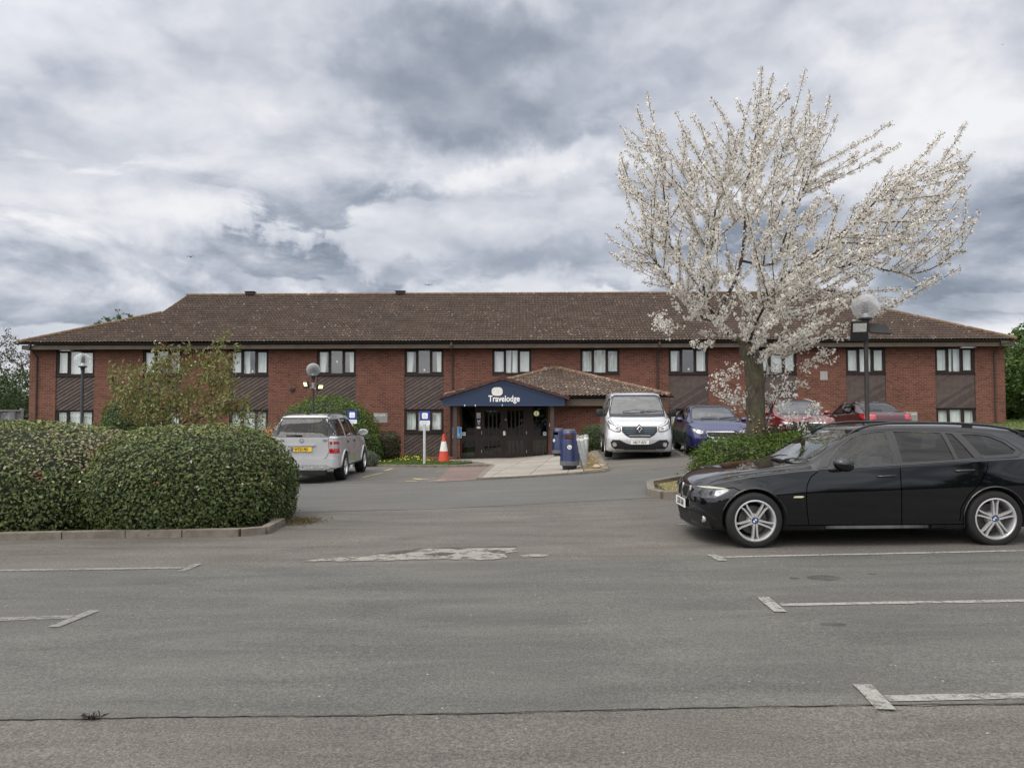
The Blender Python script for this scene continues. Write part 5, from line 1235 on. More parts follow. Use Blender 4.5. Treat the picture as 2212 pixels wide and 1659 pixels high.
def hatch():
    S = dict(L=4.25, waist=.55, crown=.05, shoulder=.014, st=[0, .03, .08, .15, .3, .5, .8, 1.05, 1.3, 1.6, 1.9, 2.3, 3.0, 3.6, 3.95, 4.15, 4.25],
        zs=[(0, .28), (.08, .20), (.4, .18), (3.8, .2), (4.25, .34)], W=[(0, .58), (.03, .68), (.08, .76), (.15, .82), (.3, .865), (.6, .895), (1.2, .902), (3.6, .90), (4.0, .87), (4.15, .82), (4.25, .70)],
        zb=[(0, .66), (.08, .75), (.3, .83), (.6, .89), (1.1, .935), (2.0, .97), (3.2, 1.03), (3.9, 1.06), (4.25, .98)], Wb=[(0, .54), (.08, .68), (.3, .78), (.6, .82), (1.1, .84), (3.4, .84), (3.9, .79), (4.25, .64)],
        Wt=[(0, .48), (.08, .58), (.3, .66), (.8, .72), (1.2, .70), (1.6, .64), (2.0, .60), (3.4, .59), (3.9, .57), (4.25, .5)], zt=[(0, .70), (.08, .80), (.3, .88), (.6, .945), (.95, .99), (1.1, 1.04), (1.4, 1.20), (1.75, 1.36), (2.0, 1.43), (2.4, 1.457), (3.1, 1.445), (3.7, 1.39), (3.95, 1.31), (4.12, 1.12), (4.25, 1.0)],
        warp=[(0, .45, .08, .3, .5), (4.25, .6, -.06, .4, .5)])
    pm = paint('blue_car_paint', (.010, .013, .085), .22, metal=.3)
    c = Car('hatchback', 'deep blue hatchback parked beside the silver van behind the green bush', 'car', (5.98, 22.0, G(6.2, 23.3)-.01), rad(90)-rad(4.5), S, pm, m_cgl, m_cgt, m_intg)
    wf = [(-.68, 1.02), (-.56, 1.36), (-.46, 1.395), (.46, 1.395), (.56, 1.36), (.68, 1.02), (.3, 1.0), (-.3, 1.0)]
    w1 = [(1.42, .98), (1.62, 1.12), (1.95, 1.30), (2.15, 1.355), (2.40, 1.37), (2.38, .99)]; w2 = [(2.48, .995), (2.49, 1.37), (3.0, 1.355), (3.35, 1.30), (3.5, 1.08), (3.3, 1.04)]
    wb = [(-.5, 1.1), (-.45, 1.3), (.45, 1.3), (.5, 1.1)]
    c.body([(.83, .315, .34), (3.45, .315, .34)], .31, (.95, 4.0), [w1, w2], (wf, .9, 2.1), (wb, 3.6, 4.5), .4)
    c.panel('windscreen', 'F', wf, -.004, m_wsc, depth=0); c.panel('rear_window', 'B', wb, -.004, m_cgt, depth=0)
    for w in (w1, w2): c.panel('side_window', 'L', w, -.006, m_cgl if w is w1 else m_cgt, mirror=True, depth=0); c.ribbon('window_seal', 'L', w, .025, .003, m_trim, True, closed=True)
    c.ribbon('window_seal', 'F', wf, .035, .003, m_trim, closed=True)
    c.panel('glass_roof', 'T', [(2.05, -.56), (3.3, -.55), (3.3, .55), (2.05, .56)], .003, m_trim, depth=.003)
    front_lamps(c, [(.80, .79), (.70, .745), (.56, .70), (.46, .665), (.46, .61), (.56, .585), (.70, .62), (.80, .69)], [(.77, .75), (.66, .72), (.52, .675), (.50, .63), (.60, .61), (.74, .67)], [(.56, .65), (.68, .685)], .03)
    c.panel('grille', 'F', [(-.40, .655), (.40, .655), (.38, .56), (.30, .52), (-.30, .52), (-.38, .56)], .005, m_trim, depth=.008)
    c.ribbon('grille_surround', 'F', [(-.42, .66), (.42, .66)], .030, .018, m_chrome, lip=.015); c.ribbon('grille_surround', 'F', [(-.42, .65), (-.38, .54), (-.3, .505), (.3, .505), (.38, .54), (.42, .65)], .018, .014, m_chrome, lip=.012)
    c.panel('lower_grille', 'F', [(-.42, .24), (-.45, .38), (.45, .38), (.42, .24)], .005, m_under, depth=.008)
    plate(c.root, 'HJ64 VKM', (c.pt('F', 0, .44, .01).x-.01, 0, .44), (rad(90), 0, rad(-90)))
    for sg in (-1, 1):
        b = MB(); b.sphere((0, 0, 0), 1, 16, 12, .10, .11, .075); b.v = [(x if x < .04 else .04, y, z) for x, y, z in b.v]; o = b.build('door_mirror', pm, c.root, 50); o.location = (1.50, sg*.97, 1.0); MB().tube([(.02, -sg*.14, -.05), (.0, -sg*.04, -.05)], .025, 6).build('mirror_arm', m_trim, o)
    c.wheel(.83, .315, .315, .22, .21, .79, 'ten', rimmat=m_rimd); c.wheel(3.45, .315, .315, .22, .21, .79, 'ten', rimmat=m_rimd)
    for P in ([(1.30, .93), (1.22, .8), (1.2, .4), (1.22, .26)], [(2.43, .98), (2.43, .26)], [(3.5, 1.03), (3.3, .72), (3.08, .4), (3.05, .26)]): c.ribbon('shut_line', 'L', P, .010, .0012, m_under, True, lip=.004)
    for hx in (2.25, 3.15): c.ribbon('door_handle', 'L', [(hx-.1, .87), (hx+.1, .88)], .03, .02, pm, True, lip=.02)
    c.ribbon('chrome_strip', 'L', [(1.4, .965), (2.4, .98), (3.3, 1.03), (3.52, 1.08)], .014, .006, m_chrome, True)
    for (a, b_) in (((1.10, -.15), (1.22, -.68)), ((1.10, .40), (1.18, -.12))): p, q = c.pt('T', *a, .015), c.pt('T', *b_, .03); MB().tube([p, q], [.010, .006], 6).build('wiper', m_trim, c.root, 60)
    seats(c, (2.35, 3.2), .84, .55, 1.05, m_int, 1.92, 1, wz=.98); MB().box(1.35, 1.75, -.72, .72, .82, .95).build('dashboard', m_intg, c.root, bevel=.03)
    MB().obox((1.90, 0, 1.31), (.01, 0, 0), (0, .09, 0), (0, 0, .035)).build('rear_view_mirror', m_trim, c.root, bevel=.01)
    MB().tube([(1.94, .0, 1.28), (1.94, 0, 1.16)], .003, 4).sphere((1.94, 0, 1.13), .035, 8, 6, .3, .8, 1).build('air_freshener', simple('pink_card', (.6, .3, .3), .7), c.root)
hatch()

def red_suv():
    S = dict(L=4.4, waist=.55, crown=.05, shoulder=.014, st=[0, .03, .08, .15, .3, .5, .8, 1.05, 1.3, 1.6, 1.9, 2.3, 3.0, 3.6, 4.0, 4.3, 4.4],
        zs=[(0, .32), (.08, .24), (.4, .22), (3.9, .24), (4.4, .4)], W=[(0, .62), (.03, .72), (.08, .80), (.15, .85), (.3, .885), (.6, .905), (3.8, .905), (4.2, .86), (4.4, .74)],
        zb=[(0, .80), (.08, .88), (.3, .94), (.6, .99), (1.1, 1.03), (2.0, 1.07), (3.4, 1.13), (4.0, 1.16), (4.4, 1.1)], Wb=[(0, .58), (.08, .72), (.3, .80), (.6, .835), (1.1, .85), (3.6, .84), (4.1, .78), (4.4, .66)],
        Wt=[(0, .5), (.08, .62), (.3, .70), (.8, .74), (1.1, .73), (1.6, .66), (2.0, .63), (3.6, .61), (4.1, .58), (4.4, .52)], zt=[(0, .84), (.08, .93), (.3, .99), (.6, 1.045), (.95, 1.08), (1.1, 1.13), (1.4, 1.30), (1.75, 1.49), (2.0, 1.56), (2.4, 1.60), (3.4, 1.58), (3.9, 1.52), (4.2, 1.38), (4.4, 1.15)],
        warp=[(0, .5, .07, .35, .5), (4.4, .7, -.06, .4, .5)])
    pm = paint('red_car_paint', (.17, .005, .009), .2, metal=.25)
    c = Car('sport_utility_car', 'bright red crossover with silver roof rails parked behind the blossom trunk', 'car', (9.42, 24.2, G(9.5, 25.5)-.0), rad(90)-rad(3.5), S, pm, m_cgl, m_cgt, m_intg)
    wf = [(-.70, 1.10), (-.59, 1.49), (-.5, 1.53), (.5, 1.53), (.59, 1.49), (.70, 1.10), (.3, 1.08), (-.3, 1.08)]; w1 = [(1.42, 1.08), (1.95, 1.45), (2.40, 1.50), (2.38, 1.09)]; w2 = [(2.48, 1.1), (2.49, 1.50), (3.5, 1.46), (3.75, 1.2), (3.6, 1.15)]
    c.body([(.85, .35, .38), (3.5, .35, .38)], .35, (.95, 4.1), [w1, w2], (wf, .9, 2.1), ([(-.5, 1.2), (-.45, 1.42), (.45, 1.42), (.5, 1.2)], 3.7, 4.7), .45)
    c.panel('windscreen', 'F', wf, -.004, m_wsc, depth=0); c.ribbon('window_seal', 'F', wf, .035, .003, m_trim, closed=True)
    for w in (w1, w2): c.panel('side_window', 'L', w, -.006, m_cgt, mirror=True, depth=0)
    front_lamps(c, [(.86, .88), (.72, .85), (.50, .80), (.47, .755), (.58, .72), (.80, .75)], [(.82, .86), (.70, .83), (.54, .79), (.6, .745), (.78, .77)], [(.62, .78)], .03)
    c.panel('grille', 'F', [(-.42, .80), (.42, .80), (.42, .68), (.34, .52), (-.34, .52), (-.42, .68)], .005, m_trim, depth=.008)
    c.ribbon('grille_surround', 'F', [(-.44, .81), (.44, .81)], .035, .018, m_chrome, lip=.015); c.ribbon('grille_surround', 'F', [(-.52, .74), (-.40, .72), (-.28, .55), (.28, .55), (.40, .72), (.52, .74)], .024, .016, m_chrome, lip=.012)
    for sg in (-1, 1):
        P = [c.pt('T', x, sg*.60, .02) for x in (1.75, 2.0, 2.4, 2.9, 3.4, 3.8)]; MB().tube(P, .022, 8).build('roof_rail', m_galv, c.root, 60)
        b = MB(); b.sphere((0, 0, 0), 1, 16, 12, .10, .12, .08); b.v = [(x if x < .04 else .04, y, z) for x, y, z in b.v]; o = b.build('door_mirror', pm, c.root, 50); o.location = (1.52, sg*.99, 1.13)
    c.panel('tail_light', 'L', [(4.0, .95), (4.0, 1.10), (4.25, 1.12), (4.3, .98)], .006, m_redl, mirror=True)
    c.wheel(.85, .35, .35, .23, .22, .80, 'five'); c.wheel(3.5, .35, .35, .23, .22, .80, 'five')
    for P in ([(1.30, 1.03), (1.22, .9), (1.2, .3)], [(2.43, 1.08), (2.43, .3)]): c.ribbon('shut_line', 'L', P, .010, .0012, m_under, True, lip=.004)
    seats(c, (2.3, 3.2), .86, .6, 1.15, m_int, 1.9, 1, wz=1.08); MB().box(1.35, 1.75, -.74, .74, .9, 1.03).build('dashboard', m_int, c.root, bevel=.03)
red_suv()

def saloon():
    S = dict(L=4.65, waist=.55, crown=.05, shoulder=.012, st=[0, .03, .1, .3, .6, 1.0, 1.3, 1.6, 1.9, 2.3, 3.0, 3.5, 3.9, 4.2, 4.45, 4.57, 4.65],
        zs=[(0, .28), (.1, .2), (4.3, .24), (4.65, .38)], W=[(0, .6), (.1, .78), (.3, .86), (.6, .88), (4.0, .88), (4.4, .84), (4.57, .78), (4.65, .68)],
        zb=[(0, .66), (.3, .80), (1.1, .92), (2.0, .96), (3.4, 1.0), (4.2, 1.02), (4.55, 1.01), (4.65, .94)], Wb=[(0, .55), (.3, .76), (.6, .80), (1.1, .82), (3.8, .815), (4.4, .77), (4.65, .64)],
        Wt=[(0, .5), (.3, .66), (.8, .72), (1.3, .69), (1.9, .61), (2.4, .59), (3.2, .58), (3.9, .62), (4.3, .68), (4.65, .58)], zt=[(0, .70), (.3, .84), (.8, .94), (1.2, 1.02), (1.6, 1.24), (2.0, 1.42), (2.4, 1.475), (3.0, 1.46), (3.4, 1.385), (3.8, 1.23), (4.15, 1.09), (4.4, 1.065), (4.55, 1.05), (4.65, .97)],
        warp=[(0, .45, .07, .3, .5), (4.65, .6, -.07, .4, .5)])
    pm = paint('maroon_car_paint', (.058, .006, .010), .2, metal=.35)
    c = Car('saloon_car', 'dark maroon saloon parked tail-out beside the tall lamp post', 'car', (13.05, 31.0, G(13, 29)-.015), rad(-90)-rad(1), S, pm, m_cgl, m_cgl, m_intg)
    wb = [(-.62, 1.12), (-.54, 1.38), (-.46, 1.41), (.46, 1.41), (.54, 1.38), (.62, 1.12), (.3, 1.10), (-.3, 1.10)]; w1 = [(1.5, .97), (2.0, 1.33), (2.45, 1.39), (2.43, .985)]; w2 = [(2.52, .99), (2.53, 1.39), (3.0, 1.37), (3.30, 1.29), (3.52, 1.13), (3.45, 1.03)]
    c.body([(.9, .315, .345), (3.6, .315, .345)], .31, (1.0, 4.3), [w1, w2], ([(-.6, 1.05), (-.5, 1.4), (.5, 1.4), (.6, 1.05)], .9, 2.2), (wb, 3.0, 4.4), .4)
    c.panel('rear_window', 'B', wb, -.003, m_cgl, depth=0); c.ribbon('window_seal', 'B', wb, .03, .003, m_trim, closed=True)
    for w in (w1, w2): c.panel('side_window', 'L', w, -.006, m_cgt, mirror=True, depth=0); c.ribbon('window_seal', 'L', w, .024, .003, m_trim, True, closed=True)
    c.ribbon('chrome_strip', 'L', [(1.5, .955), (2.5, .97), (3.5, 1.02)], .016, .006, m_chrome, True)
    for sg in (-1, 1):
        c.panel('tail_light', 'B', [(sg*.82, .98), (sg*.70, 1.0), (sg*.50, .985), (sg*.49, .84), (sg*.70, .80), (sg*.83, .84)], .006, m_redl, depth=.01, h=.04)
    for vw in 'LR': c.panel('tail_light', vw, [(4.36, .99), (4.33, .84), (4.60, .82), (4.62, .94), (4.5, 1.0)], .006, m_redl, depth=.004, h=.04)
    p = c.pt('B', 0, .975, .012); b = MB()
    for w, h in ((.062, .042), (.022, .041)): b.tube([(p.x, w*math.cos(2*math.pi*k/24), p.z+h*math.sin(2*math.pi*k/24)) for k in range(25)], .007, 6, False)
    b.tube([(p.x, .042*math.cos(2*math.pi*k/24), p.z+.018+.014*math.sin(2*math.pi*k/24)) for k in range(25)], .006, 6, False); b.build('badge', m_chrome, c.root, 60)
    p, q = c.pt('B', -.05, 1.125, .03), c.pt('B', -.52, 1.16, .03); MB().tube([p, q], [.016, .008], 6).build('wiper', m_trim, c.root)
    MB().box(4.63, 4.66, -.26, .26, .62, .73).build('number_plate', m_ply, c.root)
    for sg in (-1, 1): b = MB(); b.sphere((0, 0, 0), 1, 16, 12, .09, .11, .075); b.v = [(x if x < .03 else .03, y, z) for x, y, z in b.v]; o = b.build('door_mirror', m_trim, c.root, 50); o.location = (1.58, sg*.96, 1.0); MB().add([(.032, -.08, -.05), (.032, .08, -.05), (.032, .08, .05), (.032, -.08, .05)], [(0, 1, 2, 3)]).build('mirror_glass', m_chrome, o)
    c.wheel(.9, .315, .315, .2, .2, .77, 'five'); c.wheel(3.6, .315, .315, .2, .2, .77, 'five')
    for P in ([(1.4, .93), (1.3, .75), (1.3, .28)], [(2.48, .98), (2.48, .28)], [(3.5, 1.02), (3.4, .8), (3.15, .5), (3.1, .28)]): c.ribbon('shut_line', 'L', P, .010, .0012, m_under, True, lip=.004)
    for hx in (2.3, 3.25): c.ribbon('door_handle', 'L', [(hx-.1, .86), (hx+.1, .87)], .03, .02, pm, True, lip=.02)
    c.ribbon('shut_line', 'B', [(-.56, .80), (-.5, 1.0), (-.7, 1.04)], .01, .001, m_under, True); q = c.pt('T', 3.0, 0, .0); MB().tube([q, q+Vector((.05, 0, .12))], [.01, .004], 6).build('roof_aerial', m_trim, c.root)
    seats(c, (2.3, 3.15), .84, .55, 1.08, m_int)
saloon()

def silver_suv():
    S = dict(L=4.6, waist=.50, crown=.05, shoulder=.014, st=[0, .03, .1, .3, .6, 1.0, 1.3, 1.6, 1.9, 2.3, 3.0, 3.6, 4.1, 4.35, 4.5, 4.57, 4.6],
        zs=[(0, .40), (.1, .32), (4.3, .34), (4.6, .33)], W=[(0, .62), (.1, .80), (.3, .88), (.7, .905), (4.1, .91), (4.4, .90), (4.52, .865), (4.6, .80)],
        zb=[(0, .88), (.3, 1.0), (.8, 1.06), (1.4, 1.09), (2.4, 1.11), (4.2, 1.14), (4.6, 1.13)], Wb=[(0, .58), (.3, .80), (.8, .84), (1.4, .855), (4.2, .855), (4.5, .83), (4.6, .77)],
        Wt=[(0, .52), (.3, .68), (.9, .74), (1.4, .73), (1.9, .67), (2.4, .62), (4.0, .61), (4.35, .60), (4.6, .66)], zt=[(0, .92), (.3, 1.04), (.8, 1.11), (1.2, 1.15), (1.4, 1.24), (1.9, 1.58), (2.2, 1.70), (2.7, 1.735), (3.6, 1.73), (4.1, 1.70), (4.28, 1.67), (4.36, 1.60), (4.50, 1.28), (4.56, 1.16), (4.6, 1.14)],
        warp=[(0, .6, .06, .4, .5)])
    c = Car('off_road_car', 'silver off-road car with a yellow rear number plate parked beyond the hedge', 'car', (-5.34, 23.85, -.165), rad(-90)+rad(1.0), S, m_silv2, m_cgt, m_cgt, m_int)
    wb = [(-.655, 1.17), (-.545, 1.60), (.545, 1.60), (.655, 1.17), (.3, 1.155), (-.3, 1.155)]; w1 = [(1.62, 1.12), (2.05, 1.52), (2.45, 1.60), (2.43, 1.13)]; w2 = [(2.52, 1.13), (2.53, 1.60), (3.22, 1.60), (3.30, 1.15)]; w3 = [(3.52, 1.17), (3.46, 1.58), (4.10, 1.575), (4.22, 1.19)]
    c.body([(.84, .36, .42), (3.66, .36, .42)], .36, (1.2, 4.45), [w1, w2, w3], ([(-.6, 1.22), (-.5, 1.6), (.5, 1.6), (.6, 1.22)], 1.0, 2.2), (wb, 4.0, 4.9), .55)
    c.panel('rear_window', 'B', wb, -.002, m_cgt, depth=0)
    c.ribbon('window_seal', 'B', [(-.70, 1.175), (-.59, 1.60)], .11, .004, m_trim, True); c.ribbon('window_seal', 'B', [(-.62, 1.62), (.62, 1.62)], .04, .004, m_trim); c.ribbon('window_seal', 'B', [(-.69, 1.165), (.69, 1.165)], .04, .005, m_trim)
    c.panel('corner_glass', 'B', [(.655, 1.17), (.545, 1.61), (.655, 1.62), (.70, 1.50), (.80, 1.17)], .007, m_trim, mirror=True, depth=.004)
    for w in (w1, w2, w3): c.panel('side_window', 'L', w, -.006, m_cgt, mirror=True, depth=0)
    for P in (w1+[w1[0]], w2+[w2[0]], w3+[w3[0]]): c.ribbon('window_seal', 'L', P, .035, .003, m_trim, True)
    c.panel('pillar_trim', 'L', [(4.16, 1.16), (4.08, 1.60), (4.28, 1.60), (4.46, 1.17)], .004, m_trim, mirror=True)
    # rear lamps wrap round the corner
    for sg in (-1, 1):
        for (z0, z1, mm) in ((.745, .86, m_redl), (.86, .965, m_clear), (.965, 1.035, m_redl)): c.panel('tail_light', 'B', [(sg*.695, z0), (sg*.695, z1), (sg*(.875-.01*(z1 > 1)), z1), (sg*.88, z0)], .006, mm, depth=.012, h=.05)
    for vw in 'LR':
        for (z0, z1, mm) in ((.745, .86, m_redl), (.86, .965, m_clear), (.965, 1.035, m_redl)): c.panel('tail_light', vw, [(4.40+.02*(z1 > 1), z1), (4.37, z0), (4.59, z0), (4.59, z1)], .006, mm, depth=.012, h=.05)
    for P in ([(-.66, 1.13), (-.685, .80), (-.62, .64), (-.50, .59), (.50, .59), (.62, .64), (.685, .80), (.66, 1.13)],): c.ribbon('shut_line', 'B', P, .012, .0012, m_under, lip=.004)
    c.ribbon('boot_handle', 'B', [(-.34, .945), (.34, .945)], .035, .03, m_silv2, lip=.03); c.panel('plate_recess', 'B', [(-.33, .76), (-.33, .925), (.33, .925), (.33, .76)], .003, m_silv2, depth=.002); c.ribbon('recess_shadow', 'B', [(-.33, .925), (.33, .925)], .012, .005, m_trim)
    p = c.pt('B', 0, .845, .012); plate(c.root, 'WT53 PJU', (p.x+.01, 0, .845), (rad(90), 0, rad(90)), True)
    MB().box(p.x+.0175, p.x+.019, -.255, -.205, .795, .895).build('plate_band', m_bl, c.root)
    p = c.pt('B', 0, 1.065, .008); b = MB(); r = .045
    b.tube([(p.x, r*math.cos(2*math.pi*k/28), p.z+r*math.sin(2*math.pi*k/28)) for k in range(29)], .005, 6, False)
    for a in (90, 210, 330): b.tube([(p.x, 0, p.z), (p.x, r*math.cos(rad(a)), p.z+r*math.sin(rad(a)))], [.009, .002], 6)
    b.build('badge', m_chrome, c.root, 60)
    for t, y in (('ML 270', -.53), ('CDI', .58)): p = c.pt('B', y, 1.06, .006); text_part('badge_lettering', t, .065, m_chrome, c.root, p, (rad(90), 0, rad(90)), .003)
    c.panel('bumper_top', 'B', [(-.84, .55), (-.84, .60), (.84, .60), (.84, .55)], .02, m_silv2, depth=.02)
    c.ribbon('bumper', 'B', [(-.86, .50), (0, .51), (.86, .50)], .22, .05, m_silv2, lip=.05)
    c.panel('skid_plate', 'B', [(-.78, .40), (-.62, .465), (.62, .465), (.78, .40), (.60, .335), (-.60, .335)], .06, m_galv, depth=.05)
    MB().box(4.5, 4.68, -.62, .62, .20, .33).build('tow_bar', m_under, c.root, bevel=.02)
    for sg in (-1, 1):
        for y in (.28, .52): p = c.pt('B', sg*y, .385, .065); MB().sphere(p, .028, 10, 8, .5, 1, 1).build('reflector', m_galv, c.root, 60)
        P = [c.pt('T', x, sg*.56, dz) for x, dz in ((2.25, .005), (2.4, .045), (2.9, .055), (3.5, .055), (3.95, .05), (4.12, .03), (4.2, .0))]; MB().tube(P, .018, 8).build('roof_rail', m_trim, c.root, 60)
        b = MB(); b.sphere((0, 0, 0), 1, 18, 12, .07, .14, .09); b.v = [(x if x < .03 else .03, y, z) for x, y, z in b.v]; o = b.build('door_mirror', m_silv2, c.root, 50); o.location = (1.78, sg*1.04, 1.20); g = MB(); g.lathe([(0, 0), (1, 0)], (0, 0, 0), 24, 'x'); g.v = [(.032, y*.115, z*.07) for x, y, z in g.v]; g.build('mirror_glass', m_chrome, o)
        MB().tube([(.0, -sg*.19, -.05), (.0, -sg*.08, -.03)], .03, 6).build('mirror_arm', m_trim, o)
        for wx in (.84, 3.66):
            P = [c.pt('L' if sg < 0 else 'R', wx+.43*math.cos(rad(a)), .36+.43*math.sin(rad(a)), .004) for a in range(0, 181, 10)]; MB().tube(P, .022, 6).build('arch_lip', m_silv2, c.root, 60)
    c.ribbon('side_moulding', 'L', [(1.35, .68), (3.2, .68)], .09, .018, m_silv2, True, lip=.018); c.ribbon('sill_step', 'L', [(1.3, .36), (3.2, .36)], .05, .03, m_trim, True, lip=.03)
    c.wheel(.84, .36, .36, .215, .25, .80, 'six'); c.wheel(3.66, .36, .36, .215, .25, .80, 'six')
    for P in ([(1.5, 1.08), (1.42, .9), (1.40, .45)], [(2.48, 1.12), (2.48, .45)], [(3.38, 1.13), (3.36, .95), (3.20, .75), (3.12, .45)]): c.ribbon('shut_line', 'L', P, .012, .0012, m_under, True, lip=.004)
    for hx in (2.32, 3.2): c.ribbon('door_handle', 'L', [(hx-.1, .99), (hx+.08, .99)], .04, .02, m_trim, True, lip=.02)
    p, q = c.pt('B', 0, 1.185, .03), c.pt('B', -.40, 1.20, .03); MB().tube([p, q], [.020, .010], 6).build('wiper', m_trim, c.root)
    q = c.pt('T', 4.0, 0, 0); MB().obox(q+Vector((0, 0, .01)), (.02, 0, 0), (0, .06, 0), (0, 0, .008)).tube([q, q+Vector((.08, 0, .10))], [.01, .004], 6).build('roof_aerial', m_trim, c.root)
    seats(c, (2.4, 3.35), .86, .65, 1.25, m_int, 2.0, 1, wz=1.15)
silver_suv()
# ------------------------------------------------------------------ vegetation
m_bark = Mat('cherry_bark'); _n = m_bark.noise(9, 6, .7, .6, sc=(1.6, 1.6, .8)); _c = m_bark.ramp(_n, [(.3, (.032, .026, .019)), (.5, (.078, .065, .048)), (.72, (.16, .138, .105))])
_c = m_bark.mix(m_bark.mth('MULTIPLY', m_bark.ramp(m_bark.noise(1.6, 4, .6), [(.5, 0.0), (.65, .55)]), 1), _c, (.085, .095, .035)); m_bark.col(_c).set(Roughness=.95).bump(_n, .9, .03); m_bark = m_bark.m
m_twig = simple('dark_twig', (.040, .028, .024), .9, .3, 8)
m_petal = leafmat('cherry_petals', [(0, (.55, .50, .43)), (.3, (.80, .77, .71)), (1, (.92, .90, .86))], .6, .45)
m_bronze = leafmat('bronze_leaves', [(0, (.07, .028, .014)), (.5, (.12, .060, .024)), (1, (.14, .13, .04))], .55, .2)
m_olive = leafmat('olive_leaves', [(0, (.19, .080, .040)), (.26, (.20, .130, .052)), (.55, (.155, .18, .050)), (1, (.30, .29, .13))], .55, .3)
m_hedge = leafmat('hedge_leaves', [(0, (.034, .052, .016)), (.35, (.068, .100, .032)), (.62, (.135, .165, .055)), (.74, (.21, .215, .085)), (.80, (.31, .28, .18)), (.88, (.22, .095, .05)), (.95, (.24, .11, .06)), (1, (.62, .58, .50))], .6, .15, .25)
m_bright = leafmat('bright_green_leaves', [(0, (.050, .088, .012)), (.5, (.100, .160, .022)), (1, (.20, .26, .05))], .5, .3)
m_dgreen = leafmat('dark_green_leaves', [(0, (.020, .045, .012)), (.5, (.045, .085, .022)), (1, (.09, .14, .035))], .5, .2)
m_brown = leafmat('brown_leaves', [(0, (.05, .045, .02)), (.5, (.09, .075, .035)), (1, (.13, .13, .05))], .6, .2)
m_sage = leafmat('sage_leaves', [(0, (.10, .12, .085)), (.5, (.17, .19, .14)), (1, (.26, .27, .21))], .7, .2)
m_wflow = leafmat('flowering_hedge_leaves', [(0, (.035, .07, .015)), (.45, (.08, .14, .03)), (.7, (.16, .22, .06)), (.78, (.5, .52, .34)), (1, (.70, .70, .56))], .5, .25)
m_tree = leafmat('tree_leaves', [(0, (.030, .060, .012)), (.5, (.065, .120, .022)), (1, (.12, .19, .04))], .5, .3)
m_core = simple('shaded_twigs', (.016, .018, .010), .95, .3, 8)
R = np.random.default_rng(11)
def fbm(p, seed=0, f=1.0):
    """cheap smooth 3D noise in [-1,1]"""
    p = np.asarray(p)*f; o = np.zeros(len(p)); a = 1.0; t = 0
    for k in range(4):
        o += a*np.sin(p[:, 0]*(1.7+k*1.3)+seed*3.1+k+1.3*np.sin(p[:, 1]*(1.1+k*.9)+k*2))*np.sin(p[:, 1]*(1.5+k*1.2)+seed+2.1*k+1.1*np.sin(p[:, 2]*(1.4+k)))*np.cos(p[:, 2]*(1.6+k*1.1)+seed*1.7+.8*np.sin(p[:, 0]*(1.2+k))); t += a; a *= .6
    return o/t
def superdirs(n, e, seed):
    r = np.random.default_rng(seed); d = r.normal(size=(n, 3)); d /= np.linalg.norm(d, axis=1, keepdims=True)
    k = (np.abs(d)**e).sum(1)**(-1/e); p = d*k[:, None]; g = np.sign(p)*np.abs(p)**(e-1); g /= np.linalg.norm(g, axis=1, keepdims=True)+1e-9; return p, g
def bush(name, label, cat, c, rx, ry, h, mat, size, n, e=2.4, rough=.10, low=-.35, seed=1, group=None, tintf=None, core=True, aspect=.55, stems=True, fold=.25, jit=.7, yaw=0, thick=.22, loose=0):
    """a shrub: woody stems, a dark twiggy core and leaves through the outer layer. c = ground point below the middle"""
    z0 = c[2]; o = thing(name, label, cat, (c[0], c[1], z0), yaw, group)
    P, N_ = superdirs(n, e, seed); keep = P[:, 2] > low; P, N_ = P[keep], N_[keep]
    r = np.random.default_rng(seed+9); q = fbm(P*2.2, seed)*rough*1.4+fbm(P*6, seed+3)*rough*.7
    s = 1+q-r.random(len(P))**1.6*thick+(r.random(len(P)) > .985)*r.random(len(P))*rough*2+loose*r.normal(size=len(P))
    hz = h/1.0; Q = P*s[:, None]*np.array([rx, ry, 1]); zz = (P[:, 2]*s-low)/(1-low)*h; Q[:, 2] = np.maximum(zz, .02)
    nn = N_/np.array([rx, ry, h*.6]); nn /= np.linalg.norm(nn, axis=1, keepdims=True)
    tint = np.clip(.30+.22*fbm(P*3.3, seed+5)+.20*r.normal(size=len(P))*.6+.28*np.clip(N_[:, 2], 0, 1)*0, 0, .70)
    if tintf: tint = tintf(P, Q, tint, r)
    leaves('foliage', Q, nn+np.array([0, 0, .35]), size, mat, o, tint, aspect, fold, jit, seed+1)
    if core:
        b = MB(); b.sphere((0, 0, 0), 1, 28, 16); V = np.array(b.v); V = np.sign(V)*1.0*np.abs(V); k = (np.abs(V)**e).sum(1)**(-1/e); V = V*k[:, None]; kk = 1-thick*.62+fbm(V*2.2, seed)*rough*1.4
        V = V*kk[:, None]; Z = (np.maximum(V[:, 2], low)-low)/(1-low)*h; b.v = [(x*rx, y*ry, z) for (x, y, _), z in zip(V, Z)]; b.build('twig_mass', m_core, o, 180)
    if stems:
        b = MB()
        for k in range(7):
            a = r.random()*6.28; b.tube([(.12*rx*math.cos(a), .12*ry*math.sin(a), -.05), (.35*rx*math.cos(a), .35*ry*math.sin(a), h*.3), (.6*rx*math.cos(a+.2), .6*ry*math.sin(a+.2), h*.62)], [.03, .02, .01], 6)
        b.build('stem', m_twig, o, 60)
    return o
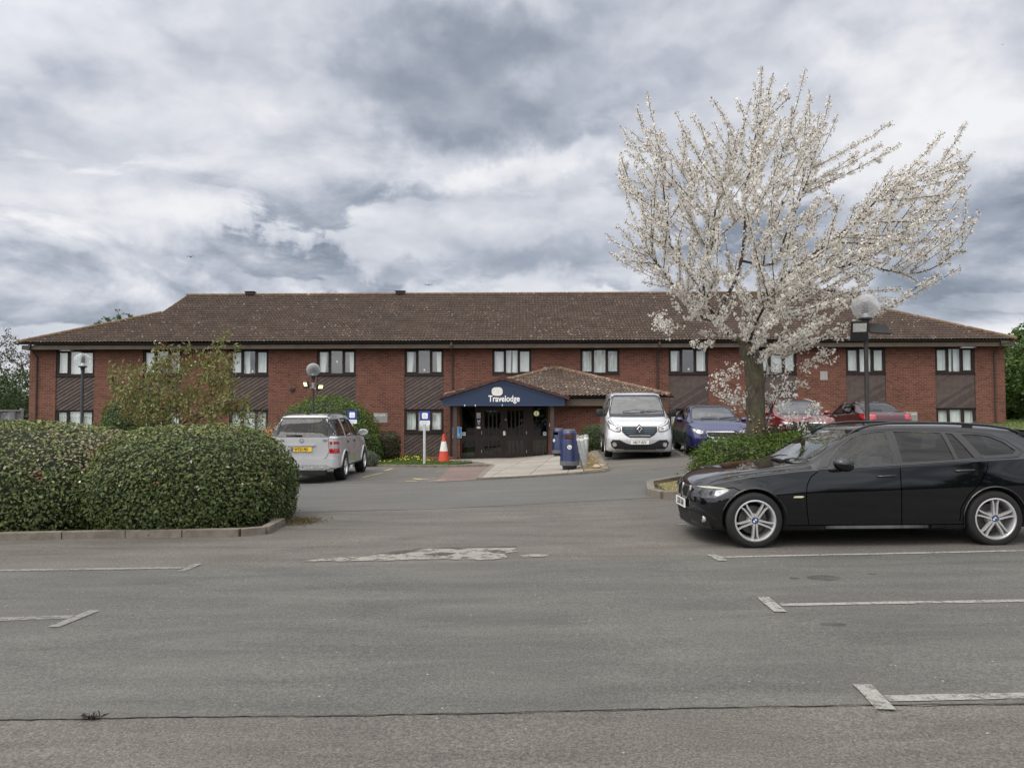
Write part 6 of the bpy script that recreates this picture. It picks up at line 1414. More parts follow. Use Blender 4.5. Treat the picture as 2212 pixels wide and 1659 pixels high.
# clipped hedge mounds behind the front kerb
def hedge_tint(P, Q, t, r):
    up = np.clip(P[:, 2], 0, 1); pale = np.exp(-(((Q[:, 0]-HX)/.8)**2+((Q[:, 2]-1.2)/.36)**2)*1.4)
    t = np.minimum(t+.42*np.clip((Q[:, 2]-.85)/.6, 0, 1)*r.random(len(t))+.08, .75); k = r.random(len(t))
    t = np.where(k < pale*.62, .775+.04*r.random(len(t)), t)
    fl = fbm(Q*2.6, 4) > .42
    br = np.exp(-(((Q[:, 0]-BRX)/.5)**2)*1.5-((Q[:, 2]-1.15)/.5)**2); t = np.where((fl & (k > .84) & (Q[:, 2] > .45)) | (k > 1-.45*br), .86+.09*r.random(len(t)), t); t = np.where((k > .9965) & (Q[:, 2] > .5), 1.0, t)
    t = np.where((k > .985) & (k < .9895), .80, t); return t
HX = 2.0; BRX = 2.7
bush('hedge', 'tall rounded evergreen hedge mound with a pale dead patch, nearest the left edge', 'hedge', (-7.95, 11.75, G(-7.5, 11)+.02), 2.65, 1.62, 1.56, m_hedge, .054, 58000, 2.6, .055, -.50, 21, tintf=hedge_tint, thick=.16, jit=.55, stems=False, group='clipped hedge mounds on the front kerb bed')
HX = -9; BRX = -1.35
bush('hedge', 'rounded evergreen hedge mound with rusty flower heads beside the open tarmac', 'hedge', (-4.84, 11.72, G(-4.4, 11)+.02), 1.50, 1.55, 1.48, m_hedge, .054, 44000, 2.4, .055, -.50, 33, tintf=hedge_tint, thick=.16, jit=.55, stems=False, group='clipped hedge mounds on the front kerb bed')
kerb('kerb', [A(-200, 1171), A(0, 1166.5), A(275, 1160.5), A(519, 1157.5), A(572, 1153), A(606, 1134)], .13, .10, seg=.92)
kerb('kerb', [A(606, 1134), (-3.45, 11.2), (-3.85, 12.2), (-4.4, 13.0), (-5.3, 13.7), (-12, 14.2)], .13, .10)
sheet('planting_bed', [A(-190, 1165), A(0, 1160), A(275, 1156), A(519, 1153), A(570, 1148), A(598, 1132), (-3.55, 11.2), (-3.95, 12.2), (-4.5, 12.9), (-5.4, 13.6), (-12, 14.1)], .05, simple('bed_soil', (.06, .048, .034), .95, .3, 6, bump=.6))
# brown needles against the hedge corner
c0 = Vector(A(643, 1128)); n = 1500; rr = R.normal(size=(n, 2))*np.array([.17, .22]); pts = np.array([[c0.x+a, c0.y+b, G(c0.x+a, c0.y+b)+.012+R.random()*.02] for a, b in rr])
o = leaves('leaf_litter', pts, np.tile([0, 0, 1.0], (n, 1)), .05, leafmat('dry_litter', [(0, (.05, .035, .015)), (.6, (.10, .07, .025)), (1, (.10, .12, .03))], .9, 0), None, None, .18, .1, .5, 7, 'stuff')
c0 = Vector(A(197, 1554)); pts = np.array([[c0.x+a, c0.y+b, G(c0.x, c0.y)+.01+abs(c)*.02] for a, b, c in R.normal(size=(26, 3))*np.array([.022, .012, .5])])
tag(leaves('dead_twig', pts, np.tile([0, 0, 1.0], (26, 1)), .05, m_twig, None, None, .2, .2, .8, 9), 'small dark dead twig lying on the seam in the tarmac', 'twig')

# ---- trees grown from limbs
class Tree:
    def __init__(s): s.P = []; s.par = []; s.r0 = []
    def limb(s, pts, parent=-1, step=.16):
        """pts: (x, y, z) polyline; returns last index"""
        pts = [Vector(p) for p in pts]; p = parent
        if parent >= 0: pts = [s.P[parent]]+pts
        n = len(pts)
        for i in range(n-1):
            a, b = pts[i], pts[i+1]; a0 = pts[i-1] if i else a-(b-a); b1 = pts[i+2] if i+2 < n else b+(b-a); k = max(1, int((b-a).length/step))
            for j in range(0 if (i == 0 and parent < 0) else 1, k+1):
                t = j/k; q = .5*((2*a)+(-a0+b)*t+(2*a0-5*a+4*b-b1)*t*t+(-a0+3*a-3*b+b1)*t**3)
                s.P.append(q); s.par.append(p); p = len(s.P)-1
        return p
    def near(s, q, pred=None):
        return min((i for i in range(len(s.P)) if not pred or pred(s.P[i])), key=lambda i: (s.P[i]-q).length)
    def grow(s, tips, up=.9, maxlen=2.6, step=.11, wig=.02, r=None, center=None, frozen=False):
        r = r or random.Random(5); n0 = len(s.P)
        for T in sorted(tips, key=lambda t: (t-s.P[0]).length):
            A_ = np.array([p[:] for p in (s.P[:n0] if frozen else s.P)]); d = np.array(T[:])-A_; L = np.linalg.norm(d, axis=1); rise = d[:, 2]/(L+1e-6)
            cost = L*(1+1.1*np.clip(.45-rise, 0, 2))
            if center is not None: ax = np.array(T[:])-np.array(center); ax /= np.linalg.norm(ax); cost = L*(1+3.2*(1-np.clip((d@ax)/(L+1e-6), -1, 1)))
            i = int(np.argmin(cost)); a = s.P[i]; v = T-a; Ln = v.length
            if Ln < .12: continue
            ctl = a+Vector((v.x*.62, v.y*.62, v.z*(.62-.30*up)))
            n = max(2, int(Ln/step)); p = i
            for k in range(1, n+1):
                t = k/n; q = a*(1-t)**2+ctl*2*t*(1-t)+T*t*t
                if k < n: q = q+Vector((r.gauss(0, wig), r.gauss(0, wig), r.gauss(0, wig)))
                s.P.append(q); s.par.append(p); p = len(s.P)-1
    def radii(s, tip=.004, e=2.35, cap=None):
        n = len(s.P); w = [0.0]*n; kids = [0]*n
        for p in s.par:
            if p >= 0: kids[p] += 1
        for i in range(n-1, -1, -1):
            if kids[i] == 0: w[i] = tip**e
            if s.par[i] >= 0: w[s.par[i]] += w[i]+(tip*.18)**e
        s.r = [x**(1/e) for x in w]; s.kids = kids
        if cap: s.r = [min(x, cap) for x in s.r]
    def wood(s, name, mat, root, rmin=0, rmax=9, n0=5, base=None):
        b = MB(); done = [False]*len(s.P); ch = [[] for _ in s.P]
        for i, p in enumerate(s.par):
            if p >= 0: ch[p].append(i)
        starts = [i for i, p in enumerate(s.par) if p < 0]; stack = list(starts)
        while stack:
            i = stack.pop(); path = [i] if s.par[i] < 0 else [s.par[i], i]; j = i
            while ch[j]:
                k = max(ch[j], key=lambda c: s.r[c]); stack += [c for c in ch[j] if c != k]; path.append(k); j = k
            rr = [s.r[q] for q in path]
            if s.par[i] >= 0: rr[0] = min(rr[0], s.r[i]*1.25)
            seg = [q for q in range(len(path)) if rmin <= s.r[path[q]] < rmax]
            if len(seg) < 2: continue
            a, z = seg[0], seg[-1]
            if a > 0 and rmin == 0: a = max(0, a-1)
            pts = [s.P[path[q]] for q in range(a, z+1)]; rads = rr[a:z+1]; m = 12 if max(rads) > .06 else (7 if max(rads) > .02 else 4)
            b.tube(pts, rads, m)
        return b.build(name, mat, root, 60, fix=False)
def inpoly(p, poly):
    x, y = p; c = False; n = len(poly)
    for i in range(n):
        x1, y1 = poly[i]; x2, y2 = poly[i-1]
        if (y1 > y) != (y2 > y) and x < (x2-x1)*(y-y1)/(y2-y1)+x1: c = not c
    return c
def cherry():
    YT = 15.2; base = gnd(1633, 1040); bx, by = at(1633, 925, YT).x, YT; zb = G(bx, by)-.05
    root = thing('cherry_tree', 'tall cherry tree in full white blossom on the bed behind the black estate', 'tree', (bx, by, zb))
    O_ = root.location
    def p7(x, y, dy=0): q = at(1294.9+.3818*x, 112.6+.3818*y, YT+dy); return q-O_
    def pd(u, v, dy=0): return at(u, v, YT+dy)-O_
    t = Tree()
    top = t.limb([(0, 0, 0), pd(1633, 925), pd(1632, 880), pd(1631, 834), pd(1628, 790), pd(1615, 752)])
    fk = t.limb([pd(1588, 729, -.05), pd(1560, 708, -.08), pd(1548, 690, -.1)], top)
    A1 = t.limb([pd(1519, 689, -.3), pd(1497, 663, -.5), pd(1470, 640, -.6)], fk); A1b = t.limb([p7(330, 1200, -.8), p7(230, 1100, -1)], A1)
    A2 = t.limb([p7(560, 1330, .3), p7(470, 1200, .5), p7(400, 1090, .6), p7(300, 930, .7), p7(200, 830, .8)], fk)
    A3 = t.limb([p7(600, 1400, -.2), p7(590, 1250, -.5), p7(640, 1080, -.6), p7(655, 900, -.6), p7(700, 740, -.5)], fk)
    B1 = t.limb([p7(700, 1420, 0), p7(765, 1300, .1), p7(800, 1180, .1), p7(822, 1000, .1), p7(820, 800, .1), p7(860, 620, .1), p7(890, 420, .1)], fk)
    iA = t.near(p7(400, 1010, .6)); t.limb([p7(385, 960, .5), p7(365, 800, .4), p7(350, 600, .3), p7(310, 420, .2)], t.near(p7(400, 1090, .6)))
    C1 = t.limb([pd(1640, 715, .2), pd(1668, 682, .4), pd(1705, 648, .6), p7(1240, 1270, .8), p7(1500, 1170, 1), p7(1640, 1100, 1.1), p7(1850, 900, 1.2)], t.near(pd(1620, 765)))
    C2 = t.limb([pd(1632, 700, -.4), pd(1650, 665, -.7), p7(1030, 1290, -.9), p7(1160, 1180, -1), p7(1300, 1080, -1.1), p7(1480, 930, -1.2), p7(1600, 800, -1.2)], t.near(pd(1615, 752)))
    t.limb([p7(980, 1200, -.1), p7(1060, 1020, 0), p7(1130, 850, 0), p7(1200, 660, 0)], t.near(p7(800, 1200, .1)))
    t.limb([p7(880, 900, .8), p7(960, 760, 1.1), p7(1040, 560, 1.2)], t.near(p7(822, 1000, .1)))
    t.limb([p7(1500, 1200, .9), p7(1640, 1240, .8), p7(1800, 1250, .7), p7(1930, 1200, .6), p7(2050, 1100, .5)], t.near(p7(1400, 1210, .9)))
    t.limb([pd(1652, 766, -.1), pd(1690, 768, -.2)], t.near(pd(1628, 785))); t.limb([pd(1480, 645, .9), p7(200, 1130, 1)], t.near(pd(1519, 689, -.3)))
    tips7 = [(120, 420), (175, 440), (210, 310), (270, 225), (430, 340), (460, 420), (520, 360), (560, 380), (630, 255), (690, 330), (720, 390), (780, 275), (820, 420), (880, 170), (860, 260), (925, 80), (985, 118), (1070, 175), (1080, 250), (1165, 92), (1185, 210), (1305, 240), (1350, 345), (1205, 345), (1165, 360), (1240, 370), (1450, 520), (1380, 680), (1475, 565), (1650, 395), (1600, 520), (1700, 520), (1730, 640), (1780, 635), (1860, 620), (1940, 455), (1960, 560), (2080, 395), (2040, 560), (2105, 575), (2110, 740), (2090, 660), (2145, 900), (2120, 930), (2110, 980), (2080, 1120), (2050, 1215), (1990, 1200), (1920, 1255), (1800, 1300), (1710, 1340), (1640, 1400), (1290, 1510), (1380, 1440), (1220, 1590), (55, 1060), (55, 1135), (90, 690), (110, 655), (120, 570), (105, 980), (140, 960), (240, 1300), (250, 1230), (160, 1180), (560, 1590), (490, 1500), (620, 1600), (760, 1600), (870, 1590), (960, 1600), (1060, 1600), (1150, 1580), (1240, 1430), (1500, 1400)]
    sil = [(110, 560), (240, 400), (330, 440), (420, 420), (560, 420), (640, 370), (720, 440), (820, 380), (900, 230), (1000, 210), (1120, 220), (1200, 330), (1300, 370), (1330, 470), (1240, 620), (1370, 700), (1470, 780), (1560, 640), (1640, 560), (1700, 650), (1790, 720), (1880, 680), (1960, 620), (2060, 560), (2100, 700), (2080, 860), (2110, 960), (2000, 1060), (1880, 1160), (1700, 1180), (1560, 1250), (1560, 1380), (1400, 1420), (1280, 1500), (1260, 1620), (1000, 1680), (760, 1640), (560, 1500), (420, 1370), (260, 1260), (110, 1120), (130, 1000), (230, 960), (160, 830), (100, 700)]
    r = random.Random(8); tips = []
    for x, y in tips7: tips.append(p7(x, y, r.uniform(-.9, .9)))
    cx, cy = 1050, 900
    def inside(n, lo=.5, hi=2.4):
        out = []
        while len(out) < n:
            x, y = r.uniform(60, 2150), r.uniform(200, 1680)
            if inpoly((x, y), sil):
                e = 1-min(1, ((x-cx)/1150)**2+((y-cy)/850)**2); w = lo+hi*max(0, e)**.6; out.append(p7(x, y, r.uniform(-w, w)))
        return out
    FC = (-.3, 0, 2.2)
    t.grow(tips+inside(190), up=.35, wig=.005, step=.12, r=r, frozen=True, center=FC)
    t.grow(inside(230), up=.5, wig=.005, step=.10, r=r, frozen=True, center=FC); t.grow(inside(170), up=.6, wig=.005, step=.09, r=r, frozen=True, center=FC)
    t.radii(.0055, 2.65, .19)
    # swell the bole
    for i in range(len(t.P)):
        if t.P[i].z < 1.7 and (abs(t.P[i].x) < .4): t.r[i] = max(t.r[i], .185+.05*max(0, 1-t.P[i].z/1.3))
    bole = [i for i in range(top+1)]
    for i in bole: t.r[i] = max(t.r[i], .185)
    # low shoots round the trunk
    s2 = Tree(); s2.limb([(0, 0, .9), (0, 0, 1.6)]); 
    shoots = [(1545, 840, -.3), (1560, 815, -.2), (1585, 800, -.1), (1572, 860, -.3), (1600, 870, .2), (1590, 845, 0), (1690, 800, .2), (1735, 790, .1), (1700, 840, -.2), (1770, 775, 0), (1790, 770, 0), (1725, 830, .3), (1680, 870, -.2), (1760, 880, -.3), (1775, 905, -.4), (1710, 905, -.3), (1740, 925, -.5), (1660, 800, .2), (1670, 850, .1), (1655, 890, .2), (1420, 690, -1), (1440, 705, -1), (1745, 740, .2), (1810, 720, .3)]
    s2.P = []; s2.par = []; s2.limb([(.0, 0, .9), (.12, .02, 1.3), (.2, .05, 2.0), (.28, .05, 2.6)]); s2.limb([(.05, -.1, .9), (.35, -.15, 1.7)]); s2.limb([(-.05, -.1, 1.1), (-.35, -.2, 1.6)])
    s2.grow([pd(u, v, d) for u, v, d in shoots if v > 760 and u > 1500], up=.7, r=r); s2.radii(.005, 2.4)
    t.wood('trunk', m_bark, root, .045, 9); t.wood('branches', m_twig, root, 0, .047); s2.wood('shoots', m_twig, root)
    # blossom clusters along every thin twig
    C = []; W = []
    for tr in (t, s2):
        for i in range(len(tr.P)):
            if tr.par[i] < 0 or tr.r[i] > .034: continue
            dens = .92 if tr is t else .30
            tipd = tr.kids[i] == 0
            for k in range(4 if tr is t else 1):
                if r.random() < dens*(.9, .75, .6, .4)[k]: C.append(tr.P[i].lerp(tr.P[tr.par[i]], r.random())+Vector((r.gauss(0, .016), r.gauss(0, .016), r.gauss(-.004, .016)))); W.append(.6 if tipd else 1)
    for (u, v, d) in shoots:
        for k in range(12): C.append(pd(u, v, d)+Vector((r.gauss(0, .10), r.gauss(0, .08), r.gauss(0, .09)))); W.append(1)
    for (u, v) in ((1424, 683), (1430, 698), (1448, 703), (1500, 742), (1515, 748), (1530, 744)):
        for k in range(7): C.append(pd(u, v, -.3)+Vector((r.gauss(0, .05), r.gauss(0, .05), r.gauss(0, .04)))); W.append(1)
    C = np.array([c[:] for c in C]); W = np.array(W); n = len(C); g = np.random.default_rng(3)
    k = 7; off = g.normal(size=(n, k, 3)); off /= np.linalg.norm(off, axis=2, keepdims=True); rad_ = (.034+.030*g.random((n, k, 1)))*W[:, None, None]
    P = (C[:, None, :]+off*rad_).reshape(-1, 3); N_ = off.reshape(-1, 3); leaves('blossom', P, N_, .046, m_petal, root, None, .95, .3, .3, 4)
    k = 2; off = g.normal(size=(n, k, 3)); off[:, :, 2] += .8; off /= np.linalg.norm(off, axis=2, keepdims=True); P = (C[:, None, :]+off*(.045+.03*g.random((n, k, 1)))).reshape(-1, 3)
    leaves('foliage', P, off.reshape(-1, 3), .040, m_bronze, root, None, .45, .2, .9, 5)
    # pruned stubs at the foot
    b = MB()
    for (u, v) in ((1640, 907), (1641, 914), (1636, 922), (1650, 926), (1628, 928), (1634, 932), (1667, 915)):
        q = pd(u, v, -.26); b.cyl(q+Vector((0, .09, -.02)), q, .013, .012, 10)
    b.build('cut_stubs', simple('cut_wood', (.42, .27, .10), .8, .15), root, 50); print('cherry nodes', len(t.P), 'clusters', n)
cherry()

def small_cherry():
    YT = 14.3; c = at(385, 930, YT); z = G(c.x, YT); root = thing('flowering_shrub_tree', 'young multi-stemmed tree with drooping bronze-green leaves behind the hedge', 'tree', (c.x, YT, z)); O_ = root.location
    def p(x, y, d=0): return at(.2545*x, 619.3+.2545*y, YT+d)-O_
    t = Tree(); b0 = t.limb([(0, 0, 0), (0, 0, .5), p(1480, 1230)])
    for L in ([p(1380, 1110, .2), p(1250, 950, .3), p(1130, 800, .3), p(1040, 700, .2)], [p(1500, 1100, -.2), p(1480, 900, -.3), p(1400, 700, -.2), p(1345, 560, -.1)], [p(1560, 1110, .1), p(1620, 960, .1), p(1720, 750, .1), p(1810, 570, 0), p(1880, 440, 0)], [p(1600, 1130, -.3), p(1750, 1040, -.4), p(1900, 980, -.4), p(2060, 960, -.3)], [p(1300, 1130, -.4), p(1150, 1040, -.5), p(1020, 960, -.4)]): t.limb(L, b0)
    tips = [(930, 670), (1030, 640), (1120, 660), (980, 740), (970, 860), (1000, 960), (1200, 680), (1330, 500), (1370, 590), (1320, 620), (1480, 540), (1570, 510), (1600, 600), (1440, 620), (1700, 540), (1650, 640), (1910, 370), (1870, 430), (1840, 500), (1800, 560), (2010, 500), (1980, 590), (1940, 640), (1990, 760), (1960, 830), (1920, 700), (2120, 940), (2080, 930), (2040, 980), (1980, 940), (1940, 1010), (2050, 1080), (1880, 880), (1850, 960), (1780, 820), (2170, 1120), (2230, 1100), (2090, 1130)]
    sil = [(960, 740), (1200, 660), (1340, 560), (1480, 560), (1600, 560), (1720, 600), (1850, 500), (1960, 620), (1980, 800), (1900, 900), (2000, 960), (1960, 1060), (1750, 1130), (1500, 1200), (1250, 1200), (1100, 1120), (1000, 960)]
    r = random.Random(3); T = [p(x, y, r.uniform(-.5, .5)) for x, y in tips]
    while len(T) < 200:
        x, y = r.uniform(950, 2000), r.uniform(500, 1200)
        if inpoly((x, y), sil): T.append(p(x, y, r.uniform(-.9, .9)))
    t.grow(T, up=.6, step=.08, wig=.014, r=r); t.radii(.004, 2.4, .06); t.wood('stem', m_twig, root, 0, 9)
    C = np.array([t.P[i][:] for i in range(len(t.P)) if t.par[i] >= 0 and t.r[i] < .014]); g = np.random.default_rng(5)
    C = np.repeat(C, 4, 0)+g.normal(size=(len(C)*4, 3))*.038; k = 3
    off = g.normal(size=(len(C), k, 3))*.045; off[:, :, 2] -= .035; P = (C[:, None]+off).reshape(-1, 3); nn = off.reshape(-1, 3); nn[:, 2] = abs(nn[:, 2])*.3
    leaves('foliage', P, nn, .085, m_olive, root, np.clip(.5+.3*fbm(P*3, 2)+.15*g.normal(size=len(P)), 0, 1), .42, .25, .6, 6, droop=1.6)
    m = P[g.random(len(P)) < .022]; leaves('blossom', m, np.tile([0, -1., .3], (len(m), 1)), .045, m_petal, root, None, .9, .3, .6, 8)
small_cherry()

def bg_tree(name, label, c, h, w, mat, n, size, bare=0, seed=1, group=None, trunk=.25, lean=0, droop=0, lo=.25, tips_n=90):
    """a tree with its own trunk, limbs and leaf masses. c: base, h: height, w: crown radius"""
    root = thing(name, label, 'tree', c, 0, group); r = random.Random(seed); t = Tree(); t.limb([(0, 0, -.2), (lean*.2, 0, h*.25), (lean*.5, 0, h*.5), (lean, 0, h*.72)], step=h/14)
    T = []
    while len(T) < tips_n:
        a, q, e = r.uniform(0, 6.283), r.uniform(.2, 1)**.5, r.uniform(-1, 1); k = math.sqrt(max(0, 1-e*e)); T.append(Vector((lean*.6+w*q*k*math.cos(a), w*q*k*math.sin(a), h*(lo+(1-lo)*.5)+h*(1-lo)*.5*e*q)))
    t.grow(T, up=.8, step=h*.05, wig=h*.006, r=r); t.radii(.012 if not bare else .016, 2.3, trunk); t.wood('trunk', m_bark, root, .05, 9); t.wood('branches', m_twig, root, 0, .052)
    C = np.array([t.P[i][:] for i in range(len(t.P)) if t.par[i] >= 0 and t.r[i] < .06]); g = np.random.default_rng(seed); idx = g.integers(0, len(C), n); cl = g.normal(size=(len(C), 3))
    P = C[idx]+g.normal(size=(n, 3))*np.array([1, 1, .75])*w*(.085 if not bare else .04)
    leaves('crown', P, g.normal(size=(n, 3))+np.array([0, 0, .5]), size, mat, root, np.clip(.45+.3*fbm(P*.9, seed)+.15*g.normal(size=n), 0, 1), .6, .2, .6, seed, droop=droop)
    return root
def gp_(u, Y): q = at(u, 890, Y); return (q.x, Y, G(q.x, Y))
bg_tree('bare_tree', 'thinly leaved spring tree beyond the left end of the hotel', gp_(0, 47), 7.6, 3.5, m_brown, 5200, .13, 1, 3, tips_n=170, trunk=.3)
bg_tree('bare_tree', 'dark ivy-clad tree leaning in at the left edge of the photo', gp_(-50, 44), 5.6, 3.2, m_dgreen, 7000, .16, 0, 8, tips_n=90)
for i, (u, h) in enumerate(((205, 9.9), (250, 10.9))): bg_tree('distant_tree', ['leafy tree top showing just over the low end of the left roof slope', 'taller leafy tree top showing above the left roof hip'][i], gp_(u, 64), h, 2.2 if i else 1.8, m_tree, 3000, .20, 1, 20+i, tips_n=110, lo=.5, group='tree tops behind the roof')
for i, (u, Y, h, w, lb) in enumerate(((2240, 40, 4.9, 2.6, 'bushy green tree touching the right end of the hotel'), (2310, 37, 5.2, 2.6, 'tall dense green tree at the right edge of the photo'), (2205, 50, 5.6, 2.6, 'green tree standing behind the right corner of the hotel'), (2185, 44, 3.0, 1.6, 'low dark green tree beside the right downpipe corner'))):
    bg_tree('green_tree', lb, gp_(u, Y), h, w, m_tree, 13000, .17, 0, 30+i, group='green trees right of the hotel', lo=.02, tips_n=110)
for i, (u, Y, rx, h) in enumerate(((25, 60, 7, 2.6), (-60, 52, 6, 3.2), (70, 75, 6, 2.3), (2205, 70, 9, 3.5))):
    c = gp_(u, Y); bush('far_thicket', ['hazy olive thicket behind the grey panel fence', 'dark thicket at the far left edge behind the fence', 'low distant thicket seen beside the left downpipe', 'distant thicket beyond the trees on the right'][i], 'bushes', (c[0], c[1], c[2]), rx, 3, h+1.2, m_dgreen if i in (1, 3) else m_brown, .3, 6000, 2.4, .2, -.3, 50+i, thick=.3, stems=False)
# bushes against the hotel
def B(name, label, u, Y, *a, cat='bush', dz=0, **k): c = gp_(u, Y); return bush(name, label, cat, (c[0], c[1], c[2]+dz), *a, **k)
B('bush', 'vivid green rounded bush half behind the bronze-leaved young tree', 297, 26.5, 1.15, 1.1, 2.75, m_bright, .085, 11000, 2.4, .10, -.9, 61, thick=.2, tintf=lambda P, Q, t, r: t*.55)
B('bush', 'large vivid green domed bush behind the silver off-road car', 708, 29.3, 1.9, 1.5, 2.62, m_bright, .085, 20000, 2.1, .10, -.6, 62, thick=.2)
B('bush', 'small vivid green dome at the right shoulder of the large bush', 762, 28.6, 1.05, 1.0, 1.62, m_bright, .08, 7000, 2.1, .10, -.5, 66, thick=.2)
B('bush', 'brown-green clipped bush beside the car park sign wall', 832, 31.0, .62, .6, 1.18, m_brown, .06, 6000, 3.0, .08, -.8, 63, thick=.2)
B('bush', 'dark green-brown bush between the vivid dome and the clipped bush', 797, 29.8, .55, .6, 1.10, m_dgreen, .06, 5000, 2.4, .12, -.6, 64, thick=.2)
B('bush', 'low grey-green lavender clump in front of the dark bush', 797, 26.2, .36, .4, .52, m_sage, .05, 3500, 2.2, .12, -.4, 65, aspect=.25, thick=.3)
B('bush', 'straggly grey lavender with orange tips left of the silver car', 560, 24.0, .85, .6, 1.62, m_sage, .06, 5000, 2.2, .15, -.8, 67, aspect=.3, thick=.5, core=False, jit=1.0)
c = gp_(585, 23.2); g_ = np.random.default_rng(3); pts = np.array(c)+np.array([0, 0, 1.25])+g_.normal(size=(160, 3))*np.array([.22, .2, .1]); tag(leaves('orange_flowers', pts, np.tile([0, -1., .5], (160, 1)), .06, leafmat('orange_petals', [(0, (.25, .09, .02)), (1, (.5, .22, .05))], .6, .2)), 'spray of orange leaves at the top of the grey lavender clump', 'flowers')
bush('low_hedge', 'low clipped hedge with white flowers behind the silver van', 'hedge', (4.15, 28.9, G(4.1, 28.8)), 1.55, .55, .98, m_wflow, .055, 9000, 4.5, .06, -.9, 71, thick=.15, stems=False)
bush('low_hedge', 'short length of clipped hedge between the van and the blue hatchback', 'hedge', (6.6, 29.3, G(6.5, 29.2)), .85, .5, .80, m_wflow, .055, 5000, 4.5, .06, -.9, 72, thick=.15, stems=False)
# bed under the cherry
sheet('planting_bed', [(2.75, 13.45), (3.6, 13.3), (12, 13.0), (14, 14.4), (12, 16.4), (4.0, 16.1), (2.85, 15.0)], .07, simple('dry_bed_grass', (.23, .20, .10), .95, .4, 5, bump=.7, bscale=40))
kerb('kerb', [(13.8, 13.0), (3.5, 13.22), (2.62, 13.42), (2.50, 13.9), (2.68, 15.05), (3.9, 16.25), (12, 16.6)], .14, .13, seg=.6)
n = 3000; g_ = np.random.default_rng(5); xy = np.stack([g_.uniform(2.75, 4.2, n), g_.uniform(13.45, 15.2, n)], 1); pts = np.array([[x, y, G(x, y)+.075+.012*g_.random()] for x, y in xy])
leaves('dry_grass', pts, g_.normal(size=(n, 3))*.7+np.array([0, -.6, .2]), .05, leafmat('straw_grass', [(0, (.20, .16, .07)), (.6, (.30, .25, .12)), (1, (.16, .20, .05))], .8, .2), None, None, .12, .1, .5, 3, 'stuff', droop=-2)
def shrub_low(u, Y, rx, ry, h, lb, mat, n, seed, size=.055, rough=.14, dz=.05, e=2.4, **k): c = gp_(u, Y); return bush('shrub', lb, 'shrub', (c[0], c[1], c[2]+dz), rx, ry, h, mat, size, n, e, rough, -.55, seed, thick=.34, loose=.035, jit=.8, group='shrubs in the bed under the cherry', **k)
shrub_low(1600, 14.6, .95, .75, .95, 'fresh green shrub spreading left of the cherry trunk, nearest the road', m_bright, 13000, 81)
shrub_low(1705, 14.5, .85, .7, .97, 'fresh green shrub in front of the cherry trunk above the estate bonnet', m_bright, 12000, 82)
shrub_low(1560, 15.0, .55, .5, .70, 'small green shrub with twiggy left tip overhanging the tarmac', m_bright, 5000, 83)
shrub_low(1690, 15.8, 1.3, .6, 1.00, 'dull olive clipped shrub behind the cherry trunk', m_brown, 10000, 84, rough=.08, e=3)
shrub_low(1800, 15.3, 1.4, .7, .98, 'olive shrub running behind the windscreen of the black estate', m_brown, 9000, 85, rough=.1, e=3)
shrub_low(1735, 15.0, .4, .4, 1.12, 'dark leafy sprouts right of the trunk with a few white flowers', m_dgreen, 3500, 86, .07)
t = Tree(); r = random.Random(9); rt = thing('bare_shrub', 'thin bare brown twigs low at the left end of the cherry bed', 'shrub', (*gp_(1556, 13.75)[:2], gp_(1556, 13.75)[2]+.06))
for k in range(9): t.limb([(r.uniform(-.3, .5), r.uniform(-.1, .3), 0), (r.uniform(-.4, .6), r.uniform(-.2, .3), .16)], step=.05)
t.grow([Vector((r.uniform(-.75, .75), r.uniform(-.25, .4), r.uniform(.05, .42))) for _ in range(210)], up=.3, step=.05, wig=.012, r=r); t.radii(.0028, 2.4, .012); t.wood('twigs', m_twig, rt)
g_ = np.random.default_rng(4); C = np.array([p[:] for p in t.P]); C = C[g_.integers(0, len(C), 700)]+g_.normal(size=(700, 3))*.02; leaves('foliage', C, g_.normal(size=(700, 3)), .022, m_brown, rt, None, .5, .2, .5, 4)
# grass verge and banks
def grass(name, poly, n, mat, size, seed, off=.06, h=0):
    xs = [p[0] for p in poly]; ys = [p[1] for p in poly]; g = np.random.default_rng(seed); P = []
    while len(P) < n:
        x, y = g.uniform(min(xs), max(xs)), g.uniform(min(ys), max(ys))
        if inpoly((x, y), poly): P.append((x, y, G(x, y)+off+size*.35*g.random()))
    N_ = g.normal(size=(n, 3)); N_[:, 2] *= .3; return leaves(name, np.array(P), N_, size, mat, None, None, .16, .1, .2, seed, 'stuff', droop=-2.5)
m_turf = simple('turf', (.055, .085, .022), .95, .4, 3, bump=.8, bscale=50); m_grass = leafmat('grass_blades', [(0, (.05, .09, .016)), (.6, (.09, .15, .03)), (1, (.17, .19, .06))], .7, .3)
lawnL = [(-25, 25.25), (-8, 23.8), (k2[0], k2[1]+.1), (k1[0]-.1, k1[1]+.1), (k1[0]+.15, k1[1]+.25), (-1.35, 26.2), (-2.6, 27.5), (-2.4, 29.2), (-3.4, 29.3), (-3.4, 33.6), (-25, 34)]
sheet('lawn', lawnL, .055, m_turf); grass('grass', [p if p[0] > -12 else (-12, p[1]) for p in lawnL], 30000, m_grass, .085, 1)
lawnR = [(9.5, 29.7), (25, 30.5), (60, 32), (60, 60), (22.2, 60), (21.6, 33.4), (9.5, 33.6)]
sheet('lawn', lawnR, .03, simple('pale_turf', (.115, .14, .045), .95, .35, 3, bump=.8, bscale=50), h=2); grass('grass', [(14, 30), (27, 30.8), (30, 40), (22.3, 40), (21.7, 33.4), (14, 33.4)], 16000, m_grass, .10, 2, .03)
sheet('field', [(-120, 36), (-21.8, 36), (-21.8, 140), (-120, 140)], .02, m_turf, h=20); sheet('field', [(22.2, 60), (160, 60), (160, 160), (22.2, 160)], .02, m_turf, h=20)
g_ = np.random.default_rng(8); pts = []
